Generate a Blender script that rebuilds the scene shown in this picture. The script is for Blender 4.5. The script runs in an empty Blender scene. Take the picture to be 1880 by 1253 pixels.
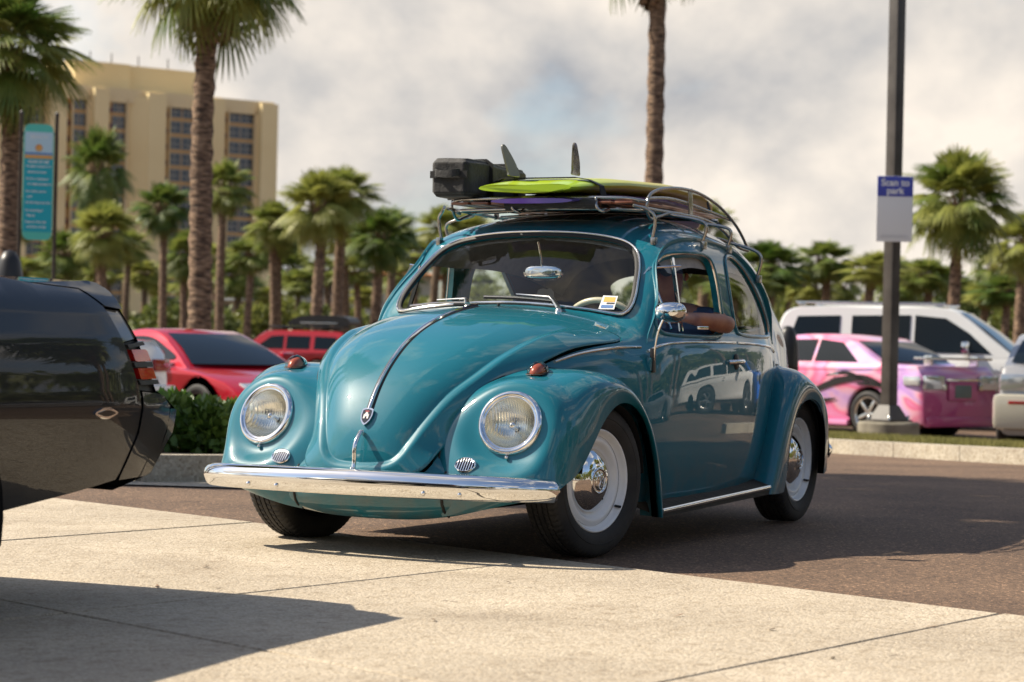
import bpy, bmesh, math, random
import numpy as np
from mathutils import Vector, Matrix
from mathutils.geometry import delaunay_2d_cdt
R = math.radians
sc = bpy.context.scene
col = sc.collection

# ------------------------------------------------------------------ camera, light, exposure
cam_d = bpy.data.cameras.new('camera'); cam = bpy.data.objects.new('camera', cam_d); col.objects.link(cam)
cam_d.sensor_width = 36; cam_d.lens = 80.293
cam_d.clip_start = .1; cam_d.clip_end = 3000
yaw, pitch, roll = R(206.1715), R(.1494), R(1.2782)
fw = Vector((math.cos(pitch)*math.cos(yaw), math.cos(pitch)*math.sin(yaw), math.sin(pitch)))
rt = fw.cross(Vector((0, 0, 1))).normalized(); up = rt.cross(fw)
rt2 = rt*math.cos(roll)+up*math.sin(roll); up2 = -rt*math.sin(roll)+up*math.cos(roll)
CAM = Vector((8.2083, 4.3388, .819))
cam.matrix_world = Matrix(((rt2.x, up2.x, -fw.x, CAM.x), (rt2.y, up2.y, -fw.y, CAM.y), (rt2.z, up2.z, -fw.z, CAM.z), (0, 0, 0, 1)))
cam_d.dof.use_dof = True; cam_d.dof.focus_distance = 8.75; cam_d.dof.aperture_fstop = 4.5
sc.camera = cam
sc.view_settings.view_transform = 'Standard'; sc.view_settings.look = 'None'
sc.view_settings.exposure = 0.72; sc.view_settings.gamma = 1.0
SUN = Vector((.25, -.968, 1.0)).normalized()       # direction towards the sun
sun_el = math.asin(SUN.z); sun_az = math.atan2(SUN.x, SUN.y)   # azimuth from +Y towards +X
sd = bpy.data.lights.new('sun', 'SUN'); sd.energy = 5.0; sd.angle = R(.53); sd.color = (1, .90, .74)
so = bpy.data.objects.new('sun', sd); col.objects.link(so)
so.rotation_euler = (-SUN).to_track_quat('-Z', 'Y').to_euler()

def build_world():
    w = bpy.data.worlds.new('World'); sc.world = w; w.use_nodes = True
    nt = w.node_tree; nt.nodes.clear(); N = nt.nodes.new; L = nt.links.new
    out = N('ShaderNodeOutputWorld'); bg = N('ShaderNodeBackground'); bg.inputs[1].default_value = .092
    sky = N('ShaderNodeTexSky'); sky.sky_type = 'NISHITA'; sky.sun_disc = False
    sky.sun_elevation = sun_el; sky.sun_rotation = sun_az
    sky.air_density = 1.0; sky.dust_density = 1.2; sky.ozone_density = 1.5
    tc = N('ShaderNodeTexCoord'); mp = N('ShaderNodeMapping'); mp.inputs['Scale'].default_value = (1, 1, 1.6)
    mp.inputs['Location'].default_value = (-5.22, -.86, -4.84)
    L(tc.outputs['Generated'], mp.inputs[0])
    n1 = N('ShaderNodeTexNoise'); n1.inputs['Scale'].default_value = 3.4; n1.inputs['Detail'].default_value = 9; n1.inputs['Roughness'].default_value = .52
    n1.inputs['Distortion'].default_value = .25
    L(mp.outputs[0], n1.inputs['Vector'])
    cov = N('ShaderNodeValToRGB'); cov.color_ramp.elements[0].position = .47; cov.color_ramp.elements[1].position = .57
    # cloud overlaps cloud towards the horizon; unseen cover overhead thinned to weaken fill light
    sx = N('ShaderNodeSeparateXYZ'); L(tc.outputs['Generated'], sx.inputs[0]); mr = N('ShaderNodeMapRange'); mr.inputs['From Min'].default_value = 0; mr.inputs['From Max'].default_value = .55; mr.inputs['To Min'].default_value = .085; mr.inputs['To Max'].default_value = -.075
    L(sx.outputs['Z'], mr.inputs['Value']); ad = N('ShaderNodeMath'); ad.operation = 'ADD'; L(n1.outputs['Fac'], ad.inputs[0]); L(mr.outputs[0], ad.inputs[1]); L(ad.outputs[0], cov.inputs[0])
    # cloud body shading: a second, offset noise separates sunny tops from grey bellies
    m2 = N('ShaderNodeMapping'); m2.inputs['Scale'].default_value = (1, 1, 1.25); m2.inputs['Location'].default_value = (5.3, 2.2, 1.13)
    L(tc.outputs['Generated'], m2.inputs[0])
    n2 = N('ShaderNodeTexNoise'); n2.inputs['Scale'].default_value = 6.5; n2.inputs['Detail'].default_value = 9; n2.inputs['Roughness'].default_value = .54; n2.inputs['Distortion'].default_value = .1
    L(m2.outputs[0], n2.inputs['Vector'])
    cr = N('ShaderNodeValToRGB'); e = cr.color_ramp.elements
    e[0].position = .34; e[0].color = (2.5, 2.65, 2.95, 1); e[1].position = .60; e[1].color = (7.0, 6.3, 5.5, 1)
    mid = e.new(.46); mid.color = (4.5, 4.3, 4.1, 1)
    L(n2.outputs['Fac'], cr.inputs[0])
    mx = N('ShaderNodeMix'); mx.data_type = 'RGBA'
    L(cov.outputs[0], mx.inputs['Factor']); L(sky.outputs[0], mx.inputs['A']); L(cr.outputs[0], mx.inputs['B'])
    L(mx.outputs['Result'], bg.inputs[0]); L(bg.outputs[0], out.inputs[0])
build_world()

# ------------------------------------------------------------------ helpers
def mat(name, rgb, rough=.5, metal=0., coat=0., coat_rough=.03, spec=.5, trans=0., ior=1.45, alpha=1., emit=None, sheen=0.):
    m = bpy.data.materials.new(name); m.use_nodes = True
    b = m.node_tree.nodes['Principled BSDF']; I = b.inputs
    I['Base Color'].default_value = (*rgb, 1); I['Roughness'].default_value = rough; I['Metallic'].default_value = metal
    I['Coat Weight'].default_value = coat; I['Coat Roughness'].default_value = coat_rough
    I['Specular IOR Level'].default_value = spec; I['Transmission Weight'].default_value = trans; I['IOR'].default_value = ior
    I['Alpha'].default_value = alpha; I['Sheen Weight'].default_value = sheen
    return m
def nd(m, kind, **kw):
    n = m.node_tree.nodes.new(kind)
    for k, v in kw.items():
        if k in n.inputs: n.inputs[k].default_value = v
        else: setattr(n, k, v)
    return n
def bsdf(m): return m.node_tree.nodes['Principled BSDF']
def lk(m, a, b): m.node_tree.links.new(a, b)
def ramp(m, fac, stops):
    n = nd(m, 'ShaderNodeValToRGB'); e = n.color_ramp.elements
    while len(e) < len(stops): e.new(.5)
    for i, (p, c) in enumerate(stops): e[i].position = p; e[i].color = (*c, 1) if len(c) == 3 else c
    lk(m, fac, n.inputs[0]); return n.outputs[0]
def noisy(m, c1, c2, scale=5, detail=6, lo=.35, hi=.65, rough=None, bump=0, bscale=None, dist=.01, coord='Object', rr=None):
    """mottle a material between two colours, with an optional bump"""
    tc = nd(m, 'ShaderNodeTexCoord'); n = nd(m, 'ShaderNodeTexNoise', Scale=scale, Detail=detail)
    lk(m, tc.outputs[coord], n.inputs['Vector'])
    o = ramp(m, n.outputs['Fac'], [(lo, c1), (hi, c2)]); lk(m, o, bsdf(m).inputs['Base Color'])
    if rr:
        q = ramp(m, n.outputs['Fac'], [(lo, (rr[0],)*3), (hi, (rr[1],)*3)]); lk(m, q, bsdf(m).inputs['Roughness'])
    if bump:
        n2 = nd(m, 'ShaderNodeTexNoise', Scale=bscale or scale*6, Detail=4); lk(m, tc.outputs[coord], n2.inputs['Vector'])
        b = nd(m, 'ShaderNodeBump', Strength=bump, Distance=dist); lk(m, n2.outputs['Fac'], b.inputs['Height']); lk(m, b.outputs[0], bsdf(m).inputs['Normal'])
    return m

def thing(name, label, cat, loc=(0, 0, 0), rz=0, group=None, kind=None):
    o = bpy.data.objects.new(name, None); col.objects.link(o); o.location = loc; o.rotation_euler = (0, 0, rz)
    o.empty_display_size = .1
    return tag(o, label, cat, group, kind)
def tag(o, label=None, cat=None, group=None, kind=None):
    if label: o['label'] = label
    if cat: o['category'] = cat
    if group: o['group'] = group
    if kind: o['kind'] = kind
    return o
def mk(name, V, F, m, parent=None, smooth=True, normals=None, kind=None, label=None, sharp=None):
    me = bpy.data.meshes.new(name)
    me.from_pydata([tuple(map(float, v)) for v in V], [], [tuple(map(int, f)) for f in F])
    ms = m if isinstance(m, (list, tuple)) else [m]
    for q in ms: me.materials.append(q)
    me.update()
    if smooth:
        me.polygons.foreach_set('use_smooth', [True]*len(me.polygons))
        if sharp is not None: me.set_sharp_from_angle(angle=R(sharp))
    if normals is not None: me.normals_split_custom_set_from_vertices([tuple(map(float, n)) for n in normals])
    o = bpy.data.objects.new(name, me); col.objects.link(o)
    if parent is not None: o.parent = parent
    if kind: o['kind'] = kind
    if label: o['label'] = label
    return o
def from_bm(name, bm, m, parent=None, smooth=True, sharp=35, kind=None, label=None):
    me = bpy.data.meshes.new(name); bm.normal_update(); bm.to_mesh(me); bm.free()
    for q in (m if isinstance(m, (list, tuple)) else [m]): me.materials.append(q)
    if smooth:
        me.polygons.foreach_set('use_smooth', [True]*len(me.polygons))
        if sharp: me.set_sharp_from_angle(angle=R(sharp))
    o = bpy.data.objects.new(name, me); col.objects.link(o)
    if parent is not None: o.parent = parent
    if kind: o['kind'] = kind
    if label: o['label'] = label
    return o
def copy_tree(o, parent=None):
    c = o.copy(); col.objects.link(c)
    if parent is not None: c.parent = parent
    for ch in list(o.children): copy_tree(ch, c)
    return c

def bm_box(bm, c, s, rz=0, bev=0, rx=0, ry=0, mi=0):
    M = Matrix.Translation(c) @ Matrix.Rotation(rz, 4, 'Z') @ Matrix.Rotation(ry, 4, 'Y') @ Matrix.Rotation(rx, 4, 'X') @ Matrix.Diagonal((*s, 1))
    r = bmesh.ops.create_cube(bm, size=1, matrix=M)
    for f in {f for v in r['verts'] for f in v.link_faces}: f.material_index = mi
    if bev:
        es = list({e for v in r['verts'] for e in v.link_edges})
        bmesh.ops.bevel(bm, geom=es, offset=bev, segments=2, affect='EDGES', profile=.6)
def frames(P, closed=False, upv=None):
    P = np.asarray(P, float); n = len(P)
    T = np.empty_like(P)
    if closed: T = np.roll(P, -1, 0)-np.roll(P, 1, 0)
    else:
        T[1:-1] = P[2:]-P[:-2]; T[0] = P[1]-P[0]; T[-1] = P[-1]-P[-2]
    T /= np.linalg.norm(T, axis=1)[:, None]+1e-12
    A = np.empty_like(P)
    a = np.array(upv if upv is not None else ((0, 0, 1) if abs(T[0][2]) < .9 else (1, 0, 0)), float)
    for i in range(n):
        if upv is not None: a = np.array(upv, float)
        a2 = a-T[i]*(a@T[i]); a2 /= np.linalg.norm(a2)+1e-12; A[i] = a2; a = a2
    B = np.cross(T, A)
    return T, A, B
def sweep(P, prof, closed=False, upv=None, A=None, caps=True, scale=None):
    """sweep a closed profile [(a,b)...] (a along A, b along B) along P -> verts, faces"""
    P = np.asarray(P, float); T, A0, B0 = frames(P, closed, upv)
    if A is not None:
        A0 = np.asarray(A, float); A0 = A0-T*np.sum(A0*T, 1)[:, None]; A0 /= np.linalg.norm(A0, axis=1)[:, None]; B0 = np.cross(T, A0)
    prof = np.asarray(prof, float); m = len(prof); n = len(P)
    S = np.ones(n) if scale is None else np.asarray(scale, float)
    V = (P[:, None]+(prof[None, :, :1]*S[:, None, None])*A0[:, None]+(prof[None, :, 1:]*S[:, None, None])*B0[:, None]).reshape(-1, 3)
    F = []
    for i in range(n if closed else n-1):
        j = (i+1) % n
        for k in range(m):
            l = (k+1) % m
            F.append((i*m+k, i*m+l, j*m+l, j*m+k))
    if caps and not closed:
        F.append(tuple(range(m-1, -1, -1))); F.append(tuple((n-1)*m+k for k in range(m)))
    return V, F
def circ(r, n=10): return [(r*math.cos(2*math.pi*k/n), r*math.sin(2*math.pi*k/n)) for k in range(n)]
class MB:
    """collects several pieces that are one object"""
    def __init__(s): s.V = []; s.F = []; s.M = []
    def add(s, V, F, mi=0):
        o = len(s.V); s.V.extend(map(tuple, V)); s.F.extend([tuple(i+o for i in f) for f in F]); s.M.extend([mi]*len(F))
    def tube(s, P, r, n=8, closed=False, mi=0, scale=None): s.add(*sweep(P, circ(r, n), closed, scale=scale), mi)
    def build(s, name, m, parent=None, smooth=True, sharp=40, **k):
        o = mk(name, s.V, s.F, m, parent, smooth, sharp=sharp, **k)
        if any(s.M): o.data.polygons.foreach_set('material_index', s.M)
        return o
def smooth_path(P, n=60, closed=False):
    """Catmull-Rom through points"""
    P = np.asarray(P, float); k = len(P)
    out = []; segs = k if closed else k-1
    per = max(2, n//segs)
    for i in range(segs):
        if closed: a, b, c, d = P[(i-1) % k], P[i], P[(i+1) % k], P[(i+2) % k]
        else: a, b, c, d = P[max(i-1, 0)], P[i], P[i+1], P[min(i+2, k-1)]
        for j in range(per):
            t = j/per
            out.append(.5*((2*b)+(-a+c)*t+(2*a-5*b+4*c-d)*t*t+(-a+3*b-3*c+d)*t**3))
    if not closed: out.append(P[-1])
    return np.array(out)
def resample(P, step, closed=False):
    P = np.asarray(P, float)
    if closed: P = np.vstack([P, P[:1]])
    d = np.r_[0, np.cumsum(np.linalg.norm(np.diff(P, axis=0), axis=1))]
    n = max(3, int(round(d[-1]/step)))
    s = np.linspace(0, d[-1], n+1)
    if closed: s = s[:-1]
    return np.stack([np.interp(s, d, P[:, k]) for k in range(P.shape[1])], 1)
def lathe(prof, n=48, axis='Y', cap=False):
    """prof [(r, h)] revolved about axis through the origin; h along the axis"""
    V = []; F = []; m = len(prof)
    for i in range(n):
        a = 2*math.pi*i/n; c, s_ = math.cos(a), math.sin(a)
        for r, h in prof:
            V.append((r*c, h, r*s_) if axis == 'Y' else ((r*c, r*s_, h) if axis == 'Z' else (h, r*c, r*s_)))
    for i in range(n):
        j = (i+1) % n
        for k in range(m-1): F.append((i*m+k, i*m+k+1, j*m+k+1, j*m+k))
    return V, F
def extrude_poly(P2, d0, d1, fn):
    """closed 2D polygon extruded between depths; fn(a,b,d)->xyz"""
    n = len(P2); V = [fn(a, b, d0) for a, b in P2]+[fn(a, b, d1) for a, b in P2]
    F = [tuple(range(n)), tuple(range(2*n-1, n-1, -1))]+[((i+1) % n, i, n+i, n+(i+1) % n) for i in range(n)]
    return V, F
def in_poly(Q, P):
    x, y = Q[:, 0], Q[:, 1]; r = np.zeros(len(Q), bool); n = len(P); j = n-1
    for i in range(n):
        xi, yi, xj, yj = P[i][0], P[i][1], P[j][0], P[j][1]
        c = ((yi > y) != (yj > y))
        if yi != yj: r ^= c & (x < (xj-xi)*(y-yi)/(yj-yi)+xi)
        j = i
    return r
# clamped uniform cubic B-splines, the basis of every sheet-metal surface
def bbasis(n, t):
    t = np.clip(np.asarray(t, float), 0, n-3-1e-9)       # t runs 0..n-3
    kn = np.r_[[0]*3, np.arange(n-2), [n-3]*3].astype(float)
    Nn = np.zeros((n+3, len(t)))
    for i in range(n+3):
        Nn[i] = (t >= kn[i]) & (t < kn[i+1]) if i+1 < len(kn) else 0
    for d in range(1, 4):
        M = np.zeros_like(Nn)
        for i in range(n+3-d):
            a = kn[i+d]-kn[i]; b = kn[i+d+1]-kn[i+1]
            if a > 0: M[i] += (t-kn[i])/a*Nn[i]
            if b > 0: M[i] += (kn[i+d+1]-t)/b*Nn[i+1]
        Nn = M
    return Nn[:n].T
class Surf:
    """tensor B-spline surface; ctrl (rows, cols, dim)"""
    def __init__(s, ctrl): s.c = np.array(ctrl, float); s.nr, s.nc = s.c.shape[:2]; s.um = s.nr-3; s.vm = s.nc-3
    def __call__(s, u, v):
        A = bbasis(s.nr, u); B = bbasis(s.nc, v)
        return np.einsum('ni,nj,ijk->nk', A, B, s.c, optimize=True)
def fd_normals(f, u, v, um, vm, e=2e-3):
    u1 = np.clip(u-e, 0, um); u2 = np.clip(u+e, 0, um); v1 = np.clip(v-e, 0, vm); v2 = np.clip(v+e, 0, vm)
    n = np.cross(f(u2, v)-f(u1, v), f(u, v2)-f(u, v1))
    return n/(np.linalg.norm(n, axis=1)[:, None]+1e-12)
# ------------------------------------------------------------------ car body surfaces (metres, x forward, y to the car's left)
# control nets: rows run along the car, columns from the centre line round to the sill
BODY_ROWS = [
 [(-3.300,0.000,0.420),(-3.300,0.020,0.420),(-3.300,0.050,0.420),(-3.300,0.080,0.420),(-3.300,0.100,0.410),(-3.300,0.120,0.400),(-3.300,0.130,0.390),(-3.300,0.130,0.380),(-3.300,0.130,0.370),(-3.300,0.130,0.360),(-3.300,0.120,0.350),(-3.300,0.110,0.340),(-3.300,0.100,0.330),(-3.300,0.080,0.320)],
 [(-3.240,0.000,0.560),(-3.240,0.080,0.560),(-3.240,0.150,0.560),(-3.240,0.210,0.550),(-3.240,0.260,0.530),(-3.240,0.290,0.510),(-3.240,0.300,0.490),(-3.240,0.310,0.470),(-3.240,0.310,0.450),(-3.240,0.310,0.420),(-3.240,0.300,0.380),(-3.240,0.280,0.340),(-3.240,0.260,0.300),(-3.240,0.220,0.270)],
 [(-3.100,0.000,0.780),(-3.100,0.100,0.780),(-3.100,0.190,0.775),(-3.100,0.270,0.750),(-3.100,0.330,0.720),(-3.100,0.365,0.680),(-3.100,0.380,0.640),(-3.100,0.390,0.600),(-3.100,0.395,0.560),(-3.100,0.395,0.500),(-3.100,0.390,0.440),(-3.100,0.370,0.380),(-3.100,0.330,0.300),(-3.100,0.270,0.240)],
 [(-2.800,0.000,1.050),(-2.800,0.140,1.050),(-2.800,0.270,1.035),(-2.800,0.370,1.000),(-2.800,0.440,0.950),(-2.800,0.475,0.900),(-2.800,0.490,0.850),(-2.800,0.495,0.800),(-2.800,0.500,0.750),(-2.800,0.500,0.680),(-2.800,0.490,0.580),(-2.800,0.470,0.450),(-2.800,0.430,0.300),(-2.800,0.360,0.200)],
 [(-2.600,0.000,1.175),(-2.600,0.150,1.175),(-2.600,0.290,1.155),(-2.600,0.410,1.115),(-2.600,0.470,1.050),(-2.600,0.505,0.980),(-2.600,0.525,0.920),(-2.600,0.515,0.860),(-2.600,0.520,0.800),(-2.600,0.520,0.740),(-2.600,0.540,0.620),(-2.600,0.520,0.480),(-2.600,0.490,0.300),(-2.600,0.430,0.180)],
 [(-2.400,0.000,1.265),(-2.400,0.160,1.265),(-2.400,0.300,1.250),(-2.400,0.430,1.210),(-2.400,0.498,1.140),(-2.400,0.543,1.050),(-2.400,0.563,0.970),(-2.400,0.558,0.890),(-2.400,0.563,0.830),(-2.400,0.568,0.770),(-2.400,0.600,0.660),(-2.400,0.580,0.500),(-2.400,0.560,0.300),(-2.400,0.500,0.150)],
 [(-2.200,0.000,1.340),(-2.200,0.160,1.340),(-2.200,0.310,1.324),(-2.200,0.450,1.282),(-2.200,0.537,1.200),(-2.200,0.587,1.110),(-2.200,0.607,1.010),(-2.200,0.607,0.920),(-2.200,0.617,0.850),(-2.200,0.632,0.800),(-2.200,0.650,0.700),(-2.200,0.640,0.500),(-2.200,0.620,0.300),(-2.200,0.570,0.150)],
 [(-2.000,0.000,1.394),(-2.000,0.160,1.394),(-2.000,0.320,1.377),(-2.000,0.470,1.334),(-2.000,0.570,1.260),(-2.000,0.620,1.170),(-2.000,0.643,1.060),(-2.000,0.662,0.950),(-2.000,0.672,0.880),(-2.000,0.695,0.830),(-2.000,0.695,0.720),(-2.000,0.690,0.500),(-2.000,0.670,0.300),(-2.000,0.620,0.150)],
 [(-1.750,0.000,1.429),(-1.750,0.170,1.429),(-1.750,0.330,1.412),(-1.750,0.480,1.366),(-1.750,0.590,1.290),(-1.750,0.633,1.200),(-1.750,0.657,1.080),(-1.750,0.682,0.950),(-1.750,0.692,0.885),(-1.750,0.725,0.842),(-1.750,0.732,0.720),(-1.750,0.732,0.500),(-1.750,0.715,0.300),(-1.750,0.670,0.150)],
 [(-1.500,0.000,1.444),(-1.500,0.170,1.444),(-1.500,0.340,1.427),(-1.500,0.500,1.380),(-1.500,0.605,1.308),(-1.500,0.645,1.215),(-1.500,0.668,1.080),(-1.500,0.694,0.950),(-1.500,0.703,0.887),(-1.500,0.742,0.846),(-1.500,0.750,0.720),(-1.500,0.750,0.500),(-1.500,0.735,0.300),(-1.500,0.690,0.150)],
 [(-1.250,0.000,1.432),(-1.250,0.170,1.432),(-1.250,0.340,1.415),(-1.250,0.516,1.373),(-1.250,0.623,1.306),(-1.250,0.662,1.214),(-1.250,0.684,1.080),(-1.250,0.697,0.950),(-1.250,0.703,0.888),(-1.250,0.745,0.848),(-1.250,0.755,0.720),(-1.250,0.755,0.500),(-1.250,0.742,0.300),(-1.250,0.700,0.150)],
 [(-1.080,0.000,1.403),(-1.080,0.170,1.402),(-1.080,0.340,1.387),(-1.080,0.520,1.354),(-1.080,0.627,1.298),(-1.080,0.669,1.208),(-1.080,0.691,1.070),(-1.080,0.701,0.950),(-1.080,0.701,0.888),(-1.080,0.742,0.847),(-1.080,0.753,0.720),(-1.080,0.753,0.500),(-1.080,0.740,0.300),(-1.080,0.698,0.150)],
 [(-0.980,0.000,1.377),(-0.980,0.170,1.375),(-0.980,0.340,1.359),(-0.980,0.512,1.326),(-0.980,0.615,1.273),(-0.980,0.660,1.192),(-0.980,0.685,1.060),(-0.980,0.695,0.945),(-0.980,0.696,0.886),(-0.980,0.738,0.846),(-0.980,0.750,0.720),(-0.980,0.750,0.500),(-0.980,0.738,0.300),(-0.980,0.696,0.150)],
 [(-0.910,0.000,1.351),(-0.910,0.180,1.347),(-0.910,0.330,1.326),(-0.910,0.492,1.293),(-0.910,0.597,1.242),(-0.910,0.646,1.167),(-0.910,0.675,1.050),(-0.910,0.688,0.940),(-0.910,0.692,0.884),(-0.910,0.733,0.844),(-0.910,0.748,0.720),(-0.910,0.748,0.500),(-0.910,0.735,0.300),(-0.910,0.694,0.150)],
 [(-0.865,0.000,1.322),(-0.865,0.190,1.316),(-0.865,0.330,1.292),(-0.865,0.482,1.260),(-0.865,0.587,1.215),(-0.865,0.640,1.142),(-0.865,0.670,1.030),(-0.865,0.684,0.935),(-0.865,0.690,0.882),(-0.865,0.730,0.843),(-0.865,0.746,0.720),(-0.865,0.746,0.500),(-0.865,0.733,0.300),(-0.865,0.692,0.150)],
 [(-0.800,0.000,1.256),(-0.800,0.200,1.250),(-0.800,0.340,1.228),(-0.800,0.492,1.198),(-0.800,0.585,1.158),(-0.800,0.640,1.097),(-0.800,0.668,1.010),(-0.800,0.677,0.930),(-0.800,0.687,0.880),(-0.800,0.726,0.842),(-0.800,0.744,0.720),(-0.800,0.744,0.500),(-0.800,0.731,0.300),(-0.800,0.690,0.150)],
 [(-0.700,0.000,1.153),(-0.700,0.210,1.148),(-0.700,0.350,1.130),(-0.700,0.502,1.108),(-0.700,0.592,1.081),(-0.700,0.643,1.034),(-0.700,0.668,0.965),(-0.700,0.671,0.912),(-0.700,0.681,0.874),(-0.700,0.716,0.839),(-0.700,0.740,0.720),(-0.700,0.740,0.500),(-0.700,0.728,0.300),(-0.700,0.688,0.150)],
 [(-0.620,0.000,1.072),(-0.620,0.210,1.066),(-0.620,0.350,1.047),(-0.620,0.490,1.023),(-0.620,0.588,1.000),(-0.620,0.638,0.962),(-0.620,0.660,0.915),(-0.620,0.668,0.888),(-0.620,0.672,0.862),(-0.620,0.704,0.832),(-0.620,0.734,0.720),(-0.620,0.736,0.500),(-0.620,0.724,0.300),(-0.620,0.684,0.150)],
 [(-0.570,0.000,1.012),(-0.570,0.210,1.006),(-0.570,0.360,0.985),(-0.570,0.480,0.957),(-0.570,0.565,0.930),(-0.570,0.616,0.903),(-0.570,0.640,0.882),(-0.570,0.654,0.864),(-0.570,0.667,0.846),(-0.570,0.695,0.822),(-0.570,0.728,0.720),(-0.570,0.732,0.500),(-0.570,0.720,0.300),(-0.570,0.680,0.150)],
 [(-0.520,0.000,0.993),(-0.520,0.210,0.987),(-0.520,0.360,0.966),(-0.520,0.480,0.937),(-0.520,0.565,0.908),(-0.520,0.615,0.880),(-0.520,0.638,0.862),(-0.520,0.651,0.845),(-0.520,0.662,0.830),(-0.520,0.687,0.808),(-0.520,0.720,0.710),(-0.520,0.727,0.500),(-0.520,0.715,0.300),(-0.520,0.675,0.150)],
 [(-0.420,0.000,0.988),(-0.420,0.200,0.981),(-0.420,0.350,0.960),(-0.420,0.470,0.930),(-0.420,0.555,0.897),(-0.420,0.605,0.866),(-0.420,0.630,0.846),(-0.420,0.643,0.828),(-0.420,0.655,0.810),(-0.420,0.675,0.785),(-0.420,0.705,0.700),(-0.420,0.715,0.500),(-0.420,0.700,0.300),(-0.420,0.660,0.150)],
 [(-0.259,0.000,0.974),(-0.259,0.170,0.970),(-0.261,0.320,0.952),(-0.264,0.440,0.922),(-0.266,0.520,0.889),(-0.269,0.575,0.859),(-0.271,0.605,0.835),(-0.274,0.625,0.805),(-0.276,0.640,0.775),(-0.280,0.655,0.735),(-0.288,0.675,0.645),(-0.301,0.675,0.496),(-0.317,0.660,0.317),(-0.330,0.620,0.157)],
 [(-0.051,0.000,0.944),(-0.052,0.150,0.940),(-0.056,0.280,0.922),(-0.061,0.390,0.895),(-0.069,0.465,0.861),(-0.075,0.515,0.832),(-0.081,0.545,0.802),(-0.087,0.565,0.773),(-0.095,0.580,0.739),(-0.105,0.590,0.690),(-0.124,0.600,0.602),(-0.155,0.600,0.455),(-0.188,0.590,0.298),(-0.217,0.560,0.161)],
 [(0.137,0.000,0.896),(0.136,0.140,0.892),(0.130,0.260,0.875),(0.121,0.355,0.849),(0.109,0.425,0.816),(0.099,0.470,0.784),(0.088,0.495,0.754),(0.077,0.512,0.721),(0.064,0.525,0.683),(0.049,0.535,0.641),(0.017,0.540,0.546),(-0.026,0.540,0.423),(-0.075,0.530,0.281),(-0.117,0.500,0.158)],
 [(0.287,0.000,0.838),(0.286,0.130,0.835),(0.277,0.235,0.821),(0.264,0.320,0.796),(0.247,0.380,0.765),(0.230,0.420,0.735),(0.212,0.445,0.702),(0.192,0.460,0.667),(0.171,0.470,0.628),(0.146,0.475,0.584),(0.103,0.480,0.506),(0.045,0.480,0.401),(-0.028,0.470,0.269),(-0.091,0.450,0.156)],
 [(0.392,0.000,0.774),(0.390,0.115,0.772),(0.381,0.210,0.760),(0.364,0.290,0.739),(0.343,0.345,0.711),(0.319,0.382,0.681),(0.293,0.405,0.648),(0.269,0.418,0.616),(0.238,0.428,0.577),(0.207,0.435,0.538),(0.158,0.440,0.475),(0.084,0.440,0.380),(0.010,0.440,0.285),(-0.070,0.420,0.183)],
 [(0.478,0.000,0.706),(0.477,0.100,0.705),(0.467,0.185,0.695),(0.448,0.255,0.676),(0.424,0.305,0.652),(0.397,0.340,0.625),(0.365,0.362,0.593),(0.337,0.375,0.565),(0.301,0.385,0.529),(0.266,0.393,0.494),(0.209,0.400,0.437),(0.139,0.410,0.367),(0.054,0.420,0.282),(-0.017,0.420,0.211)],
 [(0.540,0.000,0.640),(0.538,0.090,0.639),(0.529,0.165,0.631),(0.510,0.225,0.617),(0.485,0.270,0.597),(0.455,0.302,0.574),(0.422,0.323,0.548),(0.390,0.337,0.523),(0.351,0.348,0.492),(0.311,0.357,0.461),(0.256,0.370,0.418),(0.185,0.390,0.363),(0.107,0.410,0.301),(0.028,0.420,0.240)],
 [(0.590,0.000,0.568),(0.588,0.080,0.567),(0.580,0.145,0.562),(0.561,0.198,0.550),(0.535,0.240,0.535),(0.504,0.272,0.516),(0.470,0.295,0.496),(0.436,0.311,0.475),(0.401,0.324,0.455),(0.367,0.335,0.434),(0.307,0.355,0.398),(0.239,0.380,0.357),(0.161,0.410,0.310),(0.076,0.420,0.259)],
 [(0.632,0.000,0.493),(0.630,0.070,0.492),(0.622,0.128,0.489),(0.605,0.175,0.481),(0.581,0.215,0.470),(0.553,0.248,0.458),(0.522,0.274,0.444),(0.490,0.294,0.430),(0.458,0.310,0.416),(0.422,0.325,0.399),(0.367,0.350,0.375),(0.303,0.380,0.347),(0.230,0.410,0.314),(0.148,0.420,0.277)],
 [(0.658,0.000,0.420),(0.655,0.070,0.419),(0.646,0.125,0.417),(0.631,0.170,0.413),(0.611,0.210,0.408),(0.588,0.245,0.403),(0.563,0.274,0.396),(0.537,0.297,0.390),(0.508,0.317,0.383),(0.474,0.335,0.374),(0.425,0.370,0.362),(0.367,0.410,0.347),(0.299,0.440,0.330),(0.221,0.450,0.311)],
 [(0.668,0.000,0.350),(0.665,0.080,0.350),(0.656,0.140,0.350),(0.643,0.190,0.349),(0.627,0.235,0.349),(0.610,0.272,0.348),(0.592,0.302,0.347),(0.573,0.326,0.347),(0.548,0.348,0.346),(0.523,0.370,0.345),(0.478,0.420,0.343),(0.428,0.470,0.342),(0.358,0.500,0.339),(0.268,0.500,0.336)],
 [(0.662,0.000,0.285),(0.659,0.090,0.286),(0.652,0.160,0.287),(0.642,0.220,0.288),(0.630,0.265,0.291),(0.618,0.300,0.293),(0.605,0.330,0.295),(0.591,0.358,0.298),(0.573,0.388,0.301),(0.554,0.420,0.304),(0.519,0.480,0.310),(0.475,0.530,0.318),(0.416,0.560,0.328),(0.327,0.560,0.344)],
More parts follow.
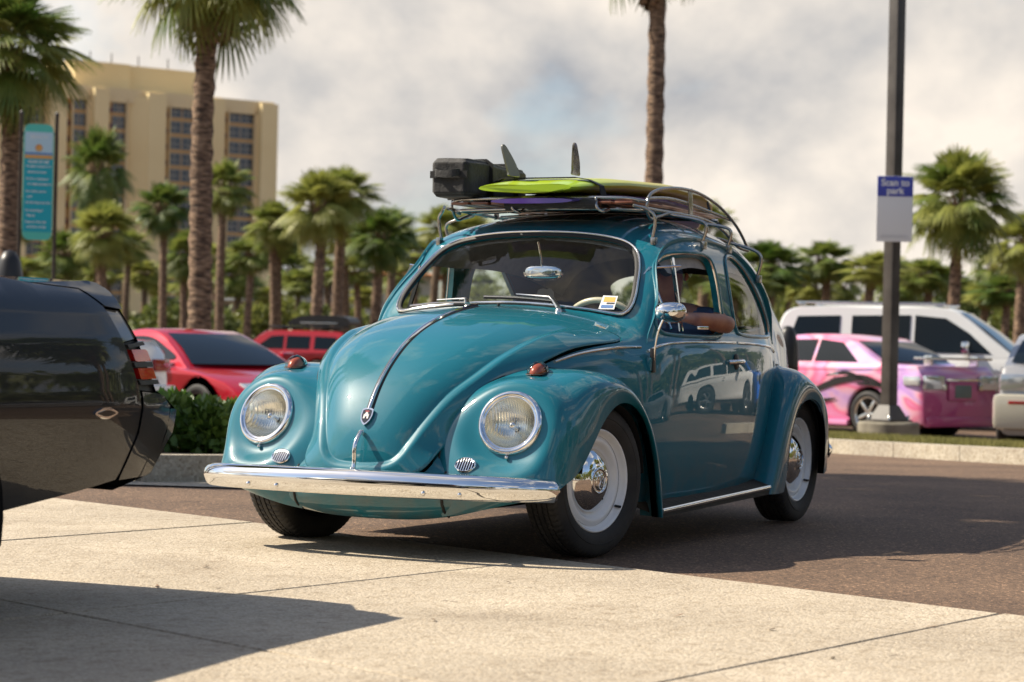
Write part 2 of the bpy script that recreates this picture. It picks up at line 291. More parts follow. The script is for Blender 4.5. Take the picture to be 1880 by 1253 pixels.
 [(0.640,0.000,0.213),(0.637,0.100,0.214),(0.635,0.180,0.217),(0.628,0.240,0.223),(0.621,0.285,0.230),(0.615,0.320,0.234),(0.604,0.352,0.240),(0.592,0.385,0.248),(0.580,0.420,0.257),(0.558,0.455,0.266),(0.519,0.510,0.280),(0.464,0.560,0.292),(0.420,0.600,0.301),(0.420,0.600,0.301)],
 [(0.605,0.000,0.166),(0.603,0.100,0.167),(0.602,0.180,0.170),(0.599,0.240,0.176),(0.595,0.285,0.183),(0.592,0.320,0.187),(0.588,0.352,0.193),(0.584,0.385,0.201),(0.579,0.420,0.210),(0.573,0.455,0.219),(0.549,0.510,0.233),(0.526,0.560,0.245),(0.509,0.600,0.254),(0.500,0.620,0.258)],
 [(0.550,0.000,0.148),(0.548,0.100,0.149),(0.547,0.180,0.152),(0.546,0.240,0.158),(0.545,0.285,0.165),(0.542,0.320,0.169),(0.538,0.352,0.175),(0.533,0.385,0.183),(0.528,0.420,0.192),(0.523,0.455,0.201),(0.515,0.510,0.215),(0.508,0.560,0.227),(0.503,0.600,0.236),(0.500,0.620,0.240)],
]
BODY = Surf(BODY_ROWS)
# fenders: rows from the running board over the wheel, columns from the body joint out to the wheel-arch lip
FF_ROWS = [
 [(-0.525,0.655,0.135),(-0.502,0.700,0.135),(-0.492,0.745,0.135),(-0.474,0.772,0.135),(-0.456,0.790,0.135),(-0.435,0.792,0.135),(-0.455,0.770,0.135)],
 [(-0.517,0.655,0.235),(-0.494,0.700,0.235),(-0.484,0.745,0.235),(-0.466,0.772,0.235),(-0.448,0.790,0.235),(-0.417,0.792,0.235),(-0.428,0.770,0.235)],
 [(-0.482,0.655,0.369),(-0.459,0.700,0.365),(-0.449,0.745,0.357),(-0.431,0.772,0.347),(-0.413,0.790,0.335),(-0.388,0.792,0.335),(-0.405,0.770,0.335)],
 [(-0.437,0.655,0.474),(-0.414,0.700,0.470),(-0.404,0.745,0.462),(-0.386,0.772,0.452),(-0.368,0.790,0.440),(-0.346,0.792,0.432),(-0.365,0.770,0.425)],
 [(-0.373,0.644,0.559),(-0.350,0.696,0.555),(-0.340,0.745,0.547),(-0.322,0.772,0.537),(-0.304,0.790,0.525),(-0.284,0.792,0.520),(-0.305,0.770,0.515)],
 [(-0.280,0.607,0.639),(-0.257,0.686,0.635),(-0.247,0.745,0.627),(-0.229,0.772,0.617),(-0.211,0.790,0.605),(-0.192,0.792,0.594),(-0.215,0.770,0.583)],
 [(-0.160,0.554,0.719),(-0.137,0.673,0.715),(-0.127,0.745,0.707),(-0.109,0.772,0.677),(-0.091,0.790,0.665),(-0.069,0.792,0.646),(-0.090,0.772,0.617)],
 [(0.070,0.476,0.739),(0.072,0.589,0.742),(0.068,0.700,0.745),(0.060,0.762,0.704),(0.050,0.797,0.683),(0.040,0.795,0.655),(0.030,0.775,0.600)],
 [(0.200,0.415,0.736),(0.202,0.540,0.739),(0.204,0.665,0.739),(0.200,0.740,0.709),(0.188,0.788,0.675),(0.160,0.792,0.610),(0.130,0.775,0.545)],
 [(0.310,0.365,0.699),(0.312,0.485,0.703),(0.320,0.620,0.698),(0.317,0.705,0.658),(0.304,0.765,0.620),(0.260,0.785,0.550),(0.205,0.775,0.475)],
 [(0.404,0.315,0.646),(0.405,0.430,0.661),(0.414,0.570,0.654),(0.425,0.685,0.612),(0.404,0.762,0.549),(0.334,0.787,0.475),(0.265,0.770,0.410)],
 [(0.474,0.270,0.566),(0.485,0.380,0.576),(0.494,0.520,0.566),(0.500,0.645,0.527),(0.474,0.737,0.469),(0.399,0.777,0.405),(0.320,0.768,0.360)],
 [(0.524,0.246,0.470),(0.540,0.346,0.471),(0.549,0.480,0.461),(0.552,0.610,0.437),(0.524,0.712,0.399),(0.454,0.762,0.350),(0.385,0.765,0.325)],
 [(0.554,0.248,0.380),(0.577,0.333,0.375),(0.587,0.455,0.370),(0.589,0.590,0.361),(0.561,0.697,0.339),(0.504,0.747,0.305),(0.455,0.757,0.305)],
 [(0.575,0.276,0.300),(0.602,0.344,0.296),(0.611,0.450,0.294),(0.602,0.560,0.288),(0.573,0.682,0.280),(0.535,0.737,0.286),(0.505,0.757,0.283)],
 [(0.588,0.292,0.222),(0.606,0.350,0.226),(0.610,0.450,0.235),(0.602,0.560,0.248),(0.580,0.650,0.262),(0.555,0.705,0.270),(0.533,0.738,0.275)],
 [(0.572,0.309,0.172),(0.582,0.366,0.180),(0.580,0.450,0.197),(0.570,0.540,0.220),(0.557,0.610,0.240),(0.545,0.660,0.255),(0.535,0.700,0.266)],
]
FF = Surf(FF_ROWS)
RF_ROWS = [
 [(-1.780,0.640,0.165),(-1.775,0.690,0.165),(-1.775,0.735,0.165),(-1.785,0.768,0.165),(-1.825,0.782,0.165),(-1.895,0.784,0.165),(-1.975,0.772,0.168)],
 [(-1.845,0.650,0.270),(-1.835,0.690,0.270),(-1.830,0.735,0.270),(-1.840,0.770,0.270),(-1.880,0.786,0.270),(-1.945,0.788,0.268),(-2.030,0.773,0.265)],
 [(-1.900,0.655,0.380),(-1.885,0.690,0.382),(-1.880,0.735,0.385),(-1.890,0.772,0.382),(-1.925,0.788,0.378),(-1.975,0.790,0.370),(-2.035,0.773,0.360)],
 [(-1.965,0.655,0.500),(-1.950,0.690,0.503),(-1.945,0.735,0.505),(-1.950,0.773,0.500),(-1.985,0.790,0.490),(-2.030,0.791,0.477),(-2.085,0.773,0.460)],
 [(-2.045,0.650,0.620),(-2.035,0.690,0.625),(-2.030,0.735,0.627),(-2.035,0.773,0.617),(-2.060,0.792,0.597),(-2.100,0.792,0.572),(-2.145,0.773,0.548)],
 [(-2.133,0.635,0.715),(-2.130,0.680,0.719),(-2.130,0.730,0.719),(-2.135,0.770,0.702),(-2.155,0.792,0.671),(-2.200,0.793,0.635),(-2.240,0.773,0.592)],
 [(-2.234,0.610,0.765),(-2.205,0.660,0.753),(-2.210,0.715,0.750),(-2.215,0.762,0.726),(-2.227,0.790,0.695),(-2.315,0.793,0.655),(-2.340,0.773,0.603)],
 [(-2.366,0.575,0.770),(-2.345,0.630,0.752),(-2.355,0.690,0.745),(-2.360,0.745,0.714),(-2.360,0.782,0.677),(-2.440,0.790,0.640),(-2.440,0.773,0.590)],
 [(-2.510,0.535,0.735),(-2.500,0.590,0.712),(-2.515,0.650,0.700),(-2.520,0.715,0.665),(-2.505,0.765,0.625),(-2.560,0.783,0.590),(-2.525,0.772,0.535)],
 [(-2.640,0.490,0.660),(-2.640,0.550,0.630),(-2.655,0.620,0.615),(-2.650,0.690,0.580),(-2.615,0.745,0.550),(-2.645,0.775,0.520),(-2.575,0.771,0.460)],
 [(-2.730,0.450,0.550),(-2.735,0.510,0.535),(-2.745,0.585,0.520),(-2.735,0.660,0.490),(-2.685,0.725,0.465),(-2.690,0.765,0.425),(-2.585,0.770,0.370)],
 [(-2.770,0.425,0.430),(-2.812,0.490,0.420),(-2.820,0.565,0.405),(-2.805,0.645,0.385),(-2.750,0.715,0.360),(-2.700,0.760,0.330),(-2.580,0.770,0.290)],
 [(-2.780,0.420,0.300),(-2.818,0.480,0.290),(-2.825,0.555,0.280),(-2.808,0.635,0.270),(-2.750,0.705,0.258),(-2.690,0.755,0.245),(-2.570,0.768,0.230)],
]
RF = Surf(RF_ROWS)
# ------------------------------------------------------------------ materials of the cars
def paint(name, rgb, rough=.35, coat=1., metal=0.):
    m = mat(name, rgb, rough=rough, coat=coat, coat_rough=.02, metal=metal)
    tc = nd(m, 'ShaderNodeTexCoord'); n = nd(m, 'ShaderNodeTexNoise', Scale=1.6, Detail=3); lk(m, tc.outputs['Object'], n.inputs['Vector'])
    n.inputs['Scale'].default_value = 9
    cr = ramp(m, n.outputs['Fac'], [(.35, (.004,)*3), (.75, (.014,)*3)]); lk(m, cr, bsdf(m).inputs['Coat Roughness']); bsdf(m).inputs['Specular IOR Level'].default_value = .15
    return m
M_TEAL = paint('teal_enamel', (.007, .135, .185), rough=.40); bsdf(M_TEAL).inputs['Coat IOR'].default_value = 1.56
def dusty(m, z0, z1, amt, dust=(.16, .13, .10)):
    """road dust thrown up on the lowest panels, broken up by noise"""
    tc = nd(m, 'ShaderNodeTexCoord'); sx = nd(m, 'ShaderNodeSeparateXYZ'); lk(m, tc.outputs['Object'], sx.inputs[0]); mr = nd(m, 'ShaderNodeMapRange'); mr.inputs['From Min'].default_value = z1; mr.inputs['From Max'].default_value = z0; mr.inputs['To Max'].default_value = amt
    lk(m, sx.outputs['Z'], mr.inputs['Value']); n = nd(m, 'ShaderNodeTexNoise', Scale=11., Detail=8.); lk(m, tc.outputs['Object'], n.inputs['Vector']); r = ramp(m, n.outputs['Fac'], [(.38, (0, 0, 0)), (.72, (1, 1, 1))])
    mu = nd(m, 'ShaderNodeMath', operation='MULTIPLY'); lk(m, mr.outputs[0], mu.inputs[0]); lk(m, r, mu.inputs[1]); mx = nd(m, 'ShaderNodeMix', data_type='RGBA'); lk(m, mu.outputs[0], mx.inputs['Factor'])
    b = bsdf(m); mx.inputs['A'].default_value = b.inputs['Base Color'].default_value; mx.inputs['B'].default_value = (*dust, 1); lk(m, mx.outputs['Result'], b.inputs['Base Color'])
dusty(M_TEAL, .15, .42, .55)
M_CHROME = mat('chrome', (.80, .80, .79), rough=.045, metal=1)
M_STEEL = mat('satin_tube_steel', (.40, .39, .37), rough=.24, metal=1)
M_RUBBER = mat('black_rubber', (.012, .012, .013), rough=.6)
M_TYRE = noisy(mat('tyre_rubber', (.02, .02, .02), rough=.7), (.016, .016, .017), (.034, .032, .030), scale=9, bump=.15, bscale=120, dist=.002)
M_BLACK = mat('matt_black', (.008, .008, .009), rough=.75)
M_WHEEL = mat('white_wheel_enamel', (.80, .82, .84), rough=.28, coat=.6)
M_PLASTIC = mat('black_plastic', (.015, .015, .016), rough=.4)
M_HEADLINER = noisy(mat('grey_headliner', (.30, .29, .28), rough=.9, sheen=.3), (.26, .26, .26), (.34, .33, .32), scale=30)
M_SEAT = noisy(mat('seat_cloth', (.06, .06, .06), rough=.9), (.04, .04, .042), (.09, .085, .08), scale=40)
M_CREAM = mat('cream_bakelite', (.62, .55, .40), rough=.3, coat=.5)
M_SILVER = mat('wiper_silver', (.62, .62, .60), rough=.25, metal=1)
def glass_mat(name, tint=(.93, .96, .95), ior=1.5, rough=0.):
    m = bpy.data.materials.new(name); m.use_nodes = True; nt = m.node_tree; nt.nodes.clear()
    o = nt.nodes.new('ShaderNodeOutputMaterial'); t = nt.nodes.new('ShaderNodeBsdfTransparent'); g = nt.nodes.new('ShaderNodeBsdfGlossy')
    f = nt.nodes.new('ShaderNodeFresnel'); x = nt.nodes.new('ShaderNodeMixShader'); mu = nt.nodes.new('ShaderNodeMath'); mu.operation = 'MULTIPLY'; mu.inputs[1].default_value = 1.05
    mu.use_clamp = True
    t.inputs[0].default_value = (*tint, 1); g.inputs['Roughness'].default_value = rough; f.inputs['IOR'].default_value = ior
    geo = nt.nodes.new('ShaderNodeNewGeometry')   # same reflectance from either face of the pane
    nt.links.new(f.outputs[0], mu.inputs[0]); nt.links.new(mu.outputs[0], x.inputs[0])
    nt.links.new(t.outputs[0], x.inputs[1]); nt.links.new(g.outputs[0], x.inputs[2]); nt.links.new(x.outputs[0], o.inputs[0])
    # keep Fresnel on the outside even where the sheet is seen from behind
    mx = nt.nodes.new('ShaderNodeMix'); mx.data_type = 'FLOAT'; mx.inputs['A'].default_value = ior; mx.inputs['B'].default_value = 1/ior
    nt.links.new(geo.outputs['Backfacing'], mx.inputs['Factor']); nt.links.new(mx.outputs['Result'], f.inputs['IOR'])
    return m
M_GLASS = glass_mat('window_glass')
M_DARKGLASS = glass_mat('tinted_glass', (.16, .19, .20))

# ------------------------------------------------------------------ panels cut from a spline surface
class Dom:
    """flat working domain of a surface: (a, b) roughly in metres <-> (u, v)"""
    def __init__(s, S, uref):
        s.S = S
        s.ug = np.linspace(0, S.um, 400); P = S(s.ug, s.ug*0); s.ag = np.r_[0, np.cumsum(np.linalg.norm(np.diff(P, axis=0), axis=1))]
        s.vg = np.linspace(0, S.vm, 200); P = S(s.vg*0+uref, s.vg); s.bg = np.r_[0, np.cumsum(np.linalg.norm(np.diff(P, axis=0), axis=1))]
        s.xg = S(s.ug, s.ug*0)[:, 0]
    def ab(s, uv): uv = np.asarray(uv, float); return np.stack([np.interp(uv[:, 0], s.ug, s.ag), np.interp(uv[:, 1], s.vg, s.bg)], 1)
    def uv(s, ab): return np.stack([np.interp(ab[:, 0], s.ag, s.ug), np.interp(ab[:, 1], s.bg, s.vg)], 1)
    def solve(s, pts, co=(0, 2), ur=(0, 1e9), vr=(0, 1e9)):
        """surface parameters of points known by two coordinates"""
        U, V = np.meshgrid(np.linspace(max(0, ur[0]), min(s.S.um, ur[1]), 220), np.linspace(max(0, vr[0]), min(s.S.vm, vr[1]), 160), indexing='ij')
        U, V = U.ravel(), V.ravel(); G = s.S(U, V)[:, co]; out = []
        for p in np.asarray(pts, float):
            i = np.argmin(((G-p)**2).sum(1)); q = np.array([U[i], V[i]])
            for _ in range(6):
                e = 1e-3; P = s.S(np.array([q[0], q[0]+e, q[0]]), np.array([q[1], q[1], q[1]+e]))[:, co]
                J = np.stack([(P[1]-P[0])/e, (P[2]-P[0])/e], 1)
                if abs(np.linalg.det(J)) < 1e-9: break
                d = np.linalg.solve(J, p-P[0]); d = np.clip(d, -.2, .2); q = q+d
                q = np.array([np.clip(q[0], 0, s.S.um-1e-6), np.clip(q[1], 0, s.S.vm-1e-6)])
            out.append(q)
        return np.array(out)
def offset_loop(S, uv, d, closed=True):
    """shift a loop of surface parameters sideways by d metres (to its left)"""
    uv = np.asarray(uv, float); e = 1e-3
    u, v = uv[:, 0], uv[:, 1]; P = S(u, v)
    Su = (S(np.clip(u+e, 0, S.um-1e-6), v)-S(np.clip(u-e, 0, S.um), v)); Sv = (S(u, np.clip(v+e, 0, S.vm-1e-6))-S(u, np.clip(v-e, 0, S.vm)))
    du = np.where((u < e) | (u > S.um-e), e, 2*e); dv = np.where((v < e) | (v > S.vm-e), e, 2*e)
    Su /= du[:, None]; Sv /= dv[:, None]
    N = np.cross(Su, Sv); N /= np.linalg.norm(N, axis=1)[:, None]
    T = (np.roll(P, -1, 0)-np.roll(P, 1, 0)) if closed else np.gradient(P, axis=0)
    T /= np.linalg.norm(T, axis=1)[:, None]; D = np.cross(N, T)*d
    out = []
    for i in range(len(uv)):
        A = np.stack([Su[i], Sv[i]], 1); w, *_ = np.linalg.lstsq(A, D[i], rcond=None); out.append(uv[i]+w)
    out = np.array(out)
    if not closed:
        for i in (0, -1):
            if uv[i, 1] < 1e-3: out[i, 1] = 0
    return np.clip(out, 0, [S.um-1e-6, S.vm-1e-6])
def panel_geo(dom, outer, holes, step, keep=None, f=None, flange=.02, noflange=None, lines=()):
    """triangulate the region inside outer and outside holes; all given as (u, v) loops"""
    f = f or dom.S; S = dom.S
    loops = [dom.ab(outer)]+[dom.ab(h) for h in holes]
    loops = [resample(l, step*.55, True) for l in loops]
    pts = []; edges = []
    for l in loops:
        o = len(pts); pts += [tuple(p) for p in l]; n = len(l); edges += [(o+i, o+(i+1) % n) for i in range(n)]
    for l in lines:
        l = resample(dom.ab(l), step*.7); o = len(pts); pts += [tuple(p) for p in l]; edges += [(o+i, o+i+1) for i in range(len(l)-1)]
    lo = loops[0].min(0); hi = loops[0].max(0)
    xs = np.arange(lo[0], hi[0], step); ys = np.arange(lo[1], hi[1], step*.87)
    g = np.array([(x+(j % 2)*step*.5, y) for j, y in enumerate(ys) for x in xs])
    ok = in_poly(g, loops[0])
    for l in loops[1:]: ok &= ~in_poly(g, l)
    g = g[ok]; Bp = np.array(pts)
    for c in range(0, len(g), 2000):
        d = ((g[c:c+2000, None]-Bp[None])**2).sum(2).min(1)
        if c == 0: dd = d
        else: dd = np.r_[dd, d]
    g = g[dd > (step*.45)**2]
    allp = [Vector(p) for p in pts]+[Vector(p) for p in g]
    r = delaunay_2d_cdt(allp, edges, [], 0, 1e-6)
    V2 = np.array([(p.x, p.y) for p in r[0]]); F = np.array([t for t in r[2] if len(t) == 3])
    Cn = V2[F].mean(1); ok = in_poly(Cn, loops[0])
    for l in loops[1:]: ok &= ~in_poly(Cn, l)
    UV = dom.uv(V2)
    if keep is not None: ok &= keep(UV[F].mean(1))
    F = F[ok]; used = np.unique(F); mp = -np.ones(len(V2), int); mp[used] = np.arange(len(used)); F = mp[F]; UV = UV[used]
    u, v = UV[:, 0], UV[:, 1]; P = f(u, v); N = fd_normals(f, u, v, S.um-1e-6, S.vm-1e-6)
    c = v < 1e-3; N[c, 1] = 0; P[c, 1] = 0
    N /= np.linalg.norm(N, axis=1)[:, None]
    # outward: away from the car's middle
    if np.mean(np.sum(N*(P-np.array([-1, 0, .5])), 1)) < 0: N = -N
    t = np.cross(P[F[:, 1]]-P[F[:, 0]], P[F[:, 2]]-P[F[:, 0]]); flip = np.sum(t*N[F[:, 0]], 1) < 0; F[flip] = F[flip][:, ::-1]
    cnt = {}
    for a, b, c_ in F:
        for e in ((a, b), (b, c_), (c_, a)): cnt[e] = 1
    be = [e for e in cnt if (e[1], e[0]) not in cnt and not (v[e[0]] < 1e-3 and v[e[1]] < 1e-3)]
    if noflange is not None: be = [e for e in be if not noflange(UV[e[0]])]
    Vs = P.tolist(); Ns = N.tolist(); Fs = [tuple(x) for x in F]
    if flange:
        for a, b in be:
            o = len(Vs); n = np.cross(P[b]-P[a], N[a]); n = n/(np.linalg.norm(n)+1e-12)
            Vs += [P[a], P[b], P[b]-N[b]*flange, P[a]-N[a]*flange]; Ns += [n, n, n, n]; Fs.append((o+1, o, o+3, o+2))
    return np.array(Vs, float), np.array(Ns, float), Fs
def mirror_geo(V, N, F):
    m = np.array([1, -1, 1.]); return V*m, N*m, [tuple(reversed(f)) for f in F]
def join_geo(*gs):
    V = np.vstack([g[0] for g in gs]); N = np.vstack([g[1] for g in gs]); F = []; o = 0
    for g in gs: F += [tuple(i+o for i in f) for f in g[2]]; o += len(g[0])
    return V, N, F
def put(name, g, m, parent, **k): return mk(name, g[0], g[2], m, parent, normals=g[1], **k)

BD = Dom(BODY, 10.0)
def U_of_x(x): return np.interp(x, BD.xg, BD.ug)
DOOR = [(-1.40,.225),(-1.42,.45),(-1.415,.66),(-1.42,.85),(-1.435,1.0),(-1.43,1.12),(-1.41,1.21),(-1.36,1.265),(-1.26,1.288),(-1.08,1.283),(-.98,1.268),(-.90,1.237),(-.83,1.185),(-.74,1.095),(-.645,.98),(-.57,.88),(-.52,.80),(-.50,.70),(-.495,.5),(-.50,.35),(-.51,.225)]
DWIN = [(-.675,.905),(-.650,.935),(-.71,1.03),(-.80,1.15),(-.86,1.205),(-.93,1.232),(-1.10,1.238),(-1.20,1.234),(-1.265,1.210),(-1.292,1.13),(-1.303,1.04),(-1.308,.95),(-1.28,.906),(-1.15,.893),(-.9,.891),(-.74,.895)]
QWIN = [(-1.50,1.225),(-1.55,1.245),(-1.635,1.242),(-1.741,1.200),(-1.835,1.135),(-1.927,1.060),(-2.005,.984),(-2.045,.930),(-2.02,.905),(-1.75,.900),(-1.54,.907),(-1.492,.93),(-1.478,1.06),(-1.480,1.17)]
WS = [(0,1.322),(.12,1.320),(.24,1.312),(.35,1.296),(.425,1.274),(.478,1.237),(.515,1.176),(.541,1.103),(.558,1.03),(.550,.978),(.515,.962),(.40,.976),(.25,.990),(.12,.999),(0,1.002)]
RW = [(0,1.232),(.15,1.228),(.30,1.205),(.39,1.155),(.415,1.08),(.395,1.00),(.33,.955),(.2,.94),(0,.935)]
def side_loop(L, closed=True, n=160, r=True):
    P = smooth_path(L, n, closed) if r else np.array(L)
    return P
door_uv = BD.solve(resample(side_loop(DOOR), .03, True), (0, 2), ur=(3, 20), vr=(3.0, 11))
dwin_uv = BD.solve(resample(side_loop(DWIN), .02, True), (0, 2), ur=(3, 20), vr=(3.0, 11))
qwin_uv = BD.solve(resample(side_loop(QWIN), .02, True), (0, 2), ur=(3, 20), vr=(3.0, 11))
ws_uv = BD.solve(resample(smooth_path(WS, 120), .02), (1, 2), ur=(11.5, 17.6), vr=(0, 5)); ws_uv[[0, -1], 1] = 0
rw_uv = BD.solve(resample(smooth_path(RW, 60), .025), (1, 2), ur=(1.5, 7.5), vr=(0, 6)); rw_uv[[0, -1], 1] = 0
HOOD = [(19.75,0),(19.62,.8),(19.42,1.8),(19.15,3.0),(19.02,3.9),(19.1,4.4),(19.4,4.68),(19.9,4.75),(20.87,4.75),(21.86,4.85),(22.6,4.9),(23.65,4.95),(24.8,5.05),(26,5.2),(27.05,5.35),(28.1,5.3),(28.9,4.95),(29.6,4.25),(30.1,3.4),(30.45,2.3),(30.62,1.1),(30.68,0)]
hood_uv = smooth_path(HOOD, 140); hood_uv[[0, -1], 1] = 0
CREASE = [(19.3,2.3),(20.4,2.49),(21.6,2.6),(22.75,2.72),(24.1,2.76),(25.4,2.62),(27,2.5),(28.1,2.25),(28.9,1.75),(29.4,1.2),(29.7,.6),(29.8,0)]
crease_uv = smooth_path(CREASE, 160)
crease_P = BODY(crease_uv[:, 0], crease_uv[:, 1]); crease_poly = np.vstack([crease_uv, [(29.8, -1), (19.3, -1)]])
hood_P = BODY(hood_uv[:, 0], hood_uv[:, 1])
def polydist(P, L):
    best = np.full(len(P), 1e9)
    for a, b in zip(L[:-1], L[1:]):
        ab = b-a; t = np.clip(((P-a)@ab)/(ab@ab+1e-12), 0, 1); best = np.minimum(best, ((P-a-t[:, None]*ab)**2).sum(1))
    return np.sqrt(best)
def hood_f(u, v):
    P = BODY(u, v); N = fd_normals(BODY, u, v, BODY.um-1e-6, BODY.vm-1e-6); N[v < 1e-3, 1] = 0
    if np.mean(N[:, 2]) < 0: N = -N
    s = polydist(P, crease_P); ins = in_poly(np.stack([u, v+1e-4], 1), crease_poly)
    A = .021*np.clip((u-19.6)/1.6, 0, 1)**1.5
    sg = np.where(ins, -s, s); t = np.clip((sg+.002)/.032, 0, 1); h = A*np.sin(t*math.pi/2)
    # the pressed panel swells a little, and the outer rim rolls over at the very edge
    h = h+np.where(ins, .006*np.clip((s-.002)/.12, 0, 1), 0)
    ed = polydist(P, hood_P); h = h-.007*np.clip(1-ed/.012, 0, 1)**2
    return P+N*(h+.004)[:, None]
closeloop = lambda L: np.vstack([L, [(L[-1][0], 0), (L[0][0], 0)]])

car = thing('vintage_car', 'teal rounded two-door vintage car with chrome bumper and surfboard on its roof rack', 'car')
# ---- body shell
um = BODY.um-1e-6
outer = np.array([(u, 0) for u in np.linspace(0, um, 30)]+[(um, v) for v in np.linspace(0, 10.9, 20)[1:]]+[(u, 10.9) for u in np.linspace(um, 0, 60)[1:]]+[(0, v) for v in np.linspace(10.9, 0, 20)[1:-1]])
vlim_u = [0, 1.6, 2.2, 4.2, 5.0, 6.0, 18.2, 19.2, 20, 23, 25, 27, 28.5, 30.5, 32.5]; vlim_v = [11, 11, 8.8, 8.6, 8.6, 11, 11, 11, 9.6, 9.9, 11, 11, 11, 11, 11]
keep_body = lambda uv: uv[:, 1] < np.interp(uv[:, 0], vlim_u, vlim_v)
sgn = lambda L: 1 if np.sum(L[:, 0]*np.roll(L[:, 1], -1)-np.roll(L[:, 0], -1)*L[:, 1]) > 0 else -1
def grown(L, d):
    """grow (d>0) or shrink a closed loop by d metres"""
    P = BODY(L[:, 0], L[:, 1]); a = offset_loop(BODY, L, d); b = offset_loop(BODY, L, -d)
    return a if abs(sgn_area(a)) > abs(sgn_area(b)) else b
sgn_area = lambda L: .5*np.sum(L[:, 0]*np.roll(L[:, 1], -1)-np.roll(L[:, 0], -1)*L[:, 1])
hood_gap = offset_loop(BODY, hood_uv, .0035, False); alt = offset_loop(BODY, hood_uv, -.0035, False)
if abs(sgn_area(closeloop(alt))) > abs(sgn_area(closeloop(hood_gap))): hood_gap, hood_in = alt, hood_gap
else: hood_in = alt
holes = [closeloop(ws_uv), closeloop(rw_uv), closeloop(hood_gap), grown(door_uv, .0025), qwin_uv]
g = panel_geo(BD, outer, holes, .030, keep=keep_body, flange=.022)
put('body_shell', join_geo(g, mirror_geo(*g)), M_TEAL, car)
# ---- hood
gh = panel_geo(BD, closeloop(hood_in), [], .012, f=hood_f, flange=.020, lines=[np.clip(offset_loop(BODY, crease_uv, d, False)[3:-1], [0, .02], [99, 99]) for d in (-.012, -.006, -.002, .002, .006, .013)])
hood = put('hood', join_geo(gh, mirror_geo(*gh)), M_TEAL, car)
# ---- doors with their own frame, panes and trim
def on(S, uv, off=0., side=1, f=None):
    f = f or S; u, v = uv[:, 0], uv[:, 1]; P = f(u, v); N = fd_normals(f, u, v, S.um-1e-6, S.vm-1e-6); N[v < 1e-3, 1] = 0
    N *= np.sign(np.sum(N*(P-np.array([-1, 0, .3])), 1))[:, None]; N /= np.linalg.norm(N, axis=1)[:, None]
    m = np.array([1, side, 1.]); return (P+N*off)*m, N*m
def strip_on(mb, uv, w, h, off=0., side=1, closed=False, S=BODY, mi=0, f=None, step=.012):
    P, N = on(S, uv, off, side, f); k = w/2
    prof = [(0, -k), (h*.7, -k*.8), (h, -k*.3), (h, k*.3), (h*.7, k*.8), (0, k)]
    mb.add(*sweep(P, prof, closed, A=N), mi)
def glassfill(name, loop, side, parent, m=None, off=-.006, both=False, step=.05):
    V, N, F = panel_geo(BD, loop, [], step, flange=0); V = V+N*off
    gs = (V, N, F)
    if both: gs = join_geo(gs, mirror_geo(*gs))
    elif side < 0: gs = mirror_geo(*gs)
    return put(name, gs, m or M_GLASS, parent)
door_in = grown(door_uv, -.0025)
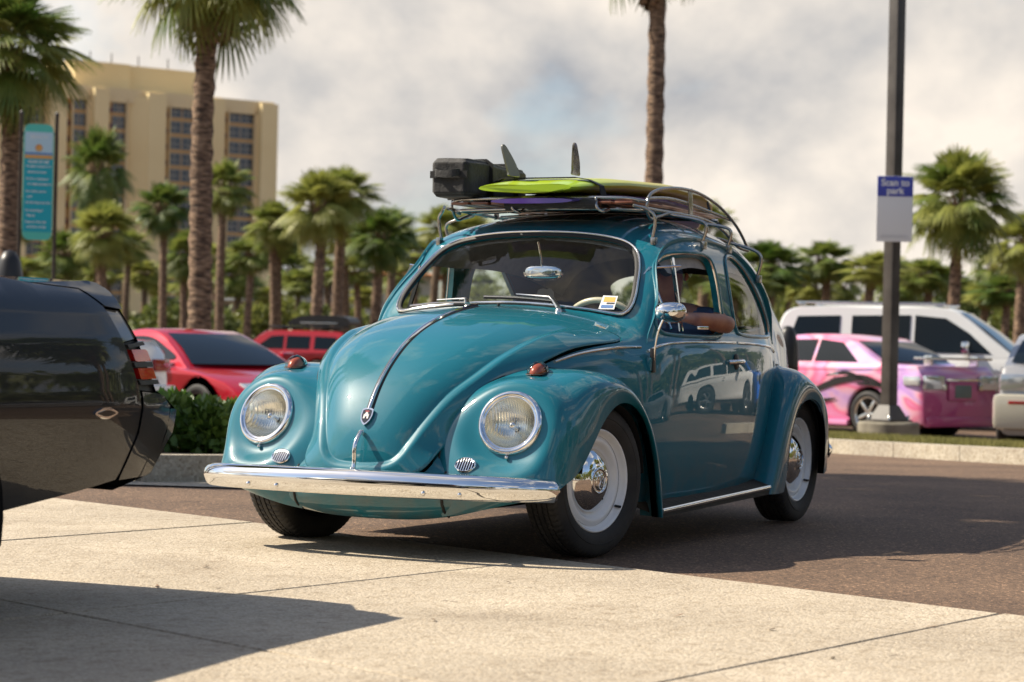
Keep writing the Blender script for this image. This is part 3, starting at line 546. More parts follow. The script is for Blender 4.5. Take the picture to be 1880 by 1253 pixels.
# lines in (x,z) on the side, used by trims
def line_uv(L, n=40, **k): return BD.solve(resample(smooth_path(L, n), .02), (0, 2), ur=(1, 24), vr=(3, 11))
belt_v = 7.62
def belt(x0, x1, v=belt_v): xs = np.linspace(x0, x1, 60); return np.stack([U_of_x(xs), xs*0+v], 1)
for side in (1, -1):
    dg = panel_geo(BD, door_in, [dwin_uv], .030, flange=.03)
    if side < 0: dg = mirror_geo(*dg)
    door = put('door', dg, M_TEAL, car)
    mb = MB(); strip_on(mb, grown(dwin_uv, .010), .016, .010, 0, side, True); mb.build('window_bead', M_TEAL, door)
    mb = MB(); strip_on(mb, grown(dwin_uv, -.004), .010, .007, -.003, side, True); mb.build('window_trim', M_CHROME, door)
    mb = MB(); strip_on(mb, grown(dwin_uv, -.013), .014, .010, -.012, side, True); mb.build('window_seal', M_RUBBER, door)
    mb = MB(); strip_on(mb, belt(-.515, -1.405), .013, .008, 0, side); mb.build('belt_trim', M_CHROME, door)
    # handle: pull bar on two stubs with a push button
    hx, hz = -1.335, .775
    q = BD.solve([(hx, hz)], (0, 2), ur=(3, 20), vr=(3, 11)); Pq, Nq = on(BODY, q, 0, 1); hy = Pq[0][1]
    mb = MB(); L = smooth_path([(hx-.075, hy+.012, hz), (hx-.055, hy+.030, hz+.001), (hx, hy+.036, hz), (hx+.05, hy+.030, hz-.001), (hx+.075, hy+.008, hz-.002)], 20)*[1, side, 1]
    mb.add(*sweep(L, [(.010*math.cos(a), .006*math.sin(a)) for a in np.linspace(0, 2*math.pi, 10, endpoint=False)], upv=(0, 0, 1)))
    mb.add(*[ (np.array(V)*[1, 1, 1]+[hx-.062, (hy+.006)*side, hz], F) for V, F in [lathe([(0, -.01), (.013, -.01), (.013, .02), (0, .024)], 14)]][0])
    h = mb.build('door_handle', M_CHROME, door)
    mb = MB(); V, F = lathe([(0, -.004), (.030, -.002), (.032, .003), (.026, .007), (0, .008)], 20); V = np.array(V); mb.add(V*[1.0, side, 1.15]+[hx-.03, hy*side, hz], F)
    mb.build('escutcheon', M_PLASTIC, door)
    if side > 0:
        pass
    # quarter window
    mb = MB(); strip_on(mb, grown(qwin_uv, .010), .016, .009, 0, side, True); mb.build('quarter_bead', M_TEAL, car)
    gq = glassfill('quarter_window', qwin_uv, side, car)
    mb = MB(); strip_on(mb, grown(qwin_uv, -.006), .012, .008, -.002, side, True); mb.build('window_trim', M_CHROME, gq)
    mb = MB(); strip_on(mb, grown(qwin_uv, -.015), .014, .008, -.006, side, True); mb.build('window_seal', M_RUBBER, gq)
    # drip rail
    DR = [(-.545,.845),(-.60,.905),(-.68,1.005),(-.765,1.110),(-.845,1.197),(-.915,1.252),(-.99,1.285),(-1.09,1.300),(-1.26,1.305),(-1.42,1.300),(-1.60,1.283),(-1.75,1.248),(-1.88,1.19),(-2.0,1.115),(-2.10,1.03),(-2.18,.94),(-2.23,.86)]
    dr = BD.solve(resample(smooth_path(DR, 80), .02), (0, 2), ur=(3, 20), vr=(2.5, 11))
    P, N = on(BODY, dr, 0, side)
    mb = MB(); mb.add(*sweep(P, [(-.004, -.006), (.012, -.007), (.017, -.003), (.012, .002), (.004, .004), (-.004, .006)], A=N, scale=np.clip(np.minimum(np.arange(len(P)), np.arange(len(P))[::-1])/9, .15, 1))); mb.build('drip_rail', M_TEAL, car)
    # belt trims on the quarters
    mb = MB()
    q = BD.solve(resample(smooth_path([(-.485,.829),(-.35,.826),(-.20,.812),(-.08,.793),(.035,.764)], 30), .02), (0, 2), ur=(17.5, 24), vr=(4.9, 9.5))
    strip_on(mb, q, .014, .009, 0, side); mb.build('belt_trim', M_CHROME, car)
    q = belt(-1.43, -2.16); q[:, 1] += 0
    mb = MB(); strip_on(mb, q, .013, .008, 0, side); mb.build('belt_trim', M_CHROME, car)
    # door hinges at the front edge
    for hz2 in (.76, .40):
        q = BD.solve([(-.485, hz2)], (0, 2), ur=(15, 22), vr=(4, 11)); Pq, Nq = on(BODY, q, 0, side)
        bm = bmesh.new(); bm_box(bm, (Pq[0][0], Pq[0][1]+.004*side, hz2), (.026, .020, .055), bev=.004); from_bm('door_hinge', bm, M_TEAL, car)
# windscreen and rear window
wsg = glassfill('windscreen', closeloop(ws_uv), 1, car, both=True)
def mirrored_closed(uv):
    P, N = on(BODY, uv); P2 = P[1:-1][::-1]*[1, -1, 1]; N2 = N[1:-1][::-1]*[1, -1, 1]
    return np.vstack([P, P2]), np.vstack([N, N2])
def ring_strip(name, uv, w, h, m, parent, d=0, off=0):
    L = offset_loop(BODY, uv, d, False) if d else uv
    P, N = mirrored_closed(L); P = P+N*off; mb = MB(); k = w/2
    mb.add(*sweep(P, [(0, -k), (h*.7, -k*.8), (h, -k*.3), (h, k*.3), (h*.7, k*.8), (0, k)], True, A=N)); return mb.build(name, m, parent)
sd_ = 1 if abs(sgn_area(closeloop(offset_loop(BODY, ws_uv, .01, False)))) < abs(sgn_area(closeloop(ws_uv))) else -1   # which way is inwards
ring_strip('window_seal', ws_uv, .030, .012, M_RUBBER, wsg, sd_*.004, -.002)
ring_strip('window_trim', ws_uv, .011, .007, M_CHROME, wsg, sd_*-.002, .008)
rwg = glassfill('rear_window', closeloop(rw_uv), 1, car, both=True)
ring_strip('window_seal', rw_uv, .026, .011, M_RUBBER, rwg, 0, -.002)
# headliner and inner trim
def inner_shell():
    out = np.array([(4.6, 0), (4.6, 3.9), (9, 4.15), (12.4, 3.95), (12.9, 2.8), (12.9, 0)])
    V, N, F = panel_geo(BD, out, [], .07, flange=0, f=None)
    return V-N*.035, -N, [tuple(reversed(f)) for f in F]
gi = inner_shell(); put('headliner', join_geo(gi, mirror_geo(*gi)), M_HEADLINER, car)
M_REARTRIM = mat('dark_rear_trim', (.045, .045, .045), rough=.9)
def rear_inner():
    out = np.array([(3.2, 0), (3.2, 8.5), (5.0, 8.7), (8.1, 8.7), (8.1, 4.2), (5.5, 4.0), (4.7, 3.9), (4.7, 0)])
    V, N, F = panel_geo(BD, out, [qwin_uv if False else grown(qwin_uv, .012), closeloop(rw_uv)], .06, flange=0)
    return V-N*.03, -N, [tuple(reversed(f)) for f in F]
gi = rear_inner(); put('rear_inner_trim', join_geo(gi, mirror_geo(*gi)), M_REARTRIM, car)

# ---- fenders
def fender_surface(S, nu, nv, hl=None):
    u = np.linspace(0, S.um-1e-6, nu); v = np.linspace(0, S.vm-1e-6, nv); Ug, Vg = np.meshgrid(u, v, indexing='ij')
    def f(uu, vv):
        P = S(uu, vv)
        if hl is not None:
            c, a, r0, r1, d = hl
            w = P-c; al = w@a; rad = np.linalg.norm(w-al[:, None]*a, axis=1)
            t = np.clip((r1-rad)/(r1-r0), 0, 1); t = t*t*t*(t*(6*t-15)+10)*(al > -.14)
            P = P+((-d-al)*t)[:, None]*a
        return P
    P = f(Ug.ravel(), Vg.ravel()); N = fd_normals(f, Ug.ravel(), Vg.ravel(), S.um-1e-6, S.vm-1e-6, 5e-3)
    N *= np.sign(np.sum(N*(P-np.array([P[:, 0].mean(), .3, .3])), 1).mean() or 1)
    F = [(i*nv+j, i*nv+j+1, (i+1)*nv+j+1, (i+1)*nv+j) for i in range(nu-1) for j in range(nv-1)]
    if hl is not None:      # opening for the headlight bowl
        Cc = P[np.array(F)].mean(1); w = Cc-hl[0]; al = w@hl[1]; rad = np.linalg.norm(w-al[:, None]*hl[1], axis=1)
        F = [q for q, b in zip(F, (rad < .108) & (al > -.2)) if not b]
    t = np.cross(P[F[len(F)//2][1]]-P[F[len(F)//2][0]], P[F[len(F)//2][2]]-P[F[len(F)//2][0]])
    if t@N[F[len(F)//2][0]] < 0: F = [tuple(reversed(q)) for q in F]
    V = P.tolist(); Nn = N.tolist()
    # rolled lip turning inwards round the arch
    lip = P.reshape(nu, nv, 3)[:, -1]; prev = P.reshape(nu, nv, 3)[:, -3]; dirn = lip-prev; dirn /= np.linalg.norm(dirn, axis=1)[:, None]
    o = len(V)
    r = [lip, lip+dirn*.004-np.array([0, .007, 0]), lip+dirn*.002-np.array([0, .02, 0]), lip-dirn*.004-np.array([0, .035, 0])]
    T = np.gradient(lip, axis=0); 
    for k, q in enumerate(r):
        V += q.tolist(); nn = dirn if k else N.reshape(nu, nv, 3)[:, -1]
        Nn += (dirn if k == 1 else (nn if k == 0 else dirn)).tolist()
    for i in range(nu-1):
        for k in range(3):
            q = (o+k*nu+i, o+k*nu+i+1, o+(k+1)*nu+i+1, o+(k+1)*nu+i); F.append(q)
    return np.array(V), np.array(Nn), F, f
HL_C = np.array([.492, .542, .536]); HL_A = np.array([math.cos(R(19)), .10, math.sin(R(19))]); HL_A /= np.linalg.norm(HL_A)
for side in (1, -1):
    V, N, F, ff_f = fender_surface(FF, 130, 60, (HL_C, HL_A, .122, .26, .016))
    gf = (V, N, F)
    if side < 0: gf = mirror_geo(*gf)
    fen = put('front_fender', gf, M_TEAL, car)
    V, N, F, _ = fender_surface(RF, 90, 40)
    gf = (V, N, F)
    if side < 0: gf = mirror_geo(*gf)
    rfen = put('rear_fender', gf, M_TEAL, car)
    # rubber welts along the joints
    for S_, par in ((FF, fen), (RF, rfen)):
        u = np.linspace(.3, S_.um-.2, 90); P = S_(u, u*0+.12)*[1, side, 1]; mb = MB(); mb.tube(P, .005, 6); mb.build('welt', M_RUBBER, par)
    # wheel houses
    for cx, cz, rad, par in ((0.0, .30, .315, fen), (-2.36, .295, .325, rfen)):
        mb = MB(); a = np.linspace(R(8), R(176), 30)
        ring = [[(cx+rad*math.cos(t)*k, y*side, max(.27, cz+rad*math.sin(t)*k)) for t in a] for y, k in ((.762, .96), (.60, 1.0), (.47, 1.0), (.46, .3))]
        V = [p for r_ in ring for p in r_]; n = len(a); F = [(j*n+i, j*n+i+1, (j+1)*n+i+1, (j+1)*n+i) for j in range(3) for i in range(n-1)]
        mb.add(V, F); mb.build('wheel_house', M_BLACK, par)
# underbody
bm = bmesh.new(); bm_box(bm, (-1.2, 0, .21), (1.36, 1.26, .10), bev=.01); bm_box(bm, (-.05, 0, .26), (1.0, .78, .14), bev=.02); bm_box(bm, (-2.4, 0, .30), (1.1, .74, .18), bev=.02)
from_bm('floor_pan', bm, M_BLACK, car)
# axle beam and trailing arms under the nose
mb = MB(); mb.tube([(.0, -.6, .25), (.0, .6, .25)], .028, 10); mb.tube([(.0, -.6, .33), (.0, .6, .33)], .028, 10); mb.tube([(-2.4, -.6, .30), (-2.4, .6, .30)], .035, 10)
mb.build('axle', M_BLACK, car)
# ---- bumper blade
def bump_path():
    h = [(.738, 0), (.736, .12), (.728, .25), (.713, .38), (.690, .50), (.655, .61), (.612, .685), (.567, .733), (.530, .756)]
    P = smooth_path([(x, y, 0) for x, y in h], 60); M = P[1:][::-1]*[1, -1, 1]
    return np.vstack([M, P])
BP = bump_path(); T, A, Bn = frames(BP, upv=(0, 0, 1)); OUT = np.cross(T, [0, 0, 1]); OUT *= np.sign(OUT[len(OUT)//2][0])
bprof = [(-.030, .342), (-.010, .350), (.006, .347), (.019, .336), (.029, .320), (.034, .302), (.034, .284), (.030, .270), (.0275, .262), (.024, .250), (.018, .237), (.010, .230), (.004, .232), (.016, .250), (.022, .275), (.022, .305), (.012, .330), (-.028, .334)]
def blade(name, BP, OUT, dz, parent):
    V = []; n = len(BP); m = len(bprof)
    for i in range(n):
        s = abs(i-(n-1)/2)/((n-1)/2); k = .83-.13*s**1.5-.45*max(0, (s-.965)/.035)**2
        for a, z in bprof: V.append((BP[i][0]+OUT[i][0]*a, BP[i][1]+OUT[i][1]*a, .297-.010*s*s+(z-.290)*k+dz))
    F = [(i*m+k, i*m+(k+1) % m, (i+1)*m+(k+1) % m, (i+1)*m+k) for i in range(n-1) for k in range(m)]+[tuple(range(m)), tuple((n-1)*m+k for k in reversed(range(m)))]
    return mk(name, V, F, M_CHROME, parent, sharp=32)
bumper = blade('front_bumper', BP, OUT, 0, car)
for y in (-.46, -.32, .32, .46):
    i = np.argmin(abs(BP[:, 1]-y)); V, F = lathe([(0, .008), (.007, .006), (.009, .001), (.009, -.002)], 12, 'X'); p = BP[i]
    mk('bumper_bolt', np.array(V)+[p[0]+.029, y, .269], F, M_CHROME, bumper)
for y in (-.40, .40):
    mb = MB(); mb.add(*sweep([(.45, y*.8, .24), (.60, y*.9, .26), (.70, y, .29)], [(-.02, -.004), (.02, -.004), (.02, .004), (-.02, .004)], upv=(0, 0, 1))); mb.build('bumper_bracket', M_BLACK, bumper)
RB = BP*[-1, 1, 1]; RB[:, 0] = -2.26-BP[:, 0]; RB[:, 1] *= .93; blade('rear_bumper', RB[::-1], OUT[::-1]*[-1, 1, 1], .05, car)

# ---- spare-wheel well bulging under the nose, and the dark welts either side of it
V, F = lathe([(0, .05), (.05, .049), (.10, .042), (.135, .028), (.150, .0), (.150, -.05)], 48, 'Z'); mk('spare_wheel_well', [(.505+a*.55, b, .168-c_*.42) for a, b, c_ in V], [tuple(reversed(f)) for f in F], M_TEAL, car)
for s_ in (1, -1):
    pts = []
    for u_ in np.linspace(28.6, BODY.um-.02, 24):
        vv = np.linspace(3, 10, 120); Pq = BODY(vv*0+u_, vv); pts.append(Pq[np.argmin(abs(Pq[:, 1]-.324))]*[1, s_, 1])
    mb = MB(); mb.tube(np.array(pts), .006, 6); mb.build('welt', M_RUBBER, car)
# ---- headlights
M_LENS = glass_mat('headlight_lens', (.98, .98, .95), 1.6)
def ribs(m):
    nt = m.node_tree; tc = nt.nodes.new('ShaderNodeTexCoord'); w = nt.nodes.new('ShaderNodeTexWave'); w.wave_type = 'BANDS'; w.bands_direction = 'Y'
    w.inputs['Scale'].default_value = 55; w.inputs['Distortion'].default_value = .4; b = nt.nodes.new('ShaderNodeBump'); b.inputs['Strength'].default_value = .25; b.inputs['Distance'].default_value = .0015
    nt.links.new(tc.outputs['Object'], w.inputs['Vector']); nt.links.new(w.outputs['Fac'], b.inputs['Height'])
    for n in nt.nodes:
        if n.type in ('BSDF_GLOSSY', 'FRESNEL'): nt.links.new(b.outputs[0], n.inputs['Normal'])
ribs(M_LENS)
M_BOWL = mat('reflector_bowl', (.90, .90, .84), rough=.20, metal=1)
def ribs2(m):
    tc = nd(m, 'ShaderNodeTexCoord'); w = nd(m, 'ShaderNodeTexWave', Scale=34.); w.bands_direction = 'Y'; w.inputs['Distortion'].default_value = .8
    b = nd(m, 'ShaderNodeBump', Strength=.22, Distance=.003); lk(m, tc.outputs['Object'], w.inputs['Vector']); lk(m, w.outputs['Fac'], b.inputs['Height']); lk(m, b.outputs[0], bsdf(m).inputs['Normal'])
ribs2(M_BOWL)
def axis_mat(c, a, side):
    c = Vector(c); a = Vector(a)
    if side < 0: c.y *= -1; a.y *= -1
    x = a.normalized(); y = Vector((0, 0, 1)).cross(x).normalized(); z = x.cross(y)
    return Matrix(((x.x, y.x, z.x, c.x), (x.y, y.y, z.y, c.y), (x.z, y.z, z.z, c.z), (0, 0, 0, 1)))
for side in (1, -1):
    hl = bpy.data.objects.new('headlight', None); col.objects.link(hl); hl.parent = car; hl.matrix_world = axis_mat(HL_C-HL_A*.016, HL_A, side)
    hl.name = 'headlight'
    V, F = lathe([(.122, -.05), (.124, -.012), (.128, -.006), (.129, .002), (.126, .010), (.119, .016), (.112, .017), (.108, .013), (.105, .010), (.101, .012), (.098, .008), (.098, -.01)], 56, 'X'); mk('headlight_ring', V, F, M_CHROME, hl)
    V, F = lathe([(0, .030), (.02, .0295), (.045, .027), (.07, .022), (.09, .013), (.0985, .006)], 48, 'X'); mk('lens', V, F, M_LENS, hl)
    V, F = lathe([(.098, .004), (.092, -.012), (.078, -.036), (.055, -.058), (.03, -.070), (.0, -.074)], 48, 'X'); mk('reflector', V, F, M_BOWL, hl)
    V, F = lathe([(0, -.012), (.012, -.014), (.016, -.022), (.012, -.035), (.010, -.07)], 20, 'X'); mk('bulb_shield', V, F, M_CHROME, hl)
    V, F = lathe([(0, .012), (.006, .010), (.0085, .004), (.006, .0), (.004, -.02)], 14, 'X'); s_ = mk('ring_screw', np.array(V)+[.004, .006, -.137], F, M_CHROME, hl)
    for a in (R(35), R(155), R(-90)):
        V, F = lathe([(0, .003), (.004, .002), (.005, -.002)], 10, 'X'); mk('screw', np.array(V)+[.012, .121*math.cos(a), .121*math.sin(a)], F, M_CHROME, hl)

# ---- horn grilles and turn signals on the front fenders
def ff_hit(y, z, side=1):
    """point and normal on the front fender's nose at given y, z"""
    u = np.linspace(7, FF.um-.01, 200); v = np.linspace(0, FF.vm-.01, 120); U, V = np.meshgrid(u, v, indexing='ij'); P = ff_f(U.ravel(), V.ravel())
    m = P[:, 0] > .25; i = np.argmin(np.where(m, (P[:, 1]-y)**2+(P[:, 2]-z)**2, 9)); N = fd_normals(ff_f, U.ravel()[i:i+1], V.ravel()[i:i+1], FF.um, FF.vm, 5e-3)[0]
    if N[0] < 0: N = -N
    return P[i], N
def ff_top(x, y):
    u = np.linspace(4, FF.um-1, 240); v = np.linspace(0, FF.vm-.01, 120); U, V = np.meshgrid(u, v, indexing='ij'); P = ff_f(U.ravel(), V.ravel())
    i = np.argmin(np.where(P[:, 2] > .5, (P[:, 0]-x)**2+(P[:, 1]-y)**2, 9)); N = fd_normals(ff_f, U.ravel()[i:i+1], V.ravel()[i:i+1], FF.um, FF.vm, 5e-3)[0]
    return P[i], N if N[2] > 0 else -N
M_AMBER = mat('amber_lens', (.34, .085, .045), rough=.25, coat=.6)
M_CLEAR = glass_mat('clear_lens', (.92, .82, .76), 1.5, .05)
for side in (1, -1):
    c, n = ff_hit(.405, .372); g_ = bpy.data.objects.new('horn_grille', None); col.objects.link(g_); g_.parent = car; g_.matrix_world = axis_mat(c+n*.001, n, side)
    ea, eb = .040, .028
    L = [(0, ea*math.cos(t), eb*math.sin(t)) for t in np.linspace(0, 2*math.pi, 40, endpoint=False)]
    mb = MB(); mb.add(*sweep(L, [(.0045*math.cos(t), .004*math.sin(t)) for t in np.linspace(0, 2*math.pi, 8, endpoint=False)], True)); mb.build('grille_rim', M_CHROME, g_)
    mk('grille_recess', [(.001, ea*math.cos(t), eb*math.sin(t)) for t in np.linspace(0, 2*math.pi, 40, endpoint=False)], [tuple(range(40))], M_BLACK, g_)
    for k in range(7):
        y = -.030+k*.010; hh = eb*math.sqrt(max(0, 1-(y/ea)**2))
        bm = bmesh.new(); bm_box(bm, (.004, y, 0), (.004, .0042, 2*hh), rx=R(-8), bev=.001); from_bm('grille_bar', bm, M_CHROME, g_)
    c, n = ff_top(.255, .545); ts = bpy.data.objects.new('turn_signal', None); col.objects.link(ts); ts.parent = car
    x = Vector((1, -.0, -.16)).normalized(); M = Matrix(((x.x, 0, .16, c[0]), (0, 1, 0, c[1]*side), (-.16, 0, x.x, c[2]+.002), (0, 0, 0, 1))); ts.matrix_world = M
    # gasket, chrome housing drawn out to the rear, ribbed lens facing forward
    def blob(xs, ws, hs, zs=None, n=16, ysc=1.):
        V = []; F = []
        for x_, w_, h_ in zip(xs, ws, hs):
            for k in range(n): a = math.pi*k/(n-1); V.append((x_, w_*math.cos(a), h_*math.sin(a)))
        for i in range(len(xs)-1):
            for k in range(n-1): F.append((i*n+k, i*n+k+1, (i+1)*n+k+1, (i+1)*n+k))
        return V, F
    V, F = blob([-.085, -.06, -.02, .03, .05, .058], [.004, .020, .037, .040, .030, .003], [.003]*6); mk('gasket', V, F, M_RUBBER, ts)
    V, F = blob([-.080, -.060, -.040, -.022, -.012], [.002, .017, .028, .032, .034], [.002, .018, .030, .038, .042]); V = [(a, b, c_+.003) for a, b, c_ in V]; mk('housing', V, F, M_CHROME, ts)
    V, F = blob([-.012, .012, .030, .044, .052, .055], [.0345, .035, .033, .028, .018, .002], [.0425, .043, .037, .027, .014, .002]); V = [(a, b, c_+.003) for a, b, c_ in V]
    lens = mk('lens', V, F, M_CLEAR, ts)
    V, F = blob([-.011, .012, .028, .040, .046, .048], [.026, .026, .024, .018, .010, .002], [.036, .035, .029, .019, .009, .002]); mk('bulb', V, F, M_AMBER, lens)

# ---- hood trim strip, crest and handle, lower quarter scoops
uu = np.linspace(19.85, 27.3, 120); suv = np.stack([uu, uu*0], 1)
mb = MB(); strip_on(mb, suv, .017, .010, .001, 1, S=BODY, f=hood_f); strip = mb.build('hood_trim', M_CHROME, hood)
mb = MB(); strip_on(mb, suv, .032, .003, 0, 1, S=BODY, f=hood_f); mb.build('trim_gasket', M_RUBBER, strip)
P, N = on(BODY, np.array([[27.45, 0.]]), .004, 1, hood_f); P, N = P[0], N[0]
cr_ = bpy.data.objects.new('hood_crest', None); col.objects.link(cr_); cr_.parent = car; cr_.matrix_world = axis_mat(P, N, 1)
sh = [(a*1.2, b*1.2) for a, b in [(-.020, .024), (-.012, .028), (0, .030), (.012, .028), (.020, .024), (.021, .002), (.016, -.016), (.007, -.028), (0, -.033), (-.007, -.028), (-.016, -.016), (-.021, .002)]]
V, F = extrude_poly(sh, 0, .006, lambda a, b, d: (d, a, b)); mk('shield', V, F, M_CHROME, cr_, sharp=30)
V, F = extrude_poly([(a*.8, b*.8) for a, b in sh], .006, .0068, lambda a, b, d: (d, a, b)); mk('enamel_field', V, F, mat('black_enamel', (.012, .012, .016), rough=.15, coat=1), cr_, sharp=30)
castle = [(-.011, -.012), (-.011, .007), (-.0085, .007), (-.0085, .004), (-.006, .004), (-.006, .012), (-.0035, .012), (-.0035, .015), (.0035, .015), (.0035, .012), (.006, .012), (.006, .004), (.0085, .004), (.0085, .007), (.011, .007), (.011, -.012), (.004, -.012), (.004, -.003), (-.004, -.003), (-.004, -.012)]
V, F = extrude_poly(castle, .0068, .0082, lambda a, b, d: (d, a, b)); mk('castle_emblem', V, F, mat('white_enamel', (.75, .72, .68), rough=.2, coat=1), cr_, sharp=30)
V, F = extrude_poly([(-.009, .017), (.009, .017), (.008, .022), (-.008, .022)], .0068, .0076, lambda a, b, d: (d, a, b)); mk('enamel_chief', V, F, mat('red_enamel', (.35, .05, .04), rough=.2, coat=1), cr_, sharp=30)
hP = hood_f(np.array([28.25, 29.0, 29.75, 30.15]), np.zeros(4)); hN = np.array([.92, 0, .3])
mb = MB(); L = smooth_path([hP[0]+[0, 0, 0], hP[0]+[.022, 0, .004], hP[1]+[.045, 0, .012], hP[2]+[.042, 0, .004], hP[3]+[.026, 0, 0], hP[3]+[.004, 0, -.004]], 40)
mb.add(*sweep(L, [(.007*math.cos(t), .009*math.sin(t)) for t in np.linspace(0, 2*math.pi, 12, endpoint=False)], upv=(1, 0, 0))); hh = mb.build('hood_handle', M_CHROME, hood)
V, F = lathe([(0, .006), (.006, .004), (.0075, -.004)], 14, 'X'); mk('lock_button', np.array(V)+hP[3]+[.040, 0, .004], F, M_CHROME, hh)

# ---- wheels
def tyre_mesh():
    prof = [(.200, .052), (.206, .068), (.222, .078), (.248, .082), (.272, .080), (.288, .074), (.296, .066), (.3005, .058), (.3015, .052)]
    left = prof; right = [(r, -h) for r, h in prof[::-1]]
    return left, right
def make_wheel(parent, pos, steer, side):
    w = bpy.data.objects.new('wheel', None); col.objects.link(w); w.parent = parent
    w.location = pos; w.rotation_euler = (0, 0, steer+(0 if side > 0 else math.pi))
    # tyre: local +y is the outer face.  Tread grooves are real, in the profile and as cross cuts
    n = 72*4; mb = MB(); prof = [(.200, .056), (.206, .070), (.222, .080), (.246, .084), (.270, .082), (.286, .077), (.295, .070), (.2995, .062),
        (.3010, .052), (.3012, .040), (.2950, .039), (.2950, .034), (.3015, .033), (.3018, .016), (.2955, .015), (.2955, .010), (.3020, .009)]
    prof = prof+[(r, -h) for r, h in prof[::-1]]; m = len(prof); V = []
    for i in range(n):
        a = 2*math.pi*i/n
        for k, (r, h) in enumerate(prof):
            cut = (i % 4 == 0) and (.0515 < abs(h) < .072 or .034 > abs(h) > .0155)
            rr = r-(.005 if cut and r > .29 else 0); aa = a+.012*math.sin(h*90)
            V.append((rr*math.cos(aa), h, rr*math.sin(aa)))
    F = [(i*m+k, i*m+k+1, ((i+1) % n)*m+k+1, ((i+1) % n)*m+k) for i in range(n) for k in range(m-1)]
    mb.add(V, F); ty = mb.build('tyre', M_TYRE, w, sharp=28)
    # raised sidewall ring and lettering-like bosses are left to the ring only
    mb = MB(); V, F = lathe([(.2465, .0835), (.2485, .0858), (.2505, .0835)], 96); mb.add(V, F); mb.build('sidewall_ring', M_TYRE, ty)
    V, F = lathe([(.204, .058), (.2045, .067), (.200, .072), (.195, .069), (.192, .058), (.187, .048), (.179, .043), (.172, .046), (.166, .052), (.158, .054), (.150, .050), (.143, .038), (.136, .030), (.120, .029), (.06, .031), (.0, .031)], 96); mk('rim', V, F, M_WHEEL, w)
    V, F = lathe([(.205, -.06), (.190, -.055), (.180, -.02), (.178, .045)], 64); mk('rim_barrel', V, F, M_BLACK, w)
    V, F = lathe([(.1255, .028), (.1265, .035), (.122, .041), (.115, .0455), (.100, .056), (.082, .066), (.062, .073), (.052, .0745), (.0495, .077), (.0475, .080), (.0455, .0785), (.044, .0745), (.036, .078), (.022, .083), (.010, .085), (0, .0855)], 96); cap = mk('hubcap', V, F, M_CHROME, w)
    mb = MB(); mb.tube([(-.148, .050, -.105), (-.150, .066, -.107), (-.152, .076, -.108)], .005, 8); mb.build('valve_stem', M_RUBBER, w)
    # the round emblem pressed into the cap
    mb = MB(); e = lambda x, z: (x, .0868-.22*(x*x+z*z)/.044*.05, z)
    for seg in ([(-.022, .022), (-.010, -.002), (0, .022), (.010, -.002), (.022, .022)], [(-.028, .012), (-.014, -.026), (-.0, .0), (.014, -.026), (.028, .012)]):
        mb.tube([e(x, z) for x, z in seg], .0016, 5)
    mb.tube([e(.031*math.cos(t), .031*math.sin(t)) for t in np.linspace(0, 2*math.pi, 30, endpoint=False)], .0015, 5, closed=True)
    mb.build('cap_emblem', M_CHROME, cap)
    return w
ST = R(-11.5)
make_wheel(car, (0.0, .632, .3015), ST, 1); make_wheel(car, (0.0, -.632, .3015), ST, -1)
make_wheel(car, (-2.4, .622, .3015), 0, 1); make_wheel(car, (-2.4, -.622, .3015), 0, -1)

# ---- running boards
for side in (1, -1):
    bm = bmesh.new()
    Vb = [(-.50, .655, .205), (-.50, .765, .163), (-1.80, .765, .203), (-1.80, .655, .238)]
    mb = MB(); top = [(x, y*side, z) for x, y, z in Vb]; bot = [(x, y*side, min(z-.03, .165)) for x, y, z in Vb]
    mb.add(top+bot, [(0, 1, 2, 3), (7, 6, 5, 4), (0, 4, 5, 1), (1, 5, 6, 2), (2, 6, 7, 3), (3, 7, 4, 0)]); rb = mb.build('running_board', M_RUBBER, car, smooth=False)
    for k in range(9):
        y = (.668+k*.0105)*side; t = (abs(y)-.66)/.105
        mb = MB(); mb.add(*sweep([(-.502, y, .2035-.040*t), (-1.798, y, .2365-.033*t)], [(-.001, -.0032), (.0035, -.002), (.0035, .002), (-.001, .0032)], upv=(0, 0, 1))); mb.build('mat_rib', M_RUBBER, rb, smooth=False)
    mb = MB(); mb.add(*sweep([(-.495, .768*side, .158), (-1.15, .768*side, .178), (-1.79, .768*side, .198)], [(.011*math.cos(t), .0065*math.sin(t)) for t in np.linspace(0, 2*math.pi, 12, endpoint=False)], upv=(0, 0, 1))); mb.build('edge_moulding', M_CHROME, rb)
# heater pipe end seen below the running board
V, F = lathe([(.018, .05), (.022, 0), (.022, -.3)], 20, 'X'); mk('jack_tube', np.array(V)+[-1.92, .60, .16], F, M_STEEL, car)

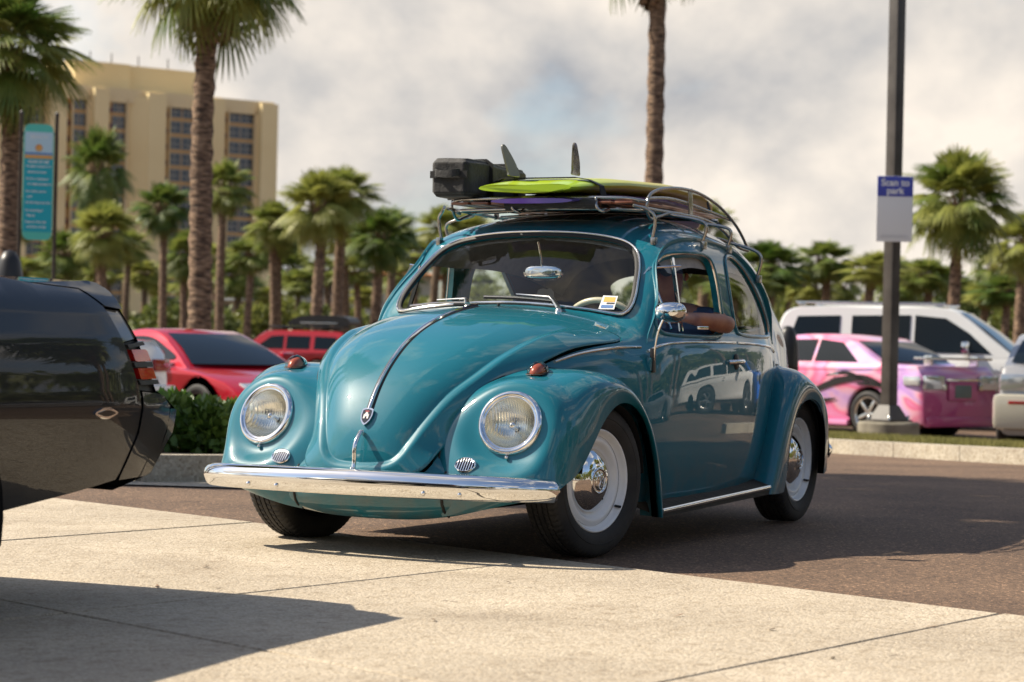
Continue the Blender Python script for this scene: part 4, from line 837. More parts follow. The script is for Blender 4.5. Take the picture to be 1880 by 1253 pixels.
# ---- wipers, washer nozzle, door mirror, vent panes
def ws_pt(y, z, off=.012):
    q = BD.solve([(abs(y), z)], (1, 2), ur=(11.5, 18), vr=(0, 5)); P, N = on(BODY, q, off, 1 if y >= 0 else -1); return P[0], N[0]
for piv, tip0, tip1 in (((-.13, .985), (-.19, 1.002), (-.475, .985)), ((.285, .975), (.20, 1.018), (-.115, 1.030))):
    p, n = ws_pt(*piv, .0); wp = bpy.data.objects.new('wiper', None); col.objects.link(wp); wp.parent = car
    V, F = lathe([(.017, -.012), (.015, .006), (.011, .014), (0, .016)], 16, 'Z'); base = Vector(p); mk('pivot', np.array(V)+p+[.02, 0, -.004], F, M_SILVER, wp)
    a, _ = ws_pt(tip0[0], tip0[1], .026); mid = (a+np.array(ws_pt(tip0[0]+(tip1[0]-tip0[0])*.45, tip0[1]+(tip1[1]-tip0[1])*.45+.006, .028)[0]))/2
    m2 = ws_pt(tip0[0]+(tip1[0]-tip0[0])*.5, tip0[1]+(tip1[1]-tip0[1])*.5+.004, .026)[0]
    mb = MB(); mb.add(*sweep([p+[.02, 0, .012], (p+[.02, 0, .012])*.5+a*.5+[0, 0, .006], a, m2], [(.006*math.cos(t), .0085*math.sin(t)) for t in np.linspace(0, 2*math.pi, 8, endpoint=False)], scale=[1.5, 1.2, .8, .5])); mb.build('arm', M_SILVER, wp)
    b0 = ws_pt(tip0[0]+.02, tip0[1]-.012, .012)[0]; b1 = ws_pt(tip1[0], tip1[1]-.008, .012)[0]; bm_ = ws_pt((tip0[0]+tip1[0])/2, (tip0[1]+tip1[1])/2-.006, .013)[0]
    mb = MB(); mb.tube(smooth_path([b0, bm_, b1], 16)+[0, 0, .004], .005, 6); mb.build('blade', M_SILVER, wp)
    mb = MB(); mb.add(*sweep(smooth_path([b0, bm_, b1], 16), [(-.007, -.002), (.003, -.002), (.003, .002), (-.007, .002)], upv=(0, 0, 1))); mb.build('blade_rubber', M_RUBBER, wp)
p = BODY(np.array([18.35]), np.array([0.]))[0]; V, F = lathe([(.006, -.004), (.006, .008), (.003, .013), (0, .014)], 10, 'Z'); mk('washer_nozzle', np.array(V)+p, F, M_BLACK, car)
mr = bpy.data.objects.new('door_mirror', None); col.objects.link(mr); mr.parent = car
hp = np.array([-.505, .700, .772])
mb = MB(); mb.tube(smooth_path([hp+[0, .008, -.02], hp+[.004, .014, .05], hp+[.006, .028, .12], hp+[.010, .050, .170], hp+[.012, .062, .190]], 24), .0048, 8); mb.build('mirror_arm', M_CHROME, mr)
bm = bmesh.new(); bm_box(bm, tuple(hp+[.0, .006, .005]), (.030, .016, .10), bev=.003); from_bm('mirror_bracket', bm, M_PLASTIC, mr)
# rounded-rectangular chrome shell, its glass facing back
def supere(w, h, n=40, e=2.8): return [(w*math.copysign(abs(math.cos(t))**(2/e), math.cos(t)), h*math.copysign(abs(math.sin(t))**(2/e), math.sin(t))) for t in np.linspace(0, 2*math.pi, n, endpoint=False)]
mc = hp+np.array([.000, .075, .205]); V = []; S_ = supere(.064, .041); ks = [(-.028, 1.0), (-.026, 1.03), (-.012, 1.02), (.004, .93), (.018, .74), (.027, .45), (.031, .15), (.0315, 0.001)]
ang = R(10)
for d, k in ks:
    for a, b in S_:
        y = a*k*(1-.12*(b < 0)*abs(b)/.041); V.append((mc[0]+d*math.cos(ang)-y*math.sin(ang)*-1*0+(-y*math.sin(ang)), mc[1]+y*math.cos(ang)+d*math.sin(ang), mc[2]+b*k))
n = len(S_); F = [(i*n+k, i*n+(k+1) % n, (i+1)*n+(k+1) % n, (i+1)*n+k) for i in range(len(ks)-1) for k in range(n)]
mk('mirror_shell', V, F, M_CHROME, mr); mk('mirror_glass', V[:n], [tuple(reversed(range(n)))], mat('mirror_glass', (.75, .75, .75), rough=.02, metal=1), mr)
for side in (1, -1):
    vt = bpy.data.objects.new('vent_window', None); col.objects.link(vt); vt.parent = car
    # divider post and the opened quarter light swung outwards on it
    def dp(x, z, off): 
        q = BD.solve([(x, z)], (0, 2), ur=(3, 20), vr=(3, 11)); P, N = on(BODY, q, off, side); return P[0]
    top = dp(-.930, 1.225, -.012); bot = dp(-.880, .905, -.012)
    mb = MB(); mb.add(*sweep([bot, (top+bot)/2, top], [(-.006, -.008), (.006, -.008), (.006, .008), (-.006, .008)])); mb.build('divider_post', M_CHROME if side > 0 else M_RUBBER, vt)
    a0 = dp(-.80, 1.170, .0); b0 = dp(-.765, .912, .0); dv = np.array([-.10, .105*side, 0])
    f0 = a0+np.array([.085, -.02*side, -.075])*1.0; q0 = b0+np.array([.075, -.02*side, .0])
    c0 = a0+dv+[0, 0, .012]; c1 = b0+dv*1.05+[0, 0, .0]
    V = [f0, q0, b0, c1, c0, a0]; mk('pane', V, [(0, 1, 2, 3, 4, 5)], M_GLASS, vt, smooth=False)
    mb = MB(); mb.tube([f0, a0, c0], .005, 6); mb.build('pane_top_rail', M_CHROME, vt)
    mb = MB(); mb.tube([a0, (a0+b0)/2, b0], .005, 6); mb.build('pivot_post', M_CHROME, vt)
    bm = bmesh.new(); bm_box(bm, tuple(c1+[.01, -.004*side, .006]), (.05, .008, .014), rz=-.8*side, bev=.002); from_bm('catch', bm, M_CHROME, vt)
# parking sticker low in the windscreen corner
p, n = ws_pt(.452, 1.012, .003); M = axis_mat(p, n, 1)
def st(name, quad, m, d): 
    o = mk(name, [M @ Vector((d, a, b)) for a, b in quad], [(0, 1, 2, 3)], m, wsg, smooth=False); return o
stk = st('sticker', [(-.034, -.036), (.034, -.036), (.038, .038), (-.026, .040)], mat('sticker_paper', (.80, .80, .78), rough=.5), .001)
for nm, q, c in (('sticker_sun', [(-.02, .004), (.03, .004), (.030, .030), (-.018, .032)], (.85, .42, .10)), ('sticker_wave', [(-.026, -.030), (.026, -.030), (.028, -.014), (-.024, -.012)], (.10, .20, .42)), ('sticker_line', [(-.004, -.008), (.030, -.008), (.031, .000), (-.004, .000)], (.05, .05, .06))):
    st(nm, q, mat(nm, c, rough=.5), .002)

# ---- interior
bm = bmesh.new(); bm_box(bm, (-.66, 0, .905), (.16, 1.14, .07), bev=.025); bm_box(bm, (-.70, 0, .80), (.06, 1.18, .2), bev=.02); from_bm('dashboard', bm, M_TEAL, car)
for y in (-.30, .32):
    bm = bmesh.new(); bm_box(bm, (-1.22, y, .50), (.50, .50, .16), bev=.06); bm_box(bm, (-1.50, y, .72), (.14, .48, .50), ry=R(-12), bev=.06); from_bm('seat', bm, M_SEAT, car)
bm = bmesh.new(); bm_box(bm, (-2.02, 0, .68), (.16, 1.12, .42), ry=R(-14), bev=.05); from_bm('rear_seat', bm, M_SEAT, car)
bm = bmesh.new(); bm_box(bm, (-2.0, .28, .935), (.10, .42, .04), bev=.012); from_bm('folded_red_towel', bm, mat('red_cloth', (.45, .02, .02), rough=.9), car)
sw = bpy.data.objects.new('steering_wheel', None); col.objects.link(sw); sw.parent = car; sw.matrix_world = axis_mat((-.86, .34, .860), (-.86, 0, .50), 1)
mb = MB(); mb.tube([(0, .195*math.cos(t), .195*math.sin(t)) for t in np.linspace(0, 2*math.pi, 64, endpoint=False)], .0135, 10, closed=True); mb.build('wheel_rim', M_CREAM, sw)
mb = MB(); mb.tube([(0, -.19, 0), (-.03, 0, 0), (0, .19, 0)], .009, 8); mb.tube([(-.03, 0, 0), (-.28, 0, 0)], .022, 12); mb.build('spokes', M_CREAM, sw)
# rear view mirror and its hanging air freshener
rm = bpy.data.objects.new('rear_view_mirror', None); col.objects.link(rm); rm.parent = car
top = ws_pt(0.0, 1.300, -.02)[0]; mb = MB(); mc2 = top+np.array([-.055, 0, -.135]); mb.tube([top, top+[-.03, 0, -.06], mc2], .004, 8); mb.build('stem', M_CHROME, rm)
V = []; S_ = supere(.095, .036, 40, 3); ks = [(-.014, .98), (-.006, 1.0), (.004, .96), (.011, .82), (.015, .5), (.016, .001)]
for d, k in ks:
    for a, b in S_: V.append((mc2[0]+d, mc2[1]+a*k+.0, mc2[2]+b*k))
n = len(S_); F = [(i*n+k, i*n+(k+1) % n, (i+1)*n+(k+1) % n, (i+1)*n+k) for i in range(len(ks)-1) for k in range(n)]+[tuple(reversed(range(n)))]
mk('mirror_shell', V, F, M_CHROME, rm)
tagm = mat('grey_card', (.13, .11, .09), rough=.7)
pl = [(-.045, -.11), (-.045, .06), (-.032, .085), (-.01, .092), (.01, .086), (.028, .092), (.043, .075), (.046, .03), (.030, -.04), (.045, -.075), (.040, -.11)]
tg = thing('air_freshener', 'grey card tag hanging from the rear view mirror behind the windscreen', 'air freshener', tuple(mc2+[-.03, 0, -.16]))
V, F = extrude_poly(pl, -.002, .002, lambda a, b, d: (d, a, b)); mk('card', V, F, tagm, tg, smooth=False)
mb = MB(); mb.tube([(.0, 0, .088), (.008, 0, .15)], .0015, 5); mb.build('string', M_BLACK, tg)
tx = bpy.data.curves.new('card_lettering', 'FONT'); tx.body = 'CHIPPER'; tx.size = .032; tx.extrude = .0006; tx.align_x = 'CENTER'; tx.align_y = 'CENTER'; tx.materials.append(mat('white_ink', (.9, .88, .82), rough=.6))
to = bpy.data.objects.new('lettering_source', tx); col.objects.link(to); me_ = bpy.data.meshes.new_from_object(to.evaluated_get(bpy.context.evaluated_depsgraph_get())); bpy.data.objects.remove(to)
to = bpy.data.objects.new('card_lettering', me_); col.objects.link(to); to.parent = tg
to.matrix_basis = Matrix(((0, 0, 1, .0035), (0, -1, 0, .010), (1, 0, 0, -.02), (0, 0, 0, 1)))
# ------------------------------------------------------------------ ground
F2 = np.array([-.8975, -.4410]); R2 = np.array([-.4410, .8975]); C2 = np.array([8.2083, 4.3388])
def W2(D, s): p = C2+F2*D+R2*s; return float(p[0]), float(p[1])     # D metres ahead of the camera spot, s metres to its right
def AT(D, px): return W2(D, (px-940)/4193*D)
def gz_xy(x, y):
    D = (x-C2[0])*F2[0]+(y-C2[1])*F2[1]; t = min(max((D-11)/20, 0), 1); return -.30*t*t*(3-2*t)
def GP(D, px, dz=0): x, y = AT(D, px); return (x, y, gz_xy(x, y)+dz)
m_asph = mat('asphalt', (.06, .05, .045), rough=.85)
def asph(m, base=((.094, .062, .043), (.155, .104, .071))):
    tc = nd(m, 'ShaderNodeTexCoord'); big = nd(m, 'ShaderNodeTexNoise', Scale=.7, Detail=5); vo = nd(m, 'ShaderNodeTexVoronoi', Scale=110.); fine = nd(m, 'ShaderNodeTexNoise', Scale=160., Detail=3)
    for n in (big, vo, fine): lk(m, tc.outputs['Object'], n.inputs['Vector'])
    c0 = ramp(m, big.outputs['Fac'], [(.35, base[0]), (.68, base[1])])
    hue = ramp(m, vo.outputs['Color'], [(.0, (.35, .33, .31)), (.5, (1.0, .95, .9)), (.80, (1.5, 1.4, 1.25)), (.93, (3.4, 3.1, 2.7)), (1., (4.2, 4.0, 3.6))])
    mx = nd(m, 'ShaderNodeMix', data_type='RGBA', blend_type='MULTIPLY'); mx.inputs['Factor'].default_value = 1; lk(m, c0, mx.inputs['A']); lk(m, hue, mx.inputs['B'])
    lk(m, mx.outputs['Result'], bsdf(m).inputs['Base Color'])
    b = nd(m, 'ShaderNodeBump', Strength=.55, Distance=.006); lk(m, vo.outputs['Distance'], b.inputs['Height']); b2 = nd(m, 'ShaderNodeBump', Strength=.4, Distance=.003); lk(m, fine.outputs['Fac'], b2.inputs['Height']); lk(m, b.outputs[0], b2.inputs['Normal']); lk(m, b2.outputs[0], bsdf(m).inputs['Normal'])
asph(m_asph)
m_conc = mat('exposed_aggregate', (.4, .36, .3), rough=.8)
def conc(m, a=(.37, .32, .25), b_=(.485, .425, .335), scale=135.):
    tc = nd(m, 'ShaderNodeTexCoord'); big = nd(m, 'ShaderNodeTexNoise', Scale=1.3, Detail=6); vo = nd(m, 'ShaderNodeTexVoronoi', Scale=scale); vo2 = nd(m, 'ShaderNodeTexVoronoi', Scale=scale*.43); fine = nd(m, 'ShaderNodeTexNoise', Scale=18., Detail=6)
    for n in (big, vo, vo2, fine): lk(m, tc.outputs['Object'], n.inputs['Vector'])
    c0 = ramp(m, big.outputs['Fac'], [(.32, a), (.70, b_)])
    hue = ramp(m, vo.outputs['Color'], [(.0, (.56, .50, .43)), (.22, (.86, .82, .77)), (.6, (1.04, 1.02, 1.0)), (.9, (1.20, 1.17, 1.12)), (1., (1.30, 1.28, 1.24))])
    mx = nd(m, 'ShaderNodeMix', data_type='RGBA', blend_type='MULTIPLY'); mx.inputs['Factor'].default_value = 1; lk(m, c0, mx.inputs['A']); lk(m, hue, mx.inputs['B'])
    st = ramp(m, fine.outputs['Fac'], [(.28, (.66, .62, .57)), (.40, (.90, .88, .85)), (.55, (1, 1, 1))]); m2 = nd(m, 'ShaderNodeMix', data_type='RGBA', blend_type='MULTIPLY'); m2.inputs['Factor'].default_value = .8; lk(m, mx.outputs['Result'], m2.inputs['A']); lk(m, st, m2.inputs['B'])
    lk(m, m2.outputs['Result'], bsdf(m).inputs['Base Color'])
    b = nd(m, 'ShaderNodeBump', Strength=.5, Distance=.004); b.invert = True; lk(m, vo.outputs['Distance'], b.inputs['Height']); b2 = nd(m, 'ShaderNodeBump', Strength=.4, Distance=.008); b2.invert = True; lk(m, vo2.outputs['Distance'], b2.inputs['Height']); lk(m, b.outputs[0], b2.inputs['Normal']); lk(m, b2.outputs[0], bsdf(m).inputs['Normal'])
conc(m_conc)
def stains(m, scale, lo, hi, colr, amt):
    b = bsdf(m); src = b.inputs['Base Color'].links[0].from_socket; tc = nd(m, 'ShaderNodeTexCoord'); n = nd(m, 'ShaderNodeTexNoise', Scale=scale, Detail=8., Roughness=.62); lk(m, tc.outputs['Object'], n.inputs['Vector'])
    f = ramp(m, n.outputs['Fac'], [(lo, (0, 0, 0)), (hi, (amt,)*3)]); mx = nd(m, 'ShaderNodeMix', data_type='RGBA', blend_type='MULTIPLY'); lk(m, f, mx.inputs['Factor']); lk(m, src, mx.inputs['A']); mx.inputs['B'].default_value = (*colr, 1); lk(m, mx.outputs['Result'], b.inputs['Base Color'])
stains(m_conc, 1.1, .52, .70, (.62, .58, .54), .55); stains(m_conc, 6.5, .66, .72, (.30, .27, .25), .75)
stains(m_asph, .45, .50, .66, (.62, .62, .64), .6); stains(m_asph, 3.0, .66, .70, (.35, .34, .34), .8)
m_kerb = mat('kerb_concrete', (.45, .42, .37), rough=.85); conc(m_kerb, (.34, .31, .26), (.46, .42, .34), 60.)
# one asphalt sheet reaching the horizon, falling gently beyond the crossing
def sheet():
    Ds = list(np.arange(-40, 8, 6))+list(np.arange(8, 36, 1.5))+[40, 60, 100, 200, 400, 900, 1800]; ss = [-1800, -900, -400, -200, -100]+list(np.arange(-60, 61, 5))+[100, 200, 400, 900, 1800]
    V = []
    for D in Ds:
        for s in ss:
            x, y = W2(D, s); V.append((x, y, gz_xy(x, y)-.004))
    n = len(ss); F = [(i*n+k, i*n+k+1, (i+1)*n+k+1, (i+1)*n+k) for i in range(len(Ds)-1) for k in range(n-1)]
    return mk('road', V, [tuple(reversed(f)) for f in F], m_asph, kind='structure')
sheet()
# pavement of exposed aggregate slabs with open joints
pav = bpy.data.objects.new('pavement', None); col.objects.link(pav); pav['kind'] = 'structure'
O = np.array([1.035, 2.56]); e1 = -np.array([.395, 1.0]); e1 /= np.linalg.norm(e1); e2 = np.array([1, -.165]); e2 /= np.linalg.norm(e2)
bm = bmesh.new(); q = [O+e1*a+e2*b for a, b in ((-6, .0), (9.2, .0), (9.2, 14), (-6, 14))]; bm.faces.new([bm.verts.new((p[0], p[1], .002)) for p in q]); 
o_ = from_bm('joint_bed', bm, mat('joint_dirt', (.07, .058, .045), rough=.95), pav, smooth=False)
al = [-6.06, -4.03, -2.0, 0, 2.06, 4.02, 6.0, 7.6, 9.2]; bl = [0, 2.52, 5.0, 7.5, 10.0, 14]
rnd = random.Random(5)
for i in range(len(al)-1):
    for j in range(len(bl)-1):
        g_ = .008; A0, A1, B0, B1 = al[i]+g_, al[i+1]-g_, bl[j]+(g_ if j else 0), bl[j+1]-g_; dz = .012+rnd.uniform(-.0015, .0015)
        top = []; 
        per = []
        for (a0, b0), (a1, b1) in (((A0, B0), (A0, B1)), ((A0, B1), (A1, B1)), ((A1, B1), (A1, B0)), ((A1, B0), (A0, B0))):
            n = 14
            for k in range(n):
                t = k/n; a = a0+(a1-a0)*t; b = b0+(b1-b0)*t; w = rnd.uniform(-.0022, .0022); per.append((a+w, b+w))
        P = [O+e1*a+e2*b for a, b in per]; cA, cB = (A0+A1)/2, (B0+B1)/2
        inn = [O+e1*(a+(.004 if a < cA else -.004))+e2*(b+(.004 if b < cB else -.004)) for a, b in per]; n = len(P)
        V = [(p[0], p[1], dz) for p in inn]+[(p[0], p[1], dz-.004) for p in P]+[(p[0], p[1], -.01) for p in P]
        F = [tuple(range(n))]+[(r*n+k, (r+1)*n+k, (r+1)*n+(k+1) % n, r*n+(k+1) % n) for r in (0, 1) for k in range(n)]
        mk('slab', V, F, m_conc, pav, smooth=False)
def kerb_run(name, P, w=.30, h=.15, base=None, parent=None, seg=1.2):
    """kerb stones along a ground line, each stone separate; the body lies to the left of the line"""
    ob = bpy.data.objects.new(name, None); col.objects.link(ob); ob['kind'] = 'structure'
    P = resample(np.array(P, float), seg)
    for i in range(len(P)-1):
        a, b = P[i], P[i+1]; t = (b-a)/np.linalg.norm(b-a); nrm = np.array([-t[1], t[0]]); a = a+t*.006; b = b-t*.006
        z0, z1 = gz_xy(*a), gz_xy(*b)
        sec = [(0, -.05), (.015, h*.72), (.035, h-.012), (.06, h), (w, h), (w, -.05)]
        V = [(a[0]+nrm[0]*o, a[1]+nrm[1]*o, z0+z) for o, z in sec]+[(b[0]+nrm[0]*o, b[1]+nrm[1]*o, z1+z) for o, z in sec]; m = len(sec)
        F = [(k, k+1, m+k+1, m+k) for k in range(m-1)]+[tuple(range(m))[::-1], tuple(range(m, 2*m))]
        mk('kerb_stone', V, F, m_kerb, ob, smooth=False)
    return ob

# ------------------------------------------------------------------ palms
M_BARK = mat('palm_bark', (.16, .12, .09), rough=.9)
def bark(m):
    tc = nd(m, 'ShaderNodeTexCoord'); mp = nd(m, 'ShaderNodeMapping'); mp.inputs['Scale'].default_value = (1, 1, 4.5); n = nd(m, 'ShaderNodeTexNoise', Scale=5.5, Detail=9)
    lk(m, tc.outputs['Object'], mp.inputs[0]); lk(m, mp.outputs[0], n.inputs['Vector']); c = ramp(m, n.outputs['Fac'], [(.36, (.045, .030, .022)), (.50, (.18, .115, .075)), (.66, (.36, .25, .16))]); lk(m, c, bsdf(m).inputs['Base Color'])
    b = nd(m, 'ShaderNodeBump', Strength=.9, Distance=.05); lk(m, n.outputs['Fac'], b.inputs['Height']); lk(m, b.outputs[0], bsdf(m).inputs['Normal'])
bark(M_BARK)
M_BOOT = noisy(mat('palm_boots', (.22, .15, .10), rough=.9), (.13, .085, .055), (.30, .20, .13), scale=6)
def leafmat(name, c1, c2, tl=.35):
    m = mat(name, c1, rough=.45); tc = nd(m, 'ShaderNodeTexCoord'); n = nd(m, 'ShaderNodeTexNoise', Scale=1.7, Detail=3); lk(m, tc.outputs['Object'], n.inputs['Vector'])
    oi = nd(m, 'ShaderNodeObjectInfo'); ad = nd(m, 'ShaderNodeMath', operation='ADD'); mu = nd(m, 'ShaderNodeMath', operation='MULTIPLY'); mu.inputs[1].default_value = .5
    lk(m, oi.outputs['Random'], mu.inputs[0]); lk(m, mu.outputs[0], ad.inputs[0]); lk(m, n.outputs['Fac'], ad.inputs[1])
    c = ramp(m, ad.outputs[0], [(.40, c1), (1.0, c2)]); lk(m, c, bsdf(m).inputs['Base Color'])
    t = nd(m, 'ShaderNodeBsdfTranslucent'); lk(m, c, t.inputs[0]); mx = nd(m, 'ShaderNodeMixShader'); mx.inputs[0].default_value = tl
    out = [x for x in m.node_tree.nodes if x.type == 'OUTPUT_MATERIAL'][0]; lk(m, bsdf(m).outputs[0], mx.inputs[1]); lk(m, t.outputs[0], mx.inputs[2]); lk(m, mx.outputs[0], out.inputs[0]); return m
M_FROND = leafmat('palm_frond', (.065, .13, .02), (.32, .33, .075))
M_FROND_DRY = leafmat('dry_palm_frond', (.20, .15, .06), (.32, .25, .11), .2)
def frond_geo(rd, pet=.95, rad=.75, nb=26, droop=.5, wid=.030):
    """costapalmate fan leaf along +x: a petiole and a fan of folded, drooping blades"""
    V = []; F = []
    def pt(t): return np.array([t, 0, .10*t-droop*.35*t*t])
    n = 6; w = .018
    for i in range(n+1):
        t = pet*i/n; p = pt(t); V += [(p[0], -w, p[2]), (p[0], w, p[2])]
    F += [(2*i, 2*i+1, 2*i+3, 2*i+2) for i in range(n)]
    hub = pt(pet); slope = .10-droop*.7*pet
    for k in range(nb):
        a = (k/(nb-1)*2-1)*R(118)+rd.uniform(-.03, .03); ln = rad*(1-.28*abs(a)/R(118))*rd.uniform(.9, 1.08)
        start = hub+np.array([.25*rad*(1-abs(a)/2.2), 0, slope*.2])*.6
        d = np.array([math.cos(a), math.sin(a), 0]); sidev = np.array([-math.sin(a), math.cos(a), 0]); o = len(V); m = 4
        for i in range(m+1):
            t = i/m; p = start+d*ln*t; z = start[2]+slope*ln*t*math.cos(a)-droop*.62*ln*t*t-(.10*abs(math.sin(a)))*ln*t+.02*(k % 2)
            ww = wid*(.55+.9*t*(1-t)*2)*(1 if t < 1 else .08); V += [(p[0]-sidev[0]*ww, p[1]-sidev[1]*ww, z-.012), (p[0], p[1], z+.012*(1-t)), (p[0]+sidev[0]*ww, p[1]+sidev[1]*ww, z-.012)]
        for i in range(m): b = o+3*i; F += [(b, b+1, b+4, b+3), (b+1, b+2, b+5, b+4)]
    return V, F
rf = random.Random(11)
FROND_MESH = []
for k in range(5):
    V, F = frond_geo(rf, .80+.1*k % .3, .80, 26, [.25, .5, .8, 1.1, 1.5][k]); me = bpy.data.meshes.new('frond'); me.from_pydata([tuple(map(float, v)) for v in V], [], F); me.materials.append(M_FROND); me.polygons.foreach_set('use_smooth', [True]*len(F)); FROND_MESH.append(me)
V, F = frond_geo(rf, .8, .65, 20, 1.7, .022); DRY = bpy.data.meshes.new('dry_frond'); DRY.from_pydata([tuple(map(float, v)) for v in V], [], F); DRY.materials.append(M_FROND_DRY)
def frond_places(rd, n):
    out = []
    for k in range(n):
        t = (k+.5)/n; el = R(84-124*t**1.12+rd.uniform(-9, 9)); az = k*2.39996+rd.uniform(-.25, .25); mi = 0 if t < .22 else 1 if t < .52 else 2 if t < .85 else 3
        out.append((az, el, mi, rd.uniform(.88, 1.1)))
    return out
def trunk_geo(rd, h, r0, r1, lean, seg=40, boots=.9):
    V = []; F = []; n = 14
    for i in range(seg+1):
        t = i/seg; r = r0+(r1-r0)*t; r *= 1+.075*((i % 2)*2-1)*(1 if t > .03 else 0); r *= 1.22-.22*min(1, t/.06)
        cx, cy = lean[0]*(t*t*.6+t*.4)+.05*math.sin(t*5+lean[1]*9), lean[1]*(t*t*.6+t*.4)+.04*math.sin(t*4+1)
        for k in range(n): a = 2*math.pi*k/n; q = r*(1+.035*rd.uniform(-1, 1)); V.append((cx+q*math.cos(a), cy+q*math.sin(a), h*t))
    for i in range(seg):
        for k in range(n): F.append((i*n+k, i*n+(k+1) % n, (i+1)*n+(k+1) % n, (i+1)*n+k))
    F.append(tuple(range(seg*n, seg*n+n)))
    return V, F, (V[-1][0], V[-1][1])
def boots_geo(rd, h, r, cx, cy, length=.9, n=46):
    V = []; F = []
    for k in range(n):
        a = k*2.39996; z = h-length*(k/n)+.10; o = len(V); rr = r*(1.02+.25*(1-k/n)); w = .055
        dx, dy = math.cos(a), math.sin(a); tx, ty = -dy, dx; up_ = rd.uniform(.16, .30); out = rd.uniform(.08, .16)*(1.4-k/n)
        V += [(cx+dx*rr*.85-tx*w, cy+dy*rr*.85-ty*w, z-.12), (cx+dx*rr*.85+tx*w, cy+dy*rr*.85+ty*w, z-.12), (cx+dx*(rr+out)+tx*w*.5, cy+dy*(rr+out)+ty*w*.5, z+up_), (cx+dx*(rr+out)-tx*w*.5, cy+dy*(rr+out)-ty*w*.5, z+up_), (cx+dx*(rr+.05), cy+dy*(rr+.05), z-.05)]
        F += [(o, o+1, o+4), (o+1, o+2, o+4), (o+2, o+3, o+4), (o+3, o, o+4)]
    return V, F
PALM_N = [0]
def palm(D, px, h, cr, label, group='sabal palms around the car park', r=.19, lean=(0, 0), nf=44, single=True, loc=None, dry=5, seed=None, bl=.9):
    """h crown height, cr crown scale; single: every frond an object of its own, else one crown mesh"""
    PALM_N[0] += 1; rd = random.Random(seed or PALM_N[0]*7+1)
    x, y, z = GP(D, px) if loc is None else loc
    t = thing('palm_tree', label, 'palm tree', (x, y, z), rd.uniform(0, 6.28), group)
    V, F, (cx, cy) = trunk_geo(rd, h, r*1.1, r*.86, lean); mk('trunk', V, F, M_BARK, t)
    V, F = boots_geo(rd, h, r, cx, cy, bl*cr, int(46*bl/.9)); mk('leaf_bases', V, F, M_BOOT, t, smooth=False, kind='stuff')
    pl = frond_places(rd, nf)+[(rd.uniform(0, 6.28), R(rd.uniform(-80, -55)), -1, .8) for _ in range(dry)]
    Vs = []; Fs = []; Ms = []
    for az, el, mi, s_ in pl:
        s_ = s_*cr
        M = Matrix.Translation((cx, cy, h+.05)) @ Matrix.Rotation(az, 4, 'Z') @ Matrix.Rotation(-el, 4, 'Y') @ Matrix.Rotation(rd.uniform(-.35, .35), 4, 'X') @ Matrix.Diagonal((s_, s_, s_, 1))
        me = DRY if mi < 0 else FROND_MESH[mi]
        if single:
            o = bpy.data.objects.new('frond', me); col.objects.link(o); o.parent = t; o.matrix_basis = M
        else:
            co = np.empty(len(me.vertices)*3); me.vertices.foreach_get('co', co); co = co.reshape(-1, 3); A = np.array(M); q = co@A[:3, :3].T+A[:3, 3]; o_ = len(Vs)
            Vs += q.tolist(); Fs += [tuple(v+o_ for v in p.vertices) for p in me.polygons]; Ms += [1 if mi < 0 else 0]*len(me.polygons)
    if not single:
        o = mk('crown', Vs, Fs, [M_FROND, M_FROND_DRY], t); o.data.polygons.foreach_set('material_index', Ms); t['_crown'] = 1
    return t
def palm_copy(src, D, px, label, sc_=1., rz=0., loc=None, group='sabal palms around the car park', zs=1.):
    c = copy_tree(src); x, y, z = GP(D, px) if loc is None else loc; c.location = (x, y, z); c.rotation_euler = (0, 0, rz); c.scale = (sc_, sc_, sc_*zs); c['label'] = label; c['group'] = group; return c
def hz(px): return 637.4+(px-940)*math.tan(R(1.278))
def palm_h(D, px, yc):          # height of something seen at row yc
    x, y, z = GP(D, px); return .819-z+(hz(px)-yc)/4193*D

# leafy shrubs and small broadleaved trees: many leaf-sized faces through an uneven volume
M_LEAF = leafmat('shrub_leaf', (.045, .11, .018), (.20, .28, .045), .3)
M_LEAF2 = leafmat('tree_leaf', (.06, .10, .025), (.24, .25, .06), .3)
def foliage_geo(rd, blobs, n, size):
    V = []; F = []; tot = sum(b[3]*b[4]*b[5] for b in blobs)
    for bx_, by_, bz_, rx, ry, rz in blobs:
        for _ in range(int(n*rx*ry*rz/tot)):
            while True:
                a = np.array([rd.uniform(-1, 1) for _ in range(3)]); q = np.linalg.norm(a)
                if .35 < q < 1: break
            a = a/q*(q**.45)*rd.uniform(.88, 1.06); c = np.array([bx_+a[0]*rx, by_+a[1]*ry, bz_+a[2]*rz])
            if c[2] < .02: continue
            d = np.array([rd.gauss(0, 1) for _ in range(3)])+a*.8+np.array([0, 0, .5]); d /= np.linalg.norm(d); s_ = np.cross(d, [rd.gauss(0, 1) for _ in range(3)]); s_ /= np.linalg.norm(s_)+1e-9
            l = size*rd.uniform(.6, 1.3); o = len(V); V += [tuple(c-s_*l*.05), tuple(c+d*l*.5-s_*l*.30), tuple(c+d*l), tuple(c+d*l*.5+s_*l*.30)]; F.append((o, o+1, o+2, o+3))
    return V, F
# ------------------------------------------------------------------ roadside: kerbs, island, hedge, grass
def S2(D, s): return np.array(W2(D, s))
def PX(D, px): return np.array(AT(D, px))
